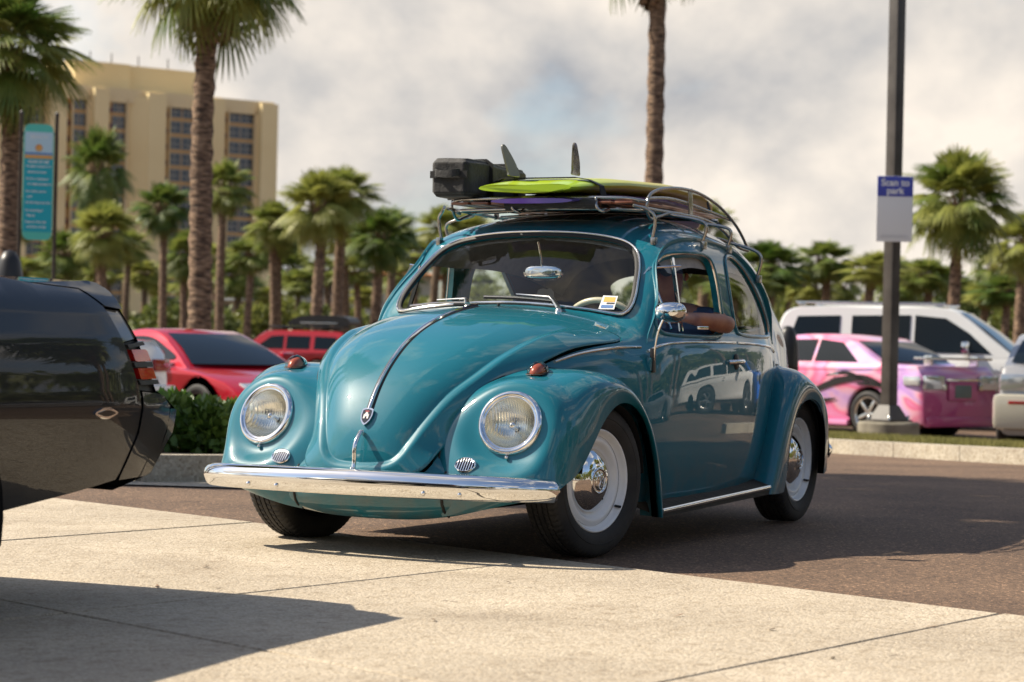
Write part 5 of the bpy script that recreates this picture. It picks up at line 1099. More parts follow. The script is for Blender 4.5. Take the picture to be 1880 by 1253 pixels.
# right-hand kerb with its verge
ka = PX(27.2, 1300); kb = PX(20.7, 1960); kc = PX(15, 2700)
kerb_run('verge_kerb', [ka, kb, kc][::-1], w=.34, h=.14)
t_ = (kb-ka)/np.linalg.norm(kb-ka); nk = np.array([t_[1], -t_[0]]); nk = nk if nk@F2 > 0 else -nk
M_GRASSG = noisy(mat('dry_turf', (.12, .12, .05), rough=.95), (.10, .10, .035), (.22, .19, .09), scale=6)
def strip(name, P, Q, dz, m, n=30, kind='structure'):
    V = []; 
    for i in range(n+1):
        t = i/n; a = P[0]*(1-t)+P[1]*t; b = Q[0]*(1-t)+Q[1]*t; V += [(a[0], a[1], gz_xy(*a)+dz), (b[0], b[1], gz_xy(*b)+dz)]
    o = mk(name, V, [(2*i, 2*i+1, 2*i+3, 2*i+2) for i in range(n)], m, kind=kind); return o
g0, g1 = ka+nk*.34, kb+nk*.34
strip('verge', (g0, g1), (g0+nk*1.5, g1+nk*1.5), .125, M_GRASSG)
def grass(name, label, P0, P1, Wd, n, h, dz):
    rd = random.Random(3); V = []; F = []
    for _ in range(n):
        t, w = rd.random(), rd.random()*Wd; p = P0*(1-t)+P1*t+nk*w; z = gz_xy(*p)+dz; a = rd.uniform(0, 6.28); l = h*rd.uniform(.4, 1.2); dx, dy = math.cos(a)*.008, math.sin(a)*.008; o = len(V)
        V += [(p[0]-dx, p[1]-dy, z), (p[0]+dx, p[1]+dy, z), (p[0]+dy*l*20*rd.uniform(-.5, .5), p[1]+dx*l*20*rd.uniform(-.5, .5), z+l)]; F.append((o, o+1, o+2))
    tag(mk(name, V, F, leafmat('grass_blade', (.10, .12, .03), (.28, .25, .09)), smooth=False), label, 'grass', kind='stuff')
grass('grass', 'thin dry grass growing along the verge behind the pale kerb', g0, g1, 1.4, 16000, .06, .12)
# left-hand island with hedge
ia = PX(13.1, 430); ib = PX(13.4, 180); ic = PX(14.2, -400)
kerb_run('island_kerb', [PX(16.2, 640), PX(13.9, 520), ia, ib, ic], w=.16, h=.16)
strip('gutter', (PX(12.75, 560), PX(13.1, -300)), (PX(13.5, 560), PX(14.0, -300)), .004, m_kerb)
strip('island_soil', (PX(14.1, 505), PX(13.7, -300)), (PX(18.5, 620), PX(18.5, -300)), .12, noisy(mat('soil', (.06, .045, .035), rough=1), (.04, .03, .02), (.10, .08, .06), scale=8))
rd = random.Random(9)
def hedge(name, label, D, px, w, d, h, n, size, seed, group='low shrubs on the planted island'):
    rd = random.Random(seed); x, y, z = GP(D, px, .11); t = thing(name, label, 'shrub', (x, y, z), 0, group)
    bl = [(rd.uniform(-w, w)*.62, rd.uniform(-d, d)*.6, h*rd.uniform(.35, .6), w*rd.uniform(.35, .5), d*rd.uniform(.4, .6), h*rd.uniform(.36, .48)) for _ in range(7)]
    V, F = foliage_geo(rd, bl, n, size); mk('foliage', V, F, M_LEAF, t, smooth=False, kind='stuff')
    mb = MB()
    for _ in range(16): a = rd.uniform(0, 6.28); mb.tube([(rd.uniform(-w, w)*.5, rd.uniform(-d, d)*.5, -.03), (math.cos(a)*w*.5, math.sin(a)*d*.5, h*.6)], .008, 5)
    mb.build('stems', M_BARK, t)
    return t
hedge('hedge_shrub', 'glossy green hedge shrub between black tail and teal fender', 15.0, 358, .44, .42, .36, 3000, .075, 3)
hedge('hedge_shrub', 'hedge shrub behind the black car tail, beside the lit one', 15.3, 262, .40, .40, .33, 2200, .075, 4)
hedge('hedge_shrub', 'hedge shrub half hidden behind the far teal fender', 15.6, 440, .40, .40, .33, 2200, .075, 5)

# ------------------------------------------------------------------ palms: (depth, px, crown row, crown scale, lean, fronds)
P_ = palm
big = P_(40, 358, palm_h(40, 358, -62), .95, 'tall palm with thick trunk before the hotel, crown cut by the photo top', r=.20, lean=(.12, .15), nf=50, dry=3, bl=1.5)
lft = P_(44, 12, palm_h(44, 12, 95), .88, 'palm at left edge beside the teal notice board, crown overlapping the hotel', r=.20, nf=70, dry=8)
mid = P_(46, 1192, palm_h(46, 1192, -135), .9, 'tall palm trunk rising behind the surfboard, crown above the photo', r=.185, lean=(.1, .1), nf=60, dry=3, bl=1.9)
rgt = P_(62, 1750, palm_h(62, 1750, 375), .90, 'palm with round full crown standing alone right of the lamp post', r=.17, nf=76, dry=6)
A_ = P_(85, 185, palm_h(85, 185, 430), .74, 'palm with broad crown directly right of the notice board, lower of a stacked pair', single=False, r=.19, nf=68)
B_ = P_(95, 297, palm_h(95, 297, 385), .70, 'palm with slim trunk just left of the thick tall trunk', single=False, r=.17, nf=64)
C_ = P_(92, 405, palm_h(92, 405, 345), .72, 'palm just right of the thick tall trunk, in front of the hotel corner', single=False, r=.18, nf=50, lean=(.2, .3))
kids = [A_, B_, C_]
src_h = [palm_h(85, 185, 430), palm_h(95, 297, 385), palm_h(92, 405, 345)]
more = [(110, 180, 318, 1.25, 0, 'palm whose crown sits highest left of the thick trunk, upper of the stacked pair'),
 (96, 500, 415, 1.1, 1, 'palm right of the hotel corner with a thin twin beside it'),
 (99, 512, 440, 1.0, 2, 'thin palm close behind its twin right of the hotel corner'),
 (88, 583, 385, 1.2, 0, 'left palm of the tall leafy pair midway to the windscreen'),
 (90, 612, 360, 1.25, 2, 'right palm of the tall leafy pair midway to the windscreen'),
 (98, 632, 450, 1.0, 1, 'shorter palm just right of the tall leafy pair'),
 (92, 690, 440, 1.15, 0, 'palm left of the windscreen with dark trunk'),
 (96, 716, 425, 1.1, 1, 'palm with sunlit orange trunk close to the windscreen pillar'),
 (105, 790, 420, 1.1, 2, 'palm showing above the far windscreen pillar under the black bag'),
 (105, 850, 440, 1.1, 0, 'palm seen through the left of the windscreen'),
 (120, 262, 505, 1.0, 1, 'short palm in front of the hotel base left of the slim trunk'),
 (125, 435, 510, 1.1, 0, 'short palm in front of the white wall below the hotel corner'),
 (130, 480, 545, .9, 2, 'small palm at the foot of the hotel corner'),
 (120, 545, 520, 1.0, 1, 'low palm at the left end of the orange-roofed building'),
 (100, 62, 500, 1.2, 2, 'palm behind the legs of the teal notice board'),
 (110, 120, 470, 1.1, 0, 'palm partly hidden behind the notice board post'),
 (90, 10, 400, 1.2, 1, 'palm behind the trunk at the left edge'),
 (100, 960, 500, 1.1, 1, 'palm seen through the middle of the windscreen'),
 (96, 1290, 430, 1.2, 0, 'palm seen above the rear of the roof rack'),
 (92, 1230, 500, 1.1, 2, 'palm seen through the open driver window'),
 (88, 1345, 520, 1.2, 1, 'palm seen through the rear side window'),
 (95, 1408, 492, 1.35, 0, 'palm with dark rounded crown behind the car roof line at right'),
 (98, 1515, 480, 1.15, 1, 'palm with clear trunk between two rounded crowns left of the lamp post'),
 (96, 1582, 495, 1.25, 2, 'palm immediately left of the lamp post'),
 (100, 1480, 530, 1.0, 0, 'low palm between the dark rounded crown and the clear-trunked one'),
 (100, 1700, 508, 1.2, 1, 'palm immediately right of the lamp post under the parking sign'),
 (104, 1655, 520, 1.1, 0, 'palm hidden behind the lamp post'),
 (98, 1800, 540, 1.1, 2, 'low palm just right of the lone full-crowned one'),
 (90, 1872, 450, 1.2, 0, 'palm at the right edge with crown cut by the photo'),
 (96, 1845, 535, 1.1, 1, 'low palm near the right edge beside the cut-off crown'),
 (118, 225, 455, 1.0, 2, 'small far palm between the stacked pair and the slim trunk'),
 (112, 335, 470, 1.0, 0, 'small far palm just left of the thick tall trunk'),
 (108, 455, 470, 1.1, 1, 'far palm below the hotel corner beside the twin trunks'),
 (115, 655, 500, 1.0, 2, 'small far palm in front of the terracotta roof'),
 (112, 760, 470, 1.0, 1, 'far palm just left of the far windscreen pillar'),
 (118, 1450, 520, 1.0, 2, 'small far palm behind the white off-roader tail'),
 (116, 1620, 500, 1.1, 1, 'far palm whose crown touches the lamp post from the left'),
 (112, 1735, 520, 1.0, 2, 'small far palm under the lone full-crowned palm')]
for i, (D, px, yc, s_, k, lab) in enumerate(more):
    h = palm_h(D, px, yc); palm_copy(kids[k], D, px, lab, s_, i*1.7, zs=h/(src_h[k]*s_))
for i, (px, yc) in enumerate([(75, 520), (140, 505), (205, 520), (285, 515), (345, 530), (395, 500), (460, 525), (530, 505), (600, 520), (665, 540), (735, 520), (810, 500), (880, 520), (1010, 520), (1270, 505), (1380, 530), (1545, 535), (1675, 530), (1770, 530), (1825, 505)]):
    D = 128+(i*7) % 11; h = palm_h(D, px, yc); k = (i*5+1) % 3; palm_copy(kids[k], D, px, 'small distant palm in the back row behind the larger palms', .95+.1*(i % 3), i*2.3, zs=h/(src_h[k]), group='distant palms in the back row')
# palms that are only mirrored in the paint and chrome, and one whose shade falls on the asphalt
E2 = [((-1.5, -7.6, 0), 'palm out of the photo at left, nearest the crossing, shading the asphalt'), ((-2.9, -8.6, 0), 'palm out of the photo at left, middle of three, shading the asphalt'), ((-4.3, -9.4, -.02), 'palm out of the photo at left, farthest of three, shading the asphalt')]
for i, (l, lab) in enumerate(E2): palm_copy(kids[i], 0, 0, lab, 1.3, i*2., loc=l, zs=9.3/(src_h[i]*1.3), group='palms outside the photo')
for i, (x, y) in enumerate([(30, -14), (34, -4), (31, 6), (36, 13), (28, 19), (40, -22), (24, 27), (16, 30), (8, 33), (0, 31), (-8, 30), (-16, 27), (-24, 24), (-32, 20), (-38, 15), (-28, 30), (-20, 36), (-44, 24), (-52, 19), (-60, 14), (-48, 33)]+[(-9, 10.5), (-14, 12.5), (-19, 12), (-4.5, 12.5), (-24, 14), (-17, 16.5), (-30, 13), (-34, 9), (-27, 10.5), (-40, 12)]):
    palm_copy(kids[i % 3], 0, 0, 'palm behind the photographer, mirrored in paint and chrome', 1.3, i*1.3, loc=(x, y, -.1), zs=(.62+.25*((i*7) % 5)/4) if i < 21 else .75+.2*((i*3) % 4)/3, group='palms behind the photographer')
# broadleaved scrub closing the view under the palm crowns
def tree_mass(name, label, D, px0, px1, ytop, n, seed, size=.34, group='scrubby trees behind the palms'):
    rd = random.Random(seed); w = (px1-px0)/4193*D/2; x, y, z = GP(D, (px0+px1)/2); h = palm_h(D, (px0+px1)/2, ytop); t = thing(name, label, 'tree', (x, y, z), math.atan2(R2[1], R2[0]), group)
    bl = [(rd.uniform(-w, w)*.75, rd.uniform(-1.5, 1.5), h*rd.uniform(.40, .72), w*rd.uniform(.28, .5), 1.8, h*rd.uniform(.22, .34)) for _ in range(8)]
    V, F = foliage_geo(rd, bl, n, size); mk('crown', V, F, M_LEAF2, t, smooth=False)
    mb = MB()
    for _ in range(3): a = rd.uniform(-w, w)*.5; mb.tube([(a, 0, 0), (a+rd.uniform(-.3, .3), .2, h*.35), (a+rd.uniform(-.8, .8), 0, h*.65)], .12, 7, scale=[1.2, .9, .5])
    mb.build('trunk', M_BARK, t); return t
for i, (a, b, yt, D, lab) in enumerate([(-60, 110, 470, 118, 'scrubby tree low behind the notice board legs'), (100, 250, 540, 120, 'scrubby tree under the stacked pair of palms'), (240, 420, 550, 116, 'scrubby tree behind the thick tall trunk'), (410, 560, 545, 122, 'scrubby tree below the hotel corner'), (540, 700, 560, 118, 'scrubby tree before the orange-roofed building'), (690, 860, 545, 120, 'scrubby tree behind the far windscreen pillar'), (850, 1060, 515, 122, 'scrubby tree seen through the windscreen'), (1050, 1260, 500, 122, 'scrubby tree seen through the driver window'), (1240, 1420, 470, 118, 'scrubby tree seen through the rear side window'), (1400, 1560, 545, 122, 'scrubby tree behind the white off-roader roof, left part'), (1540, 1720, 530, 118, 'scrubby tree behind the lamp post'), (1700, 1850, 520, 120, 'scrubby tree behind the lone full-crowned palm'), (1820, 1960, 525, 116, 'scrubby tree at the right edge above the white off-roader')]):
    tree_mass('scrub_tree', lab, D, a, b, yt, 4200, 20+i)
for i, (x, y) in enumerate([(-30, 30), (-40, 27), (-50, 23), (-60, 19), (-20, 34), (-10, 36), (0, 38), (10, 38), (20, 36), (38, 4), (42, -10), (34, 24), (-70, 16), (-36, 32), (-25, 36)]):
    rd = random.Random(60+i); t = thing('scrub_tree', 'broad scrubby tree across the car park, mirrored in the door', 'tree', (x, y, -.2), math.atan2(y, x)+1.57, 'trees behind the photographer'); t.scale = (1, 1, 1.35)
    bl = [(rd.uniform(-5.5, 5.5), rd.uniform(-1.5, 1.5), rd.uniform(1.5, 5.6), 3.4, 2, rd.uniform(1.6, 2.6)) for _ in range(9)]; V, F = foliage_geo(rd, bl, 4200, .6); mk('crown', V, F, M_LEAF2, t, smooth=False)
    mb = MB(); mb.tube([(0, 0, 0), (.2, 0, 1.5), (0, 0, 3)], .2, 7); mb.build('trunk', M_BARK, t)
# ------------------------------------------------------------------ parked cars
def flat_panel(name, outline, yf, m, parent, step=.05, flange=.03, side=1, smooth_n=None, holes=(), thick=None):
    """a panel drawn in side view (x, z) and lifted to y = yf(x, z)"""
    L = resample(np.array(outline, float) if smooth_n is None else smooth_path(outline, smooth_n, True), step*.6, True)
    loops = [L]+[resample(np.array(h, float), step*.6, True) for h in holes]
    pts = [tuple(p) for l in loops for p in l]; edges = []; o = 0
    for l in loops: edges += [(o+i, o+(i+1) % len(l)) for i in range(len(l))]; o += len(l)
    lo, hi = L.min(0), L.max(0); g = np.array([(x+(j % 2)*step*.5, z) for j, z in enumerate(np.arange(lo[1], hi[1], step*.87)) for x in np.arange(lo[0], hi[0], step)])
    if len(g):
        ok = in_poly(g, L)
        for l in loops[1:]: ok &= ~in_poly(g, l)
        g = g[ok]
    if len(g):
        d = ((g[:, None]-np.array(pts)[None])**2).sum(2).min(1); g = g[d > (step*.45)**2]
    r = delaunay_2d_cdt([Vector(p) for p in pts]+[Vector(p) for p in g], edges, [], 0, 1e-6)
    V2 = np.array([(p.x, p.y) for p in r[0]]); F = np.array([t for t in r[2] if len(t) == 3]); c = V2[F].mean(1); ok = in_poly(c, L)
    for l in loops[1:]: ok &= ~in_poly(c, l)
    F = F[ok]; e = 1e-3; Y = np.array([yf(x, z) for x, z in V2]); P = np.stack([V2[:, 0], Y, V2[:, 1]], 1)
    N = np.array([(-(yf(x+e, z)-yf(x-e, z))/(2*e), 1, -(yf(x, z+e)-yf(x, z-e))/(2*e)) for x, z in V2]); N /= np.linalg.norm(N, axis=1)[:, None]
    t = np.cross(P[F[:, 1]]-P[F[:, 0]], P[F[:, 2]]-P[F[:, 0]]); fl = np.sum(t*N[F[:, 0]], 1) < 0; F[fl] = F[fl][:, ::-1]
    Vs = P.tolist(); Ns = N.tolist(); Fs = [tuple(f) for f in F]; ed = {}
    for f in Fs:
        for a, b in ((f[0], f[1]), (f[1], f[2]), (f[2], f[0])): ed[(a, b)] = 1
    for a, b in ed:
        if (b, a) in ed or not flange: continue
        o = len(Vs); n = np.cross(P[b]-P[a], N[a]); n /= np.linalg.norm(n)+1e-12
        Vs += [P[a], P[b], P[b]-[0, flange, 0], P[a]-[0, flange, 0]]; Ns += [n]*4; Fs.append((o+1, o, o+3, o+2))
    g = (np.array(Vs, float), np.array(Ns, float), Fs)
    if side < 0: g = mirror_geo(*g)
    return put(name, g, m, parent)
M_BLACKPAINT = paint('black_lacquer', (.0012, .0025, .0055), rough=.35); bsdf(M_BLACKPAINT).inputs['Coat IOR'].default_value = 1.36
M_RED_L = mat('red_lamp', (.42, .012, .012), rough=.12, coat=1); M_GREYPANEL = mat('smoked_panel', (.10, .10, .095), rough=.12, coat=1)
def black_coupe():
    c = thing('black_coupe', 'black coupe cropped by the left edge, tail with two red lamps and a spoiler lip', 'car', (.0, -.775, 0), R(3.0))
    # local: centre line y=0, side near y=.93
    zk = [.20, .33, .38, .45, .54, .60, .625, .66, .74, .82, .90, .955, .99]; yk = [.84, .868, .885, .903, .922, .934, .936, .928, .917, .898, .868, .832, .780]
    def yf(x, z):
        y = float(np.interp(z, zk, yk))
        y = (float(np.interp(z-.015, zk, yk))+y*2+float(np.interp(z+.015, zk, yk)))/4
        t = max(0, 2.78-x)/.5; return y-.045*t*t-.01*max(0, x-3.4)**2*.3
    dz = lambda x: 0
    for side in (1, -1):
        arch = [(3.60+.385*math.cos(t), .31+.385*math.sin(t)) for t in np.linspace(R(175), R(5), 16)]
        q = [(2.735, .962), (2.652, .910), (2.597, .800), (2.540, .662), (2.536, .53), (2.603, .394), (2.85, .362)]+[(3.216, .322)]+arch[1:-1]+[(3.99, .30), (4.2, .27), (4.2, .95), (3.9, .985), (3.4, .992), (3.1, .988), (2.94, .972)]
        flat_panel('quarter_panel', q, yf, M_BLACKPAINT, c, .05, .03, side)
        flat_panel('door', [(4.21, .27), (5.5, .27), (5.5, .92), (4.21, .95)], yf, M_BLACKPAINT, c, .12, .03, side)
        arch2 = [(6.15+.385*math.cos(t), .31+.385*math.sin(t)) for t in np.linspace(R(175), R(5), 16)]
        flat_panel('front_fender', [(5.51, .27), (5.75, .27)]+arch2+[(6.85, .30), (6.95, .6), (6.85, .78), (6.1, .88), (5.51, .915)], yf, M_BLACKPAINT, c, .12, .03, side)
        flat_panel('spoiler_end', [(2.945, .976), (2.78, .984), (2.64, .991), (2.588, .986), (2.562, .968), (2.549, .907), (2.645, .915), (2.728, .966)], lambda x, z: yf(x, z)+.0015, M_BLACKPAINT, c, .02, .03, side)
        flat_panel('end_panel', [(2.642, .906), (2.552, .901), (2.497, .820), (2.594, .806)], lambda x, z: yf(x, z)-.012, M_GREYPANEL, c, .03, .03, side)
        lp = flat_panel('lamp_panel', [(2.590, .801), (2.494, .815), (2.41, .655), (2.538, .664)], lambda x, z: yf(x, z)-.016, M_PLASTIC, c, .03, .05, side)
        for nm, q2, mm in (('lamp_bar', [(2.588, .800), (2.476, .812), (2.472, .800), (2.584, .789)], M_PLASTIC), ('rear_lamp', [(2.566, .785), (2.466, .787), (2.448, .751), (2.552, .749)], M_RED_L), ('lamp_bar', [(2.565, .746), (2.440, .749), (2.436, .733), (2.560, .732)], M_PLASTIC), ('rear_lamp', [(2.545, .729), (2.442, .731), (2.425, .697), (2.530, .695)], M_RED_L), ('lamp_bar', [(2.545, .692), (2.412, .694), (2.408, .680), (2.540, .679)], M_PLASTIC)):
            flat_panel(nm, q2, lambda x, z: yf(x, z)+.004, mm, lp, .03, .03, side)
        bc = flat_panel('bumper_end', [(2.532, .658), (2.43, .652), (2.39, .645), (2.345, .612), (2.335, .56), (2.36, .46), (2.385, .405), (2.43, .396), (2.597, .391), (2.531, .53)], lambda x, z: yf(x, z)+.004, M_BLACKPAINT, c, .03, .05, side)
        flat_panel('bumper_strip', [(2.344, .606), (2.322, .604), (2.318, .53), (2.352, .45), (2.372, .408), (2.378, .408), (2.352, .46), (2.332, .56)], lambda x, z: yf(x, z)-.01, M_RUBBER, c, .02, .04, side)
        flat_panel('bumper_face', [(2.32, .603), (2.268, .600), (2.264, .527), (2.300, .492), (2.368, .409), (2.345, .46), (2.315, .53)], lambda x, z: yf(x, z)-.004, M_BLACKPAINT, c, .03, .2, side)
        # badge pressed into the quarter panel
        bd = [(2.745+.062*math.cos(t)*(1-.25*math.sin(2*t)**2), .597+.017*math.sin(t)) for t in np.linspace(0, 2*math.pi, 24, endpoint=False)]
        b = flat_panel('quarter_badge', bd, lambda x, z: yf(x, z)+.004, M_CHROME, c, .012, .006, side); 
        flat_panel('badge_recess', [(a*.0+2.745+(a-2.745)*.78, .597+(zz-.597)*.55) for a, zz in bd], lambda x, z: yf(x, z)+.0055, M_BLACKPAINT, b, .01, .002, side)
        for wx in (3.60, 6.15):
            w = bpy.data.objects.new('wheel', None); col.objects.link(w); w.parent = c; w.location = (wx, .80*side, .32); w.rotation_euler = (0, 0, 0 if side > 0 else math.pi)
            V, F = lathe([(.20, .10), (.24, .115), (.30, .11), (.325, .09), (.325, -.1), (.24, -.11)], 40); mk('tyre', V, F, M_TYRE, w)
            V, F = lathe([(.205, .105), (.20, .09), (.19, .03), (.06, .02), (0, .03)], 40); mk('rim', V, F, M_CHROME, w)
            V, F = lathe([(.365, .13), (.367, -.2), (.1, -.22)], 30); mk('wheel_house', [(a, b, max(d, -.1)) for a, b, d in V], F, M_BLACK, w)
    # wheel-arch trim, deck, tail face, cabin
    top = [(2.562, .968), (2.588, .986), (2.64, .991), (2.78, .986), (2.945, .977), (3.1, .988), (3.4, 1.0), (3.9, 1.02), (4.2, 1.02)]
    V = []; ny = 13
    for x, z in top:
        yy = yf(x, min(z, .99))-.002
        for k in range(ny): t = k/(ny-1)*2-1; V.append((x, yy*t, z-.002+.022*(1-t*t)))
    n = len(top); F = [(i*ny+k, (i+1)*ny+k, (i+1)*ny+k+1, i*ny+k+1) for i in range(n-1) for k in range(ny-1)]; mk('boot_lid', V, F, M_BLACKPAINT, c)
    tail = [(2.562, .968), (2.552, .905), (2.50, .82), (2.42, .66), (2.36, .64), (2.275, .60), (2.268, .527), (2.30, .492), (2.38, .405), (2.43, .39), (2.6, .36)]
    V = []; 
    for x, z in tail:
        yy = yf(x, z)-.006
        for k in range(ny): t = k/(ny-1)*2-1; V.append((x-.07*(1-t**4), yy*t, z))
    n = len(tail); F = [(i*ny+k, i*ny+k+1, (i+1)*ny+k+1, (i+1)*ny+k) for i in range(n-1) for k in range(ny-1)]; mk('tail_panel', V, F, M_BLACKPAINT, c)
    V, F = extrude_poly([(2.45, .42), (3.2, .36), (4.3, .30), (4.4, .18), (6.9, .18), (6.9, .30), (6.5, .5), (2.7, .5)], -.80, .80, lambda a, b, d: (a, d, b)); mk('floor_pan', V, F, M_BLACK, c, smooth=False)
    V = []; prof = [(4.2, .98), (4.3, 1.02), (5.05, 1.29), (5.5, 1.315), (5.9, 1.27), (6.0, 1.2)]
    cab = [(3.55, .99, .80), (4.35, 1.24, .62), (4.75, 1.29, .57), (5.1, 1.28, .57), (5.35, 1.20, .61), (5.9, .90, .74)]
    V = [(x, y*s, z) for x, z, y in cab for s in (-1, 1)]; base = [(x, (.83 if x < 5.8 else .80)*s, .93) for x, z, y in cab for s in (-1, 1)]; n = len(cab)
    F = [(2*i, 2*i+1, 2*i+3, 2*i+2) for i in range(n-1)]; V2 = V+base; F2_ = [(2*i, 2*i+2, 2*n+2*i+2, 2*n+2*i) for i in range(n-1)]+[(2*i+3, 2*i+1, 2*n+2*i+1, 2*n+2*i+3) for i in range(n-1)]
    mk('roof', V, F[1:4], M_BLACKPAINT, c, sharp=30); mk('rear_glass', V, F[:1], M_DARKGLASS, c); mk('windscreen', V, F[4:], M_DARKGLASS, c); mk('side_glass', V2, F2_, M_DARKGLASS, c, smooth=False)
    V = []; hd = [(5.9, .90), (6.5, .86), (6.9, .76), (6.98, .6)]
    for x, z in hd:
        for k in range(ny): t = k/(ny-1)*2-1; V.append((x, .84*t, z+.02*(1-t*t)))
    F = [(i*ny+k, (i+1)*ny+k, (i+1)*ny+k+1, i*ny+k+1) for i in range(3) for k in range(ny-1)]; mk('bonnet', V, F, M_BLACKPAINT, c)
    bm = bmesh.new(); bm_box(bm, (6.93, 0, .48), (.14, 1.7, .36), bev=.05); from_bm('front_bumper', bm, M_BLACKPAINT, c)
    P = np.array([(3.60+.388*math.cos(t), yf(3.60+.388*math.cos(t), .31+.388*math.sin(t))+.004, .31+.388*math.sin(t)) for t in np.linspace(R(2), R(178), 40)]); mb = MB(); mb.tube(P, .006, 6); mb.build('arch_trim', M_STEEL, c)
    return c
black_coupe()

def simple_car(name, label, spec, loc, rz, group=None):
    """side outline, cabin outline and glass drawn as (x, z) with x from the tail forward"""
    c = thing(name, label, spec.get('cat', 'car'), loc, rz, group); W = spec['w']/2; pm = spec['paint']; bx = spec['body']; Lc = spec['len']
    arcs = []
    def arch(cx, r=spec['ar']): return [(cx+r*math.cos(t), spec['wr']+(r)*math.sin(t)) for t in np.linspace(R(200), R(-20), 14)]
    low = spec['sill']; P = [(x, z) for x, z in bx]
    for wx in spec['wheels']: arcs.append(arch(wx))
    out = P+[p for a in sorted(arcs, key=lambda a: -a[0][0]) for p in a[::-1] if p[1] > low-.001]
    out = np.array(out); cen = np.array([Lc/2, .6])
    def bulge(z): return -.05*((z-.62)/.45)**2 if z > .62 else -.045*((.62-z)/.45)**2
    rings = [(-1, .93, .05), (-.985, .985, .018), (-.93, 1, 0), (0, 1, -.0), (.93, 1, 0), (.985, .985, .018), (1, .93, .05)]
    V = []; n = len(out); nrm = np.roll(out, -1, 0)-np.roll(out, 1, 0); nrm = np.stack([nrm[:, 1], -nrm[:, 0]], 1); nrm /= np.linalg.norm(nrm, axis=1)[:, None]+1e-9
    A = sgn_area(out); nrm = nrm if A > 0 else -nrm
    for s, _, ins in rings:
        for k in range(n):
            x, z = out[k]-nrm[k]*ins; ex = 1-.055*max(0, abs(x-Lc/2)/(Lc/2)-.55)**1.5*4*(abs(s) > .5)
            V.append((x, s*(W+bulge(z))*ex, z))
    F = [(i*n+k, i*n+(k+1) % n, (i+1)*n+(k+1) % n, (i+1)*n+k) for i in range(len(rings)-1) for k in range(n)]+[tuple(range(n))[::-1], tuple((len(rings)-1)*n+k for k in range(n))]
    if A < 0: F = [tuple(reversed(f)) for f in F]
    bm = bmesh.new(); vs = [bm.verts.new(v) for v in V]; [bm.faces.new([vs[i] for i in f]) for f in F]; bmesh.ops.recalc_face_normals(bm, faces=bm.faces); from_bm('body', bm, pm, c, sharp=38)
    cb = spec['cabin']; zb = min(z for x, z in cb); zt = max(z for x, z in cb); yb, yt = spec.get('yb', W-.06), spec.get('yt', W-.24)
    yy = lambda z, o=0: yb+(yt-yb)*min(1, max(0, (z-zb)/(zt-zb)))+o
    cb = smooth_path(cb, len(cb)*4) if spec.get('round', True) else np.array(cb)
    V = []; n = len(cb); cc = cb.mean(0)
    for s, ins in ((-1, 0.035), (-.95, 0), (0, -.02), (.95, 0), (1, .035)):
        for x, z in cb: d = (np.array([x, z])-cc); k = 1-ins/max(.3, np.linalg.norm(d)) if z > zb+.05 else 1; q = cc+d*k; V.append((q[0], s*yy(q[1]), q[1]))
    F = [(i*n+k, i*n+k+1, (i+1)*n+k+1, (i+1)*n+k) for i in range(4) for k in range(n-1)]+[tuple(range(n))[::-1], tuple(4*n+k for k in range(n))]
    bm = bmesh.new(); vs = [bm.verts.new(v) for v in V]; [bm.faces.new([vs[i] for i in f]) for f in F]; bmesh.ops.recalc_face_normals(bm, faces=bm.faces); from_bm('cabin', bm, spec.get('roofpaint', pm), c, sharp=38)
    gl = spec.get('glass', M_CARGLASS)
    for s in (-1, 1):
        for w in spec['side_glass']:
            w = smooth_path(w, len(w)*4, True) if spec.get('roundglass') else np.array(w)
            V, F = extrude_poly([tuple(p) for p in w], 0, .006, lambda a, b, d: (a, s*(yy(b)+.004+d), b)); mk('side_window', V, F, gl, c, smooth=False)
    for nm, (x0, z0), (x1, z1) in (('rear_window', *spec['rear_glass']), ('windscreen', *spec['front_glass'])):
        fwd = 1 if nm == 'windscreen' else -1; V = []; m_ = 9
        for (x, z) in ((x0, z0), ((x0+x1)/2+.015*fwd, (z0+z1)/2+.02), (x1, z1)):
            for k in range(m_): t = k/(m_-1)*2-1; V.append((x+.016*fwd+.05*fwd*(1-t*t), t*(yy(z)-.075), z+.014))
        F = [(i*m_+k, i*m_+k+1, (i+1)*m_+k+1, (i+1)*m_+k) for i in range(2) for k in range(m_-1)]; mk(nm, V, F, gl, c)
    for wx in spec['wheels']:
        for s in (1, -1):
            w = bpy.data.objects.new('wheel', None); col.objects.link(w); w.parent = c; w.location = (wx, s*(W-.10), spec['wr']); w.rotation_euler = (0, spec.get('roll', .4), 0 if s > 0 else math.pi)
            if wx > Lc/2 and spec.get('steer'): w.rotation_euler[2] += spec['steer']
            r = spec['wr']; ri = spec.get('ri', r*.70)
            V, F = lathe([(ri, .09), (ri+.015, .105), (r-.03, .10), (r, .075), (r, -.09), (ri, -.09)], 40); mk('tyre', V, F, M_TYRE, w)
            V, F = lathe([(ri+.004, .10), (ri-.008, .095), (ri-.018, .02), (ri-.03, -.02), (0, -.02)], 36); mk('rim', V, F, spec.get('rimdark', M_PLASTIC), w)
            for k in range(spec.get('spokes', 5)):
                a = 2*math.pi*k/spec.get('spokes', 5); bm = bmesh.new(); bm_box(bm, (math.cos(a)*ri*.5, .055, math.sin(a)*ri*.5), (ri*.96, .03, .055), ry=-a, bev=.01); from_bm('spoke', bm, spec.get('rim', M_SILVER), w)
            V, F = lathe([(ri-.004, .096), (ri-.02, .098), (ri-.03, .06)], 36); mk('rim_lip', V, F, spec.get('rim', M_SILVER), w)
            V, F = lathe([(spec['ar']-.01, .06), (spec['ar']-.01, -.25), (.05, -.26)], 24); o = mk('wheel_house', V, F, M_BLACK, w)
            o.location.z = 0
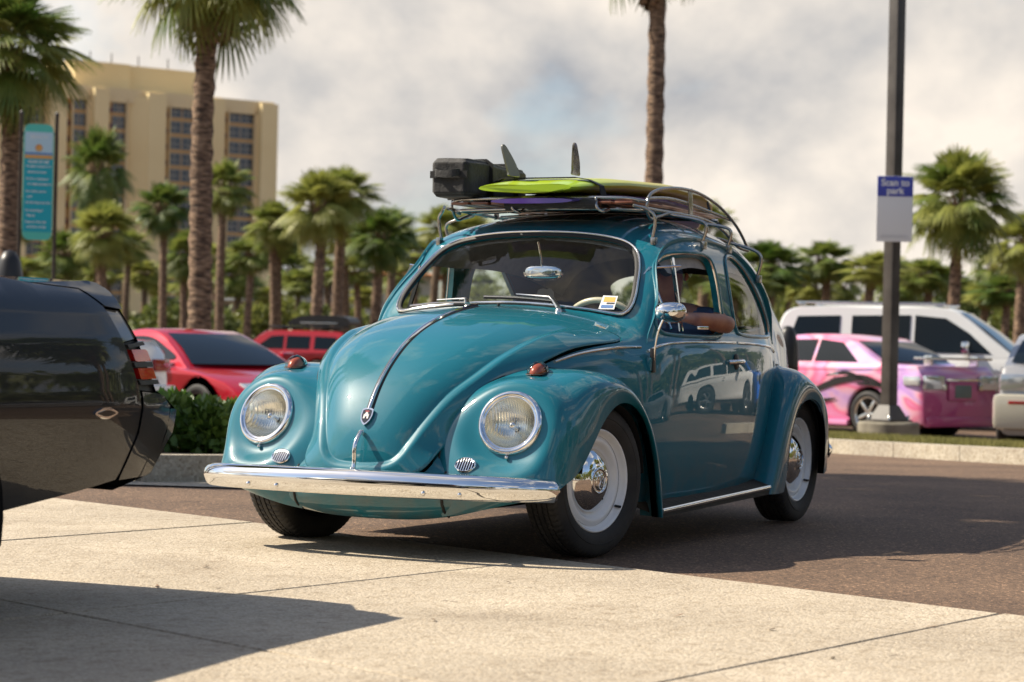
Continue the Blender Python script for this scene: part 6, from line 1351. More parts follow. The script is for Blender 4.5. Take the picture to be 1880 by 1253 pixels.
    for nm, c3, s3, mt, kw in spec.get('boxes', []):
        for sy in ((1, -1) if kw.get('pair') else (1,)):
            bm = bmesh.new(); bm_box(bm, (c3[0], c3[1]*sy, c3[2]), s3, rz=kw.get('rz', 0)*sy, ry=kw.get('ry', 0), bev=kw.get('bev', .01)); from_bm(nm, bm, mt, c)
    V, F = extrude_poly([(.3, low+.02), (Lc-.3, low+.02), (Lc-.4, .5), (.4, .5)], -W*.8, W*.8, lambda a, b, d: (a, d, b)); mk('floor_pan', V, F, M_BLACK, c, smooth=False)
    return c
M_CARGLASS = mat('dark_car_glass', (.006, .009, .010), rough=.03, spec=.42)
M_RED = paint('crimson_metallic', (.42, .008, .022), rough=.3, metal=.25); M_REDS = paint('scarlet_paint', (.42, .02, .025), rough=.35); M_WHITE = paint('white_paint', (.74, .74, .72), rough=.3)
M_SILVERP = paint('silver_grey_paint', (.36, .36, .37), rough=.35, metal=.5); M_BEIGE = paint('beige_bumper_paint', (.50, .47, .38), rough=.4)
M_LAMPC = mat('clear_lamp', (.55, .58, .60), rough=.12, coat=1, metal=.6); M_PLATE = mat('number_plate', (.10, .13, .12), rough=.4); M_BLUEP = paint('bright_blue_paint', (.015, .12, .55), rough=.3)
# pink and lilac wrap with sweeping bands
M_PINK = paint('pink_wrap', (.75, .28, .50), rough=.3)
def wrap(m):
    tc = nd(m, 'ShaderNodeTexCoord'); mp = nd(m, 'ShaderNodeMapping'); mp.inputs['Scale'].default_value = (.55, .25, 1.1); mp.inputs['Rotation'].default_value = (0, R(35), 0); n = nd(m, 'ShaderNodeTexNoise', Scale=2.2, Detail=1.5, Distortion=1.2)
    lk(m, tc.outputs['Object'], mp.inputs[0]); lk(m, mp.outputs[0], n.inputs['Vector'])
    c = ramp(m, n.outputs['Fac'], [(.30, (.42, .22, .60)), (.42, (.66, .40, .66)), (.50, (.80, .42, .52)), (.58, (.80, .16, .30)), (.70, (.72, .32, .55))])
    sx = nd(m, 'ShaderNodeSeparateXYZ'); lk(m, tc.outputs['Object'], sx.inputs[0])
    rr = ramp(m, sx.outputs['X'], [(.02, (1, 1, 1)), (.12, (0, 0, 0))]); mx = nd(m, 'ShaderNodeMix', data_type='RGBA'); lk(m, rr, mx.inputs['Factor']); lk(m, c, mx.inputs['A']); mx.inputs['B'].default_value = (.40, .07, .19, 1)
    lk(m, mx.outputs['Result'], bsdf(m).inputs['Base Color'])
wrap(M_PINK)
Rw = math.atan2(R2[1], R2[0])   # heading that points to the photo's right
def heading(deg): return Rw+R(deg)       # turned anticlockwise from there
SEDAN = dict(len=4.45, w=1.76, wr=.31, ar=.36, wheels=(.95, 3.65), sill=.14, paint=M_PINK,
    body=[(.02, .17), (0, .40), (.015, .62), (.05, .86), (.16, .985), (.75, 1.00), (1.3, .985), (3.2, .965), (3.5, .93), (4.1, .80), (4.36, .66), (4.43, .48), (4.40, .18), (4.3, .14), (.1, .14)],
    cabin=[(.62, .97), (.95, 1.08), (1.42, 1.33), (1.9, 1.40), (2.5, 1.385), (2.85, 1.28), (3.25, 1.08), (3.42, .95)],
    side_glass=[[(1.20, 1.02), (1.56, 1.29), (1.98, 1.33), (2.0, 1.02)], [(2.06, 1.02), (2.04, 1.33), (2.45, 1.32), (2.78, 1.22), (3.15, 1.01)]], rear_glass=((.80, 1.02), (1.38, 1.30)), front_glass=((3.33, 1.0), (2.66, 1.34)), rim=M_SILVER, spokes=5, ri=.235,
    boxes=[('rear_lamp', (.015, .60, .76), (.07, .42, .20), M_LAMPC, dict(pair=True, bev=.03)), ('side_lamp', (.20, .845, .78), (.30, .05, .13), M_LAMPC, dict(pair=True, bev=.02, rz=-.10)), ('number_plate', (-.012, 0, .64), (.03, .36, .18), M_PLATE, dict(bev=.006)), ('plate_surround', (-.004, 0, .64), (.03, .62, .26), M_PINK, dict(bev=.02)), ('chrome_bar', (-.014, 0, .80), (.03, .74, .035), M_CHROME, dict(bev=.01)), ('emblem', (-.005, .40, .70), (.04, .09, .09), M_SILVER, dict(bev=.02)),
        ('emblem', (-.005, -.40, .70), (.04, .09, .09), M_SILVER, dict(bev=.02)), ('boot_wing', (.16, 0, 1.09), (.22, 1.46, .035), M_SILVER, dict(bev=.01)), ('wing_stay', (.2, .5, 1.06), (.14, .02, .14), M_SILVER, dict(pair=True, bev=.004)), ('diffuser', (.02, 0, .22), (.10, 1.5, .14), M_PINK, dict(bev=.03)), ('side_skirt', (2.3, .86, .17), (2.0, .06, .08), M_PINK, dict(pair=True, bev=.02)),
        ('door_handle', (1.55, .885, .84), (.16, .02, .03), M_CHROME, dict(pair=True)), ('door_handle', (2.55, .885, .83), (.16, .02, .03), M_CHROME, dict(pair=True))])
GZ = lambda D, px: GP(D, px)
x, y, z = GP(31.5, 1768); pc = simple_car('pink_sedan', 'lowered pink and lilac sedan with black graphics parked behind the lamp post', SEDAN, (x, y, z), 0)
pc.rotation_euler = (0, 0, heading(180-49)); 
# place so that the near rear corner falls beside the post
def swoosh(parent, pts, w, m, y):
    P = smooth_path(pts, 30); L = []; n = len(P)
    for i, (a, b) in enumerate(P): t = i/(n-1); h = w*math.sin(math.pi*t)**.8*.5+.004; L.append((a, b, h))
    V = [(a, y, b+h) for a, b, h in L]+[(a, y, b-h) for a, b, h in L]; F = [(i, i+1, n+i+1, n+i) for i in range(n-1)]; mk('graphic_stripe', V, F, m, parent, smooth=False)
M_BLK = mat('black_vinyl', (.01, .01, .012), rough=.25, coat=.5)
for pts, w in (([(.55, .66), (1.0, .80), (1.5, .74), (2.0, .58), (2.6, .46)], .09), ([(.9, .72), (1.3, .86), (1.7, .82)], .05), ([(1.5, .50), (2.2, .44), (3.0, .54)], .06), ([(.5, .58), (.7, .70), (1.15, .72)], .05)): swoosh(pc, pts, w, M_BLK, .893)
M_FLAG = M_BLK
SUV = dict(len=5.0, w=1.95, wr=.39, ar=.45, wheels=(1.05, 3.98), sill=.28, paint=M_WHITE, cat='car',
    body=[(.05, .35), (0, .6), (.04, .9), (.08, 1.10), (2.5, 1.12), (3.75, 1.12), (4.5, 1.07), (4.85, .95), (4.95, .75), (4.95, .40), (4.8, .30), (.2, .28)],
    cabin=[(.10, 1.05), (.22, 1.50), (.38, 1.76), (.9, 1.82), (2.6, 1.82), (3.0, 1.72), (3.5, 1.35), (3.85, 1.08)], yb=.93, yt=.76,
    side_glass=[[(.36, 1.16), (.52, 1.66), (1.18, 1.68), (1.18, 1.16)], [(1.36, 1.16), (1.36, 1.68), (2.25, 1.70), (2.25, 1.14)], [(2.32, 1.14), (2.32, 1.70), (2.78, 1.66), (3.14, 1.44), (3.48, 1.14)]], rear_glass=((.14, 1.18), (.32, 1.66)), front_glass=((3.74, 1.16), (2.95, 1.74)), ri=.24,
    boxes=[('roof_rail', (1.6, .66, 1.875), (2.3, .035, .035), M_SILVER, dict(pair=True, bev=.012)), ('rail_foot', (.55, .66, 1.845), (.12, .04, .06), M_SILVER, dict(pair=True)), ('rail_foot', (2.65, .66, 1.83), (.12, .04, .06), M_SILVER, dict(pair=True)), ('door_mirror', (3.12, 1.04, 1.22), (.12, .24, .20), M_CHROME, dict(pair=True, bev=.04)), ('front_lamp', (4.86, .72, .88), (.16, .36, .16), M_LAMPC, dict(pair=True, bev=.03)), ('grille', (4.94, 0, .82), (.05, .9, .22), M_PLASTIC, dict(bev=.02)), ('bonnet_seam', (4.2, 0, 1.11), (.9, 1.3, .03), M_WHITE, dict(bev=.012)), ('door_handle', (2.05, .975, 1.0), (.18, .02, .035), M_CHROME, dict(pair=True)), ('rear_bumper', (-.02, 0, .5), (.14, 1.8, .22), M_SILVERP, dict(bev=.04))])
SUVc = simple_car('white_off_roader', 'white estate off-roader with silver roof rails parked beyond the pink sedan', SUV, GP(37.0, 1425), heading(-20)); SUVc.scale = (1.03,)*3
SPORT = dict(len=4.28, w=1.76, wr=.315, ar=.35, wheels=(.92, 3.34), sill=.14, paint=M_RED, steer=.0,
    body=[(.05, .25), (0, .55), (.06, .84), (.35, .90), (1.0, .86), (2.2, .80), (2.9, .80), (3.3, .76), (3.8, .66), (4.15, .50), (4.26, .38), (4.22, .18), (4.1, .14), (.2, .14)],
    cabin=[(.55, .84), (1.0, 1.00), (1.5, 1.17), (1.85, 1.22), (2.2, 1.19), (2.55, 1.05), (2.85, .90), (3.05, .78)], yb=.80, yt=.56, rimdark=M_BLACK, rim=mat('dark_alloy', (.05, .05, .055), rough=.3, metal=.8), roundglass=True,
    side_glass=[[(1.55, .90), (1.62, 1.10), (2.05, 1.13), (2.45, 1.02), (2.72, .88)]], rear_glass=((.75, .92), (1.50, 1.15)), front_glass=((2.98, .82), (2.25, 1.16)),
    boxes=[('door_mirror', (2.62, .93, .92), (.12, .20, .12), M_RED, dict(pair=True, bev=.04)), ('front_lamp', (3.93, .55, .60), (.16, .30, .05), M_LAMPC, dict(pair=True, ry=.3, bev=.02)), ('fog_lamp', (4.2, .55, .33), (.05, .18, .08), M_LAMPC, dict(pair=True, bev=.02)), ('air_intake', (4.245, 0, .27), (.04, .8, .12), M_BLACK, dict(bev=.02)), ('side_vent', (2.82, .872, .45), (.10, .02, .18), M_BLACK, dict(pair=True)), ('front_splitter', (4.15, 0, .15), (.30, 1.66, .03), M_BLACK, dict(bev=.01)), ('side_skirt', (2.15, .86, .17), (1.7, .05, .07), M_RED, dict(pair=True, bev=.02))])
simple_car('red_sports_car', 'low crimson sports car facing right behind the hedge, dark alloy wheels', SPORT, GP(28.0, 172), heading(-46))
RSUV = dict(SUV, paint=M_REDS, len=4.6, body=[(.05, .35), (0, .6), (.04, .95), (.08, 1.05), (2.5, 1.05), (3.5, 1.05), (4.2, 1.0), (4.5, .9), (4.55, .7), (4.55, .40), (4.4, .30), (.2, .28)], wheels=(.95, 3.6),
    cabin=[(.10, 1.0), (.16, 1.45), (.30, 1.62), (.9, 1.66), (2.4, 1.66), (2.8, 1.58), (3.2, 1.25), (3.45, 1.02)], side_glass=[[(.35, 1.12), (.42, 1.48), (1.10, 1.50), (1.10, 1.12)], [(1.25, 1.12), (1.25, 1.50), (2.0, 1.51), (2.0, 1.12)], [(2.10, 1.12), (2.10, 1.51), (2.5, 1.49), (3.02, 1.12)]], rear_glass=((.12, 1.12), (.22, 1.52)), front_glass=((3.38, 1.06), (2.75, 1.60)),
    boxes=[('roof_bar', (.9, 0, 1.72), (.05, 1.5, .04), M_PLASTIC, {}), ('roof_bar', (2.2, 0, 1.72), (.05, 1.5, .04), M_PLASTIC, {}), ('door_mirror', (2.95, .98, 1.15), (.10, .2, .16), M_PLASTIC, dict(pair=True, bev=.03)), ('rear_lamp', (.0, .82, .95), (.06, .14, .3), M_RED_L, dict(pair=True)), ('front_lamp', (4.5, .68, .85), (.12, .3, .16), M_LAMPC, dict(pair=True)), ('rear_bumper', (-.02, 0, .5), (.14, 1.8, .22), M_PLASTIC, dict(bev=.04)), ('spare_cover', (-.12, 0, .95), (.18, .7, .7), M_PLASTIC, dict(bev=.08)), ('roof_tray', (1.5, 0, 1.77), (2.3, 1.35, .06), M_PLASTIC, dict(bev=.02))])
rs = simple_car('red_off_roader', 'red off-roader seen between the red sports car and the teal bonnet', RSUV, GP(58, 660), heading(162))
rs.scale = (.85,)*3
lc = Matrix.Translation(rs.location) @ Matrix.Rotation(rs.rotation_euler[2], 4, 'Z') @ Matrix.Scale(.85, 4)
rb_ = thing('roof_box', 'glossy black roof box on top of the red off-roader', 'roof box', tuple(lc @ Vector((1.15, 0, 1.80))), rs.rotation_euler[2]); rb_.scale = (.85,)*3
V, F = extrude_poly([tuple(p) for p in smooth_path([(-.95, .02), (-.98, .16), (-.8, .30), (0, .34), (.7, .28), (1.0, .10), (.95, .02)], 30)], -.42, .42, lambda a, b, d: (a, d, b)); bm = bmesh.new(); vs = [bm.verts.new(v) for v in V]; [bm.faces.new([vs[i] for i in f]) for f in F]; bmesh.ops.bevel(bm, geom=[e for e in bm.edges if len(e.link_faces) == 2 and e.calc_face_angle(0) > 1.2], offset=.06, segments=3, affect='EDGES'); from_bm('shell', bm, M_PLASTIC, rb_)
bm = bmesh.new(); bm_box(bm, (0, .43, .10), (1.2, .02, .03), bev=.005); from_bm('latch_strip', bm, M_SILVER, rb_)
WC = dict(SEDAN, paint=M_WHITE, glass=mat('amber_rear_glass', (.30, .14, .08), rough=.08, coat=1), len=4.3, boxes=[('rear_lamp', (.02, .66, .74), (.05, .3, .12), M_RED_L, dict(pair=True)), ('rear_bumper', (-.02, 0, .45), (.12, 1.66, .18), M_WHITE, dict(bev=.04)), ('door_mirror', (3.0, .95, 1.02), (.10, .2, .12), M_WHITE, dict(pair=True, bev=.03))], side_glass=[[(1.20, 1.02), (1.56, 1.29), (1.98, 1.33), (2.0, 1.02)], [(2.06, 1.02), (2.04, 1.33), (2.45, 1.32), (2.78, 1.22), (3.15, 1.01)]], ri=.21)
simple_car('white_saloon', 'white saloon with orange-tinted glass just behind the black tail', WC, GP(22.5, 240), heading(180-20))
GC = dict(WC, paint=M_SILVERP, glass=M_CARGLASS, boxes=[('rear_lamp', (.02, .66, .80), (.06, .34, .20), M_LAMPC, dict(pair=True, bev=.03)), ('rear_bumper', (-.03, 0, .45), (.18, 1.80, .42), M_BEIGE, dict(bev=.07)), ('reflector', (-.125, .62, .56), (.02, .20, .04), M_RED_L, dict(pair=True, bev=.004)), ('number_plate', (-.01, 0, .80), (.03, .34, .16), M_PLATE, {})])
simple_car('silver_car', 'silver grey car with beige bumper cut off by the right edge', GC, GP(27.0, 1968), heading(76))
# cars across the lot: nothing of them is in frame but the teal door mirrors them
simple_car('white_off_roader', 'white off-roader across the lot, mirrored in the teal door', SUV, (-15.5, 8.6, -.15), R(-120))
simple_car('blue_off_roader', 'bright blue off-roader across the lot, mirrored behind the door handle', dict(SUV, paint=M_BLUEP, len=4.6), (-19.0, 7.8, -.2), R(-75))
simple_car('silver_car', 'silver car across the lot, mirrored in the teal door', GC, (-10.5, 11.4, -.1), R(-110))
simple_car('red_sports_car', 'red sports car behind the photographer, mirrored in the bumper', dict(SPORT, paint=M_REDS), (17, -3, 0), R(100))
simple_car('white_saloon', 'white saloon behind the photographer, mirrored in the bumper', dict(WC, glass=M_CARGLASS), (19, 5, 0), R(80))
# ------------------------------------------------------------------ roof rack and its load
rack = thing('roof_rack', 'tubular steel roof rack with looped ends clamped to the drip rails', 'roof rack', (-1.35, 0, 1.40)); RO = np.array([-1.35, 0, 1.40])
def rtube(name, P, r=.0075, n=60, m=M_STEEL, closed=False, sm=True):
    P = (smooth_path(P, n, closed) if sm else np.array(P, float))-RO; mb = MB(); mb.tube(P, r, 10, closed=closed); return mb.build(name, m, rack)
for s in (1, -1):
    Y = lambda y: y*s
    # big side hoop: lower front loop, over the top and down to the tail
    rtube('side_hoop', [(-1.34, Y(.50), 1.427), (-1.20, Y(.49), 1.430), (-1.08, Y(.48), 1.408), (-1.00, Y(.475), 1.392), (-.955, Y(.475), 1.420), (-.945, Y(.478), 1.455), (-.985, Y(.48), 1.500), (-1.10, Y(.485), 1.530), (-1.28, Y(.49), 1.545), (-1.46, Y(.495), 1.543), (-1.62, Y(.50), 1.522), (-1.78, Y(.505), 1.485), (-1.94, Y(.51), 1.425), (-2.04, Y(.515), 1.365), (-2.10, Y(.52), 1.310)], .0072, 90)
    rtube('lower_rail', [(-.90, Y(.475), 1.436), (-1.10, Y(.48), 1.432), (-1.34, Y(.495), 1.430), (-1.60, Y(.50), 1.420), (-1.80, Y(.505), 1.385), (-1.98, Y(.51), 1.320), (-2.10, Y(.52), 1.305)], .0075, 60)
    rtube('upper_rail', [(-.95, Y(.477), 1.478), (-1.3, Y(.48), 1.492), (-1.92, Y(.50), 1.440)], .0072, 30)
    bm = bmesh.new(); bm_box(bm, tuple(np.array([-1.42, Y(.492), 1.485])-RO), (.045, .006, .135), ry=R(8), bev=.002); from_bm('hoop_strap', bm, M_STEEL, rack)
    for x, top in ((-.93, 1.435), (-1.22, 1.43), (-1.60, 1.415), (-1.93, 1.345)):
        q = BD.solve([(x, 1.29 if x > -1.7 else 1.17)], (0, 2), ur=(3, 20), vr=(2, 6)); Pq, Nq = on(BODY, q, .014, 1); p = Pq[0]; p = p*[1, s, 1]
        mid = (p[0]+.004, p[1]+.012*s, (p[2]+top)/2+.02)
        lg = rtube('leg', [p, mid, (x+.03, Y(.50), top-.01), (x+.09, Y(.46), top+.005)], .0072, 24)
        bm = bmesh.new(); bm_box(bm, tuple(p-RO+[0, .008*s, -.012]), (.032, .022, .035), bev=.003); o = from_bm('clamp', bm, M_STEEL, lg)
# front loop and the hooks beneath the top rails
rtube('front_rail', [(-1.02, -.475, 1.420), (-.93, -.44, 1.428), (-.90, -.25, 1.43), (-.895, 0, 1.432), (-.90, .25, 1.43), (-.93, .44, 1.428), (-1.02, .475, 1.42)], .0072, 60)
rtube('front_top_rail', [(-.948, -.478, 1.462), (-.89, -.40, 1.474), (-.87, -.2, 1.478), (-.865, 0, 1.478), (-.87, .2, 1.478), (-.89, .40, 1.474), (-.948, .478, 1.462)], .008, 50)
for y in (-.14, .27):
    rtube('hook', [(-.868, y, 1.476), (-.850, y+.008, 1.452), (-.848, y+.02, 1.428), (-.86, y+.04, 1.416), (-.90, y+.05, 1.428)], .0072, 24)
for x in (-1.15, -1.45, -1.8): rtube('cross_bar', [(x, -.48, 1.430), (x, 0, 1.446), (x, .48, 1.430)], .008, 20)
# wooden slats lying along the rack
M_WOOD = noisy(mat('varnished_slat', (.22, .07, .03), rough=.35, coat=.6), (.14, .040, .02), (.30, .11, .05), scale=9)
for k, y in enumerate(np.linspace(-.40, .40, 9)):
    bm = bmesh.new(); bm_box(bm, tuple(np.array([-1.42, y, 1.457])-RO), (1.10, .084, .012), bev=.003); from_bm('slat', bm, M_WOOD, rack)

def surf_outline(L, w, tail_notch=.10, n=40):
    """half-outline of a twin-fin fish from tail (x=0) to nose (x=-L)"""
    t = np.linspace(0, 1, n); hw = w*np.interp(t, [0, .03, .12, .3, .5, .7, .85, .95, 1], [.30, .52, .74, .95, 1.0, .86, .56, .25, .0]); return t*L, hw
def board(name, label, L, w, th, loc, rz, pitch, m, fins=True, rails=None, group=None):
    b = thing(name, label, 'surfboard', loc, rz, group); b.rotation_euler = (0, pitch, rz)
    n, k = 60, 22; V = []; t = np.linspace(0, 1, n)**1.0
    hw = np.interp(t, [0, .02, .06, .15, .3, .5, .7, .85, .94, .98, 1], np.array([.80, .86, .89, .93, .98, 1.0, .88, .60, .33, .16, .01])*w)
    tk = th*np.interp(t, [0, .05, .15, .6, .9, 1], [.50, .74, 1, 1, .65, .2]); rock = np.interp(t, [0, .1, .25, .5, .7, .85, 1], [.045, .028, .010, 0, .012, .038, .095])
    for i in range(n):
        for j in range(k):
            a = 2*math.pi*j/k; c, s_ = math.cos(a), math.sin(a); y = hw[i]*math.copysign(abs(c)**.75, c); zz = tk[i]/2*math.copysign(abs(s_)**.9, s_)
            notch = .16*max(0, 1-abs(y)/(w*.50))*max(0, 1-t[i]*9) if fins else 0
            V.append((-L*t[i]-notch, y, zz-rock[i]+ (0)))
    F = [(i*k+j, i*k+(j+1) % k, (i+1)*k+(j+1) % k, (i+1)*k+j) for i in range(n-1) for j in range(k)]+[tuple(range(k))[::-1]]
    mk('deck', V, F, m, b, sharp=50)
    if fins:
        prof = [(.0, 0), (-.12, 0), (-.115, .03), (-.098, .065), (-.070, .100), (-.035, .135), (-.012, .156), (.012, .168), (.030, .166), (.038, .152), (.036, .130), (.030, .100), (.018, .055), (.006, .02)]
        for s, mm in ((-1, M_FIN), (1, M_FIN2)):
            P2 = smooth_path([(a*.70+z_*.06, z_*.84) for a, z_ in prof], 50, True); V = []; nn = len(P2); c2 = P2.mean(0)
            for lay, (sc_, off) in enumerate(((.985, -.0045), (1, 0), (.985, .0045))): V += [(c2[0]+(a-c2[0])*sc_, off, max(0, c2[1]+(z_-c2[1])*sc_)) for a, z_ in P2]
            F = [(l*nn+i, l*nn+(i+1) % nn, (l+1)*nn+(i+1) % nn, (l+1)*nn+i) for l in (0, 1) for i in range(nn)]+[tuple(range(nn))[::-1], tuple(2*nn+i for i in range(nn))]
            o = mk('fin', V, F, mm, b, sharp=40); o.location = (-.15, s*w*.55, th*.24); o.rotation_euler = (R(-8)*s, 0, R(5)*s)
    return b
M_FIN = mat('smoked_fin', (.13, .13, .12), rough=.35, coat=.4); M_FIN2 = noisy(mat('marbled_fin', (.06, .045, .035), rough=.25, coat=.8), (.015, .013, .012), (.22, .19, .15), scale=14, detail=3)
M_BOARD = mat('lime_board', (.35, .55, .02), rough=.34, coat=.35, coat_rough=.12)
def boardcol(m):
    tc = nd(m, 'ShaderNodeTexCoord'); sx = nd(m, 'ShaderNodeSeparateXYZ'); lk(m, tc.outputs['Object'], sx.inputs[0]); mr_ = nd(m, 'ShaderNodeMapRange'); mr_.inputs['From Min'].default_value = 0; mr_.inputs['From Max'].default_value = -1.75
    lk(m, sx.outputs['X'], mr_.inputs['Value']); n = nd(m, 'ShaderNodeTexNoise', Scale=2.0, Detail=2); lk(m, tc.outputs['Object'], n.inputs['Vector'])
    ad = nd(m, 'ShaderNodeMath', operation='MULTIPLY_ADD'); lk(m, n.outputs['Fac'], ad.inputs[0]); ad.inputs[1].default_value = .25; lk(m, mr_.outputs[0], ad.inputs[2])
    c = ramp(m, ad.outputs[0], [(.14, (.33, .50, .008)), (.38, (.43, .46, .018)), (.62, (.50, .44, .02)), (1.0, (.46, .32, .035))]); lk(m, c, bsdf(m).inputs['Base Color'])
boardcol(M_BOARD)
board('surfboard', 'lime and yellow twin-fin surfboard strapped fins-up on the roof rack', 2.02, .285, .074, (-.77, -.03, 1.562), R(-1.5), R(.8), M_BOARD)
M_PURPLE = noisy(mat('purple_board_paint', (.10, .04, .36), rough=.3, coat=1), (.06, .04, .30), (.16, .06, .42), scale=3)
board('surfboard', 'purple-bottomed surfboard lying under the lime one', 1.85, .25, .046, (-.80, -.01, 1.506), R(-1), R(.8), M_PURPLE, fins=False)
# rolled black cover between the boards
cv = thing('rolled_cover', 'black fabric roll tucked under the lime surfboard at the front of the rack', 'board cover', (-.86, .06, 1.452)); M_NYLON = noisy(mat('black_nylon', (.012, .012, .013), rough=.7, sheen=.2), (.008, .008, .009), (.022, .02, .02), scale=12, bump=.5, bscale=14, dist=.02)
rd = random.Random(4); P = np.array([(rd.uniform(-.006, .006), y, rd.uniform(-.005, .005)) for y in np.linspace(-.22, .22, 16)]); mb = MB(); mb.tube(P, .024, 14, scale=[rd.uniform(.82, 1.08) for _ in P]); mb.build('roll', M_NYLON, cv)
# tie-down straps
ts = thing('tie_down_strap', 'black webbing strap holding the lime surfboard, drawn across both fins', 'strap', (-.98, 0, 1.55)); O3 = np.array([-.98, 0, 1.55]); M_WEB = mat('black_webbing', (.008, .008, .008), rough=.6)
def web(parent, P, w=.018, name='webbing'): mb = MB(); mb.add(*sweep(np.array(P)-O3, [(-.0018, -w), (.0018, -w), (.0018, w), (-.0018, w)], upv=(0, 0, 1))); mb.build(name, M_WEB, parent)
web(ts, [(-.99, -.31, 1.47), (-.985, -.305, 1.545), (-.97, -.23, 1.574), (-.965, .13, 1.574), (-.965, .19, 1.564), (-.96, .255, 1.535), (-.95, .275, 1.47), (-.945, .28, 1.44)])
ts2 = thing('tie_down_strap', 'thin black strap round the nose end of the lime surfboard', 'strap', (-2.30, 0, 1.5)); O3 = np.array([-2.30, 0, 1.5])
web(ts2, [(-2.30, -.25, 1.44), (-2.32, -.20, 1.56), (-2.32, .01, 1.625), (-2.32, .22, 1.56), (-2.30, .25, 1.48), (-2.25, .34, 1.42)], .010)
# black soft bag at the far side
bag = thing('soft_bag', 'black box-shaped soft bag with a grab handle at the far front corner of the rack', 'bag', (-1.11, -.42, 1.482))
n1, n2, n3 = 22, 12, 12; bm = bmesh.new(); bmesh.ops.create_cube(bm, size=1, matrix=Matrix.Translation((.0, 0, .083)) @ Matrix.Diagonal((.62, .19, .176, 1)))
bmesh.ops.bevel(bm, geom=list(bm.edges), offset=.016, segments=3, affect='EDGES'); bmesh.ops.subdivide_edges(bm, edges=[e for e in bm.edges if e.calc_length() > .05], cuts=10, use_grid_fill=True)
from mathutils import noise as mn
for v in bm.verts:
    p = v.co*6; d = mn.noise_vector(p)*.0055; v.co += d
    v.co.z += .006*math.sin(v.co.x*7)
bb = from_bm('bag_body', bm, M_NYLON, bag, sharp=None); sb_ = bb.modifiers.new('soft', 'SUBSURF'); sb_.levels = sb_.render_levels = 1
mb = MB(); mb.add(*sweep(smooth_path([(.312, -.065, .11), (.335, -.05, .105), (.342, 0, .10), (.335, .045, .105), (.312, .055, .11)], 24), [(-.016, -.003), (.016, -.003), (.016, .003), (-.016, .003)], upv=(0, 0, 1))); mb.build('grab_handle', M_NYLON, bag)
mb = MB(); mb.add(*sweep([(.313, -.093, .10), (.3165, 0, .10), (.313, .093, .10)], [(-.016, -.002), (.016, -.002), (.016, .002), (-.016, .002)], upv=(0, 0, 1))); mb.build('handle_band', M_WEB, bag)
for x in (.10, -.16):
    mb = MB(); mb.add(*sweep([(x, .100, 0), (x, .102, .08), (x, .099, .160), (x, .08, .171), (x, -.08, .171), (x, -.099, .160), (x, -.10, 0)], [(-.0025, -.014), (.0025, -.014), (.0025, .014), (-.0025, .014)], upv=(1, 0, 0))); mb.build('bag_strap', M_WEB, bag)

# ------------------------------------------------------------------ driver: one continuous body, bare forearm on the door
M_SKIN = noisy(mat('sunburnt_skin', (.32, .13, .075), rough=.5), (.26, .10, .06), (.37, .16, .09), scale=14); bsdf(M_SKIN).inputs['Subsurface Weight'].default_value = .08
M_SHIRT = noisy(mat('navy_shirt', (.03, .06, .13), rough=.85), (.02, .045, .10), (.04, .075, .16), scale=20); M_CAP = mat('dark_cap', (.012, .022, .03), rough=.8)
def skin_body(name, verts, edges, radii, m, parent, root=0, sub=2):
    me = bpy.data.meshes.new(name); me.from_pydata(verts, edges, []); o = bpy.data.objects.new(name, me); col.objects.link(o); o.parent = parent
    o.modifiers.new('skin', 'SKIN'); sv = me.skin_vertices[0].data
    for i, r in enumerate(radii): sv[i].radius = r if isinstance(r, tuple) else (r, r); sv[i].use_root = (i == root)
    s_ = o.modifiers.new('sub', 'SUBSURF'); s_.levels = sub; s_.render_levels = sub; me.materials.append(m); o.modifiers['skin'].use_smooth_shade = True; return o
drv = thing('person', 'driver in dark cap, sunglasses and navy shirt resting a bare arm on the door', 'person', (-1.36, .43, .475))
# local coordinates relative to the seat point; x forwards, y to the left
Vb = [(0, 0, 0), (-.03, 0, .18), (-.05, 0, .36), (-.02, 0, .47), (.03, 0, .545), (.055, 0, .60), (.06, 0, .665), (.055, 0, .72),
      (-.01, .16, .47), (.03, .235, .475), (.05, .285, .468), (.02, -.17, .44), (.12, -.24, .30), (.28, -.16, .30),
      (.20, .10, -.02), (.42, .11, .04), (.50, .10, -.2), (.20, -.10, -.02), (.42, -.11, .04), (.50, -.10, -.2)]
Eb = [(0, 1), (1, 2), (2, 3), (3, 4), (4, 5), (5, 6), (6, 7), (3, 8), (8, 9), (9, 10), (3, 11), (11, 12), (12, 13), (0, 14), (14, 15), (15, 16), (0, 17), (17, 18), (18, 19)]
Rb = [(.15, .13), (.15, .12), (.17, .12), (.11, .09), .058, .072, (.088, .078), (.078, .072), .075, .055, .050, .07, .05, .036, .08, .065, .05, .08, .065, .05]
body = skin_body('body', Vb, Eb, Rb, M_SKIN, drv)
# shirt: torso and sleeves only
Vs = [(0, 0, .0), (-.03, 0, .18), (-.05, 0, .36), (-.02, 0, .455), (-.01, .165, .47), (.022, .215, .474), (.036, .25, .472), (.02, -.175, .435), (.08, -.22, .36)]
skin_body('shirt', Vs, [(0, 1), (1, 2), (2, 3), (3, 4), (4, 5), (5, 6), (3, 7), (7, 8)], [(.165, .14), (.165, .135), (.185, .135), (.12, .095), .088, .070, .066, .085, .066], M_SHIRT, drv)
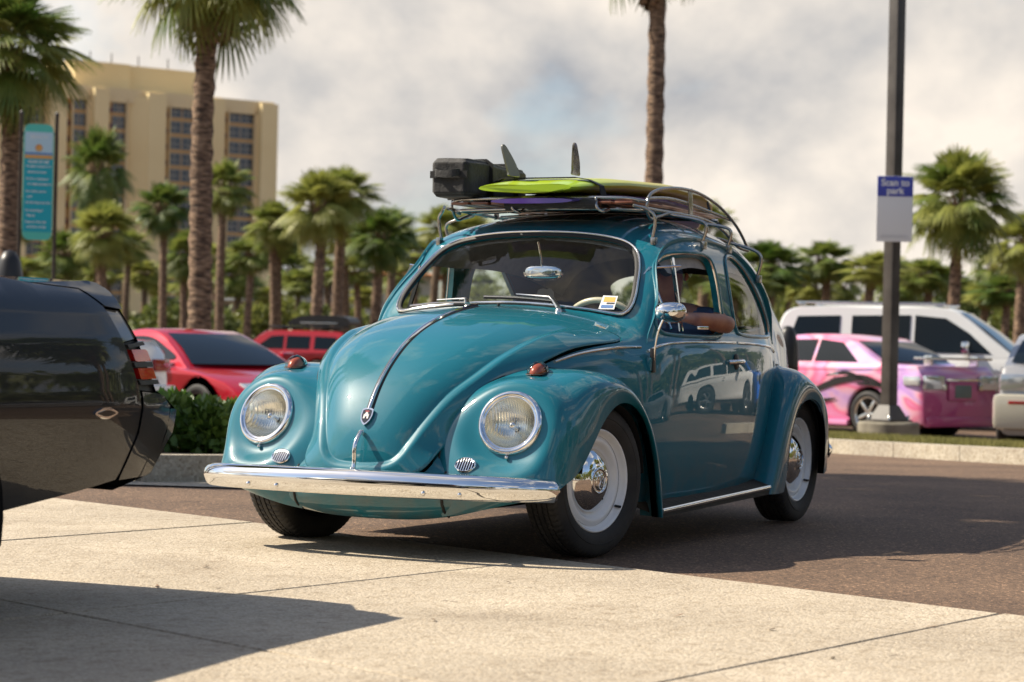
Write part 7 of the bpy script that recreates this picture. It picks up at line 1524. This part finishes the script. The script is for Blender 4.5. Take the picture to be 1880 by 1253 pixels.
# left forearm, laid forward along the sill, with five fingers
Va = [(.052, .275, .470), (.030, .300, .461), (.14, .298, .468), (.28, .280, .476), (.40, .262, .484), (.47, .252, .487), (.515, .246, .486)]
arm = skin_body('left_forearm', Va, [(i, i+1) for i in range(6)], [.046, .040, .046, .038, .028, (.038, .020), (.036, .016)], M_SKIN, drv, root=0)
for k, (dy, ln) in enumerate(((.026, .055), (.009, .068), (-.009, .064), (-.026, .05))):
    b0 = np.array([.525, .246+dy, .486]); skin_body('finger', [tuple(b0), tuple(b0+[ln*.45, dy*.1, .004]), tuple(b0+[ln*.8, dy*.15, -.008]), tuple(b0+[ln, dy*.15, -.024])], [(0, 1), (1, 2), (2, 3)], [.0098, .0092, .0085, .0075], M_SKIN, arm, sub=1)
skin_body('thumb', [(.475, .222, .483), (.495, .200, .480), (.525, .194, .474)], [(0, 1), (1, 2)], [.013, .0105, .009], M_SKIN, arm, sub=1)
# head details: nose, ear, cap, glasses
skin_body('nose', [(.135, 0, .685), (.158, 0, .662), (.150, 0, .648)], [(0, 1), (1, 2)], [.012, .015, .010], M_SKIN, body, sub=1)
for s in (1, -1): skin_body('ear', [(.045, .083*s, .655), (.035, .090*s, .675), (.04, .089*s, .695)], [(0, 1), (1, 2)], [(.016, .008), (.018, .008), (.014, .007)], M_SKIN, body, sub=1)
skin_body('jaw', [(.06, 0, .61), (.125, 0, .606)], [(0, 1)], [(.055, .03), (.03, .024)], M_SKIN, body, sub=2)
V, F = lathe([(.093, .0), (.095, .03), (.088, .062), (.066, .086), (.03, .098), (0, .10)], 28, 'Z'); cp = mk('cap_crown', np.array(V)*[1.08, .92, 1]+[.052, 0, .700], F, M_CAP, body)
bl = [(.052+.10*math.cos(t), .075*math.sin(t)) for t in np.linspace(R(-75), R(75), 14)]; bo = [(.052+.10+.075*math.cos(t), .068*math.sin(t)) for t in np.linspace(R(70), R(-70), 14)]
V = [(a, b, .708-.0*a) for a, b in bl]+[(a, b, .694) for a, b in bo]; n = len(V); V += [(a, b, c_-.004) for a, b, c_ in V]; mk('cap_peak', V, [tuple(range(n)), tuple(range(2*n-1, n-1, -1))]+[(i, (i+1) % n, n+(i+1) % n, n+i) for i in range(n)], M_CAP, cp, smooth=False)
mb = MB()
for s in (1, -1):
    L = [(.143-.02*abs(math.sin(t)*.2), s*.035+.027*math.cos(t), .690+.017*math.sin(t)) for t in np.linspace(0, 6.283, 16, endpoint=False)]; mb.add(L, [tuple(range(16))]); mb.tube([(.138, s*.064, .694), (.05, s*.088, .690)], .0025, 6)
mb.tube([(.146, -.01, .694), (.146, .01, .694)], .0025, 6); mb.build('sunglasses', M_PLASTIC, body)
# ------------------------------------------------------------------ lamp post with its parking sign
M_POST = noisy(mat('bronze_post_paint', (.055, .048, .042), rough=.45), (.042, .036, .032), (.07, .062, .055), scale=4)
lx, ly, lz = GP(28.6, 1634); lp = thing('lamp_post', 'square dark bronze lamp post on a round concrete footing', 'lamp post', (lx, ly, lz), Rw)
V, F = lathe([(.385, -.1), (.385, .25), (.365, .275), (0, .285)], 48, 'Z'); mk('footing', V, F, noisy(mat('weathered_footing', (.20, .18, .14), rough=.9), (.13, .115, .085), (.26, .235, .18), scale=4, bump=.4, bscale=40), lp, sharp=30)
bm = bmesh.new(); bm_box(bm, (0, 0, 3.9), (.155, .155, 7.2), rz=R(38), bev=.018); from_bm('shaft', bm, M_POST, lp)
bm = bmesh.new(); r = bmesh.ops.create_cone(bm, cap_ends=True, segments=4, radius1=.26, radius2=.125, depth=.20, matrix=Matrix.Translation((0, 0, .385)) @ Matrix.Rotation(R(38+45), 4, 'Z')); from_bm('base_cover', bm, M_POST, lp, smooth=False)
bm = bmesh.new(); bm_box(bm, (0, 0, .295), (.42, .42, .02), rz=R(38)); from_bm('base_plate', bm, M_POST, lp, smooth=False)
for sx in (-1, 1):
    for sy in (-1, 1): V, F = lathe([(0, .36), (.018, .355), (.018, .29)], 8, 'Z'); a = R(38); mk('anchor_bolt', np.array(V)+[(sx*math.cos(a)-sy*math.sin(a))*.17, (sx*math.sin(a)+sy*math.cos(a))*.17, 0], F, M_STEEL, lp)
bm = bmesh.new(); bm_box(bm, (.35, 0, 7.5), (.7, .32, .14), bev=.03); from_bm('lamp_head', bm, M_POST, lp)
def text(name, body, size, m, parent, M, ext=.002, sp=1., align='CENTER', bold=0):
    cu = bpy.data.curves.new(name, 'FONT'); cu.body = body; cu.size = size; cu.extrude = ext; cu.align_x = align; cu.align_y = 'CENTER'; cu.space_line = sp; cu.offset = bold; cu.materials.append(m)
    o = bpy.data.objects.new('lettering_source', cu); col.objects.link(o); dg = bpy.context.evaluated_depsgraph_get(); me = bpy.data.meshes.new_from_object(o.evaluated_get(dg)); bpy.data.objects.remove(o)
    t = bpy.data.objects.new(name, me); col.objects.link(t); t.parent = parent; t.matrix_basis = M; return t
FACE = Matrix(((1, 0, 0, 0), (0, 0, -1, 0), (0, 1, 0, 0), (0, 0, 0, 1)))   # text in the x-z plane facing -y
sg = thing('parking_sign', 'white and blue Scan to park sign fixed to the lamp post', 'sign', tuple(Vector((lx, ly, lz+palm_h(28.6, 1634, 385))) + (Matrix.Rotation(Rw, 4, 'Z') @ Vector((-.0, -.12, 0)))), Rw+R(-3))
sg.rotation_euler = (0, 0, Rw)
M_SW = mat('sign_white', (.78, .78, .78), rough=.4); M_SB = mat('sign_blue', (.055, .075, .42), rough=.4)
SC = 28.6/4193
H0 = 120*SC; Wd = 66*SC
M_skew = 0
bm = bmesh.new(); bm_box(bm, (0, 0, 0), (Wd, .012, H0), bev=.004); from_bm('panel', bm, M_SW, sg)
bm = bmesh.new(); bm_box(bm, (0, -.008, H0/2-.128), (Wd-.004, .006, .25), bev=.002); from_bm('blue_band', bm, M_SB, sg)
text('sign_lettering', 'Scan to\npark', .118, M_SW, sg, Matrix.Translation((0, -.0125, H0/2-.135)) @ FACE, sp=.85, bold=.003)
bm = bmesh.new(); bm_box(bm, (0, -.0075, -H0/2+.055), (Wd*.8, .003, .006)); bm_box(bm, (0, -.0075, -H0/2+.075), (Wd*.7, .003, .006)); from_bm('small_print', bm, mat('pale_print', (.45, .45, .47), rough=.6), sg, smooth=False)
text('corner_mark', 'TM', .02, M_SW, sg, Matrix.Translation((Wd/2-.03, -.0125, H0/2-.03)) @ FACE)
# ------------------------------------------------------------------ teal notice board on two posts
nx_, ny_, nz_ = GP(36, 63); nb = thing('notice_board', 'tall teal rounded notice board with white rules between two dark posts', 'sign', (nx_, ny_, nz_), Rw+R(18)); SN = 36/4193
zof = lambda yp: .819-nz_+(hz(63)-yp)*SN
zt_, zb_ = zof(228), zof(441); wB = .235; hB = (zt_-zb_)/2; zc = (zt_+zb_)/2
ol = [(wB*math.copysign(abs(math.cos(t))**.35, math.cos(t)), hB*math.copysign(abs(math.sin(t))**.16 if abs(math.sin(t)) > 1e-6 else 0, math.sin(t))) for t in np.linspace(0, 2*math.pi, 64, endpoint=False)]
M_TEALB = mat('board_teal', (.10, .58, .48), rough=.4); M_CY = mat('board_cyan', (.01, .42, .52), rough=.4); M_PALE = mat('board_pale', (.50, .72, .82), rough=.4); M_OR = mat('board_orange', (.80, .42, .12), rough=.4); M_WT = mat('board_white', (.80, .85, .85), rough=.4); M_NAVY = mat('board_blue', (.05, .22, .55), rough=.4)
V, F = extrude_poly(ol, -.02, .02, lambda a, b, d: (a, d, zc+b)); mk('board', V, F, M_TEALB, nb, smooth=False)
def slab_(name, z0, z1, w, m, y=-.024, x=0): bm = bmesh.new(); bm_box(bm, (x, y, (z0+z1)/2), (w, .006, abs(z1-z0))); return from_bm(name, bm, m, nb, smooth=False)
slab_('pale_field', zof(243), zof(285), .43, M_PALE); slab_('text_field', zof(292), zof(426), .43, M_CY); slab_('blue_rule', zof(281), zof(284), .43, M_NAVY, -.029); slab_('orange_rule', zof(285.5), zof(291.5), .43, M_OR, -.029)
V, F = lathe([(0, 0), (.055, 0), (.055, .01)], 20); mk('sun_emblem', np.array([(a, -b, c_) for a, b, c_ in V])+[0, -.03, zof(272)], F, M_OR, nb)
text('board_heading', 'BEACH', .085, M_WT, nb, Matrix.Translation((0, -.03, zof(252))) @ FACE)
text('board_rules', 'RULES OF USE', .052, M_WT, nb, Matrix.Translation((0, -.03, zof(298))) @ FACE, bold=.002)
rows = [(306, 'No glass containers or', -.19), (316.5, '  alcohol on beach', -.19), (329, 'No fires, camping or', -.19), (338.5, '  overnight parking here', -.19), (352, 'No vehicles on the', -.19), (361.5, '  sand', -.19), (372.5, 'No littering at any time', -.19), (387, 'No swimming if', -.19), (396, '  flags up', -.19), (408, 'Dogs on leash only', -.19), (417, '  at all times of day', -.19)]
for yp, s_, x in rows:
    text('board_line', s_, .042, M_WT, nb, Matrix.Translation((x, -.03, zof(yp))) @ FACE, align='LEFT', bold=.0015)
for s in (-1, 1):
    V, F = lathe([(.030, -.1), (.030, zof(212)), (.036, zof(211)), (.030, zof(207)), (0, zof(203))], 16, 'Z'); mk('post', np.array(V)+[s*.275, 0, 0], F, M_POST, nb)
    for zz in (zof(245), zof(425)): bm = bmesh.new(); bm_box(bm, (s*.25, 0, zz), (.06, .03, .03)); from_bm('bracket', bm, M_POST, nb, smooth=False)
# ------------------------------------------------------------------ domed litter bins
def bin_(D, px, lab, r, h):
    x, y, z = GP(D, px); t = thing('litter_bin', lab, 'litter bin', (x, y, z), 0, 'domed litter bins')
    V, F = lathe([(r*.9, 0), (r*.95, .04), (r, .1), (r, h*.60), (r*1.08, h*.61), (r*1.08, h*.66)], 32, 'Z'); mk('drum', V, F, M_PLASTIC, t)
    V, F = lathe([(r*1.08, h*.66), (r*1.05, h*.72), (r*.98, h*.83), (r*.75, h*.94), (r*.4, h*.99), (0, h)], 32, 'Z'); mk('dome_lid', V, F, M_PLASTIC, t)
    bm = bmesh.new(); bm_box(bm, (0, -r*1.03, h*.76), (r*.8, .02, h*.10), bev=.004); from_bm('flap', bm, M_STEEL, t)
bin_(29.5, 1446, 'black domed litter bin between the teal rear window pillar and the pink sedan', .135, palm_h(29.5, 1446, 598))
bin_(24, 14, 'black domed litter bin showing above the black coupe at left', .155, palm_h(24, 14, 459))

# ------------------------------------------------------------------ hotel tower
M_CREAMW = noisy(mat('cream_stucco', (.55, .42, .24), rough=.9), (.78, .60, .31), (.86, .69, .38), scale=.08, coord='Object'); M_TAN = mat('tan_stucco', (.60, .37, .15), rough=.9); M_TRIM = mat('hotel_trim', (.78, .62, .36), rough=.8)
M_HG = mat('hotel_glass', (.045, .055, .07), rough=.2, spec=.6); M_HF = mat('hotel_frame', (.40, .37, .32), rough=.6)
Dh = 300.; ha = R(36)                       # the facade runs right and away
hx0, hy0 = AT(Dh, -60); hotel = thing('hotel_tower', 'cream high-rise hotel with recessed window bays behind the palms', 'hotel', (hx0, hy0, -.3), Rw+ha)
def hx_of(px):                              # distance along the facade of an image column
    k = (px-940)/4193; s0 = (-60-940)/4193*Dh; return (k*Dh-s0)/(math.cos(ha)-k*math.sin(ha))
def hz_of(px, yp): t = hx_of(px); return (hz(px)-yp)*(Dh+t*math.sin(ha))/4193+.819+.3
roofz = hz_of(300, 174)
fl = 30.0*(Dh+hx_of(180)*math.sin(ha))/4193
def hbox(name, x0, x1, y0, y1, z0, z1, m, parent=hotel, mesh=None):
    bm = bmesh.new(); bm_box(bm, ((x0+x1)/2, (y0+y1)/2, (z0+z1)/2), (x1-x0, y1-y0, z1-z0)); return from_bm(name, bm, m, parent, smooth=False)
XL, XR = hx_of(-60), hx_of(500)
hbox('tower_block', XL, XR, 1.6, 16, 0, roofz-1.0, M_TAN)
pil = [(-60, 42), (82, 113), (163, 190), (262, 295), (362, 403), (470, 500)]
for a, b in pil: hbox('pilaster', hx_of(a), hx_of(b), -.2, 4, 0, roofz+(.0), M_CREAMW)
hbox('parapet', XL, XR-.02, .9, 15.5, roofz-1.6, roofz+.35, M_TRIM)
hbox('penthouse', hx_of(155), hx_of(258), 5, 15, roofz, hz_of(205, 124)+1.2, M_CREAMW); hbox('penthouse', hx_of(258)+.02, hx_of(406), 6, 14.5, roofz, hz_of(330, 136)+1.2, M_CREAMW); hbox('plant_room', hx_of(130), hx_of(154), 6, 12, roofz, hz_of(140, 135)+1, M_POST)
for a in (170, 200, 240, 290, 345): hbox('roof_mast', hx_of(a), hx_of(a)+.12, 8, 8.12, roofz+4, roofz+6.0, M_POST)
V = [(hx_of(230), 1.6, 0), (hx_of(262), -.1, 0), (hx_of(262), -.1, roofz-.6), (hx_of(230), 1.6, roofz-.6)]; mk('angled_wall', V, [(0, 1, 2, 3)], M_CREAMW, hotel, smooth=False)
wm = {}
def hwin(x0, x1, z0):
    key = round(x1-x0, 2)
    if key not in wm:
        w = x1-x0; h = fl*.80; mbs = []
        V, F = extrude_poly([(0, 0), (w, 0), (w, h), (0, h)], 0, .1, lambda a, b, d: (a, -d, b)); me = bpy.data.meshes.new('window'); me.from_pydata(V, [], F); me.materials.append(M_HF)
        pm = []; 
        for (a, b, c_, d) in ((.08, w/2-.05, .10, h*.42), (w/2+.05, w-.08, .10, h*.42), (.08, w/2-.05, h*.47, h-.10), (w/2+.05, w-.08, h*.47, h-.10)):
            m2 = bpy.data.meshes.new('pane'); m2.from_pydata([(a, -.112, c_), (b, -.112, c_), (b, -.112, d), (a, -.112, d)], [], [(0, 1, 2, 3)]); m2.materials.append(M_HG); pm.append(m2)
        wm[key] = (me, pm)
    me, pm = wm[key]; o = bpy.data.objects.new('window', me); col.objects.link(o); o.parent = hotel; o.location = (x0, 1.58, z0)
    for m2 in pm: p = bpy.data.objects.new('pane', m2); col.objects.link(p); p.parent = o
    return o
nfl = int(roofz/fl)
bays = [(46, 63, 1), (64, 81, 1), (130, 143, 1), (144, 157, 1), (205, 217, 1), (218, 230, 1), (309, 333, 1), (335, 359, 1), (417, 441, 1), (442, 466, 1)]
for a, b, _ in bays:
    for k in range(nfl): hwin(hx_of(a), hx_of(b), roofz-1.0-(k+1)*fl+fl*.12)
for a, b in ((115, 128), (192, 204), (297, 308), (405, 416)):     # balcony returns with reddish rails in the shaded sides of the bays
    for k in range(nfl): hbox('balcony_rail', hx_of(a), hx_of(b), 1.3, 1.55, roofz-1.0-(k+1)*fl+fl*.10, roofz-1.0-(k+1)*fl+fl*.42, M_RAIL if 'M_RAIL' in globals() else globals().setdefault('M_RAIL', mat('rail_red', (.16, .05, .045), rough=.7)))
for a, b in ((42, 48), (80, 82), (128, 131), (156, 163), (229, 232), (308, 310), (358, 362), (416, 418), (465, 470)):
    hbox('bay_fin', hx_of(a), hx_of(b), .9, 1.59, 0, roofz-1.05, M_TRIM)
# ------------------------------------------------------------------ low buildings behind the palms
def low_building(name, label, D, px0, px1, ytop, yb, wall, roofm, rz=0, wins=(), over=1.0, roofh=.8):
    x, y, z = GP(D, px0); t = thing(name, label, 'building', (x, y, z), Rw+rz); W_ = (px1-px0)/4193*D; H = palm_h(D, (px0+px1)/2, ytop); 
    bm = bmesh.new(); bm_box(bm, (W_/2, 5, H/2), (W_, 10, H)); from_bm('wall', bm, wall, t, smooth=False)
    V = [(-over, -over, H), (W_+over, -over, H), (W_+over, 11, H), (-over, 11, H), (1.5, 2.5, H+roofh), (W_-1.5, 2.5, H+roofh), (W_-1.5, 8, H+roofh), (1.5, 8, H+roofh)]
    mk('roof', V, [(3, 2, 1, 0), (0, 1, 5, 4), (1, 2, 6, 5), (2, 3, 7, 6), (3, 0, 4, 7), (4, 5, 6, 7)], roofm, t, smooth=False)
    for a, b, c_, d in wins:
        fx0, fx1 = (a-px0)/4193*D, (b-px0)/4193*D; z1, z0 = palm_h(D, a, c_), palm_h(D, a, d)
        bm = bmesh.new(); bm_box(bm, ((fx0+fx1)/2, -.03, (z0+z1)/2), (fx1-fx0+.2, .08, z1-z0+.2)); w = from_bm('window', bm, M_HF, t, smooth=False)
        bm = bmesh.new(); bm_box(bm, ((fx0+fx1)/2, -.08, (z0+z1)/2), (fx1-fx0, .04, z1-z0)); from_bm('pane', bm, M_HG, w, smooth=False)
M_OFF = mat('off_white_wall', (.58, .56, .48), rough=.9); M_TERR = mat('terracotta_roof', (.52, .20, .07), rough=.85); M_GRN = mat('grey_green_wall', (.24, .25, .22), rough=.9); M_GROOF = mat('grey_roof', (.20, .21, .23), rough=.8); M_MINT = mat('mint_shutter', (.16, .45, .28), rough=.8)
low_building('beach_building', 'pale building with terracotta roof behind the palms left of the windscreen', 140, 545, 800, 503, 600, M_OFF, M_TERR, R(4), [(600, 620, 520, 540), (660, 680, 520, 540), (720, 740, 520, 540)], roofh=.25)
low_building('white_beach_house', 'white house with mint shutters low behind palms above the red sports car', 136, 380, 482, 552, 600, mat('white_wall', (.72, .71, .64), rough=.9), M_GROOF, 0, [(412, 420, 562, 590)], roofh=.2)
low_building('grey_house', 'grey-green house with brown roof behind the palm right of the teal car', 135, 1395, 1482, 538, 600, M_GRN, mat('brown_roof', (.20, .10, .06), rough=.9), 0, [(1425, 1434, 552, 572), (1446, 1455, 552, 572)], roofh=.8)
low_building('grey_shed', 'long grey roofed building low behind the white off-roader', 150, 1485, 1560, 552, 600, M_GROOF, M_GROOF, 0, [(1505, 1515, 560, 570)], roofh=.4)
low_building('brick_house', 'brown brick house partly hidden by scrub right of the lamp post', 140, 1680, 1860, 545, 600, mat('brown_brick', (.20, .09, .06), rough=.9), M_GROOF, 0, [(1700, 1712, 556, 572), (1800, 1812, 556, 572)], roofh=.5)
# a few dead leaves and stones lying on the slabs
rd = random.Random(8)
for i, (x, y) in enumerate([(1.55, 2.48), (1.9, 2.1), (2.3, 1.2), (1.2, .9), (2.05, .05), (1.75, 1.75), (1.4, -.2), (2.4, 2.45)]):
    a = rd.uniform(0, 6); l = rd.uniform(.015, .035); t = mk('dead_leaf', [(x-l*math.cos(a), y-l*math.sin(a), .014), (x+.008*math.sin(a), y-.008*math.cos(a), .017), (x+l*math.cos(a), y+l*math.sin(a), .022), (x-.008*math.sin(a), y+.008*math.cos(a), .015)], [(0, 1, 2, 3)], M_BOOT, smooth=False)
    tag(t, ['brown leaf scrap by the slab joint corner near the right', 'curled brown leaf scrap on the sunlit slab, middle right', 'brown leaf scrap at the tip of the black coupe shadow', 'tiny leaf scrap before the teal bumper', 'leaf scrap inside the black coupe shadow', 'brown leaf scrap left of the big joint', 'leaf scrap near the far front tyre', 'leaf scrap just below the right slab joint'][i], 'leaf', 'scraps of dead leaf on the paving')
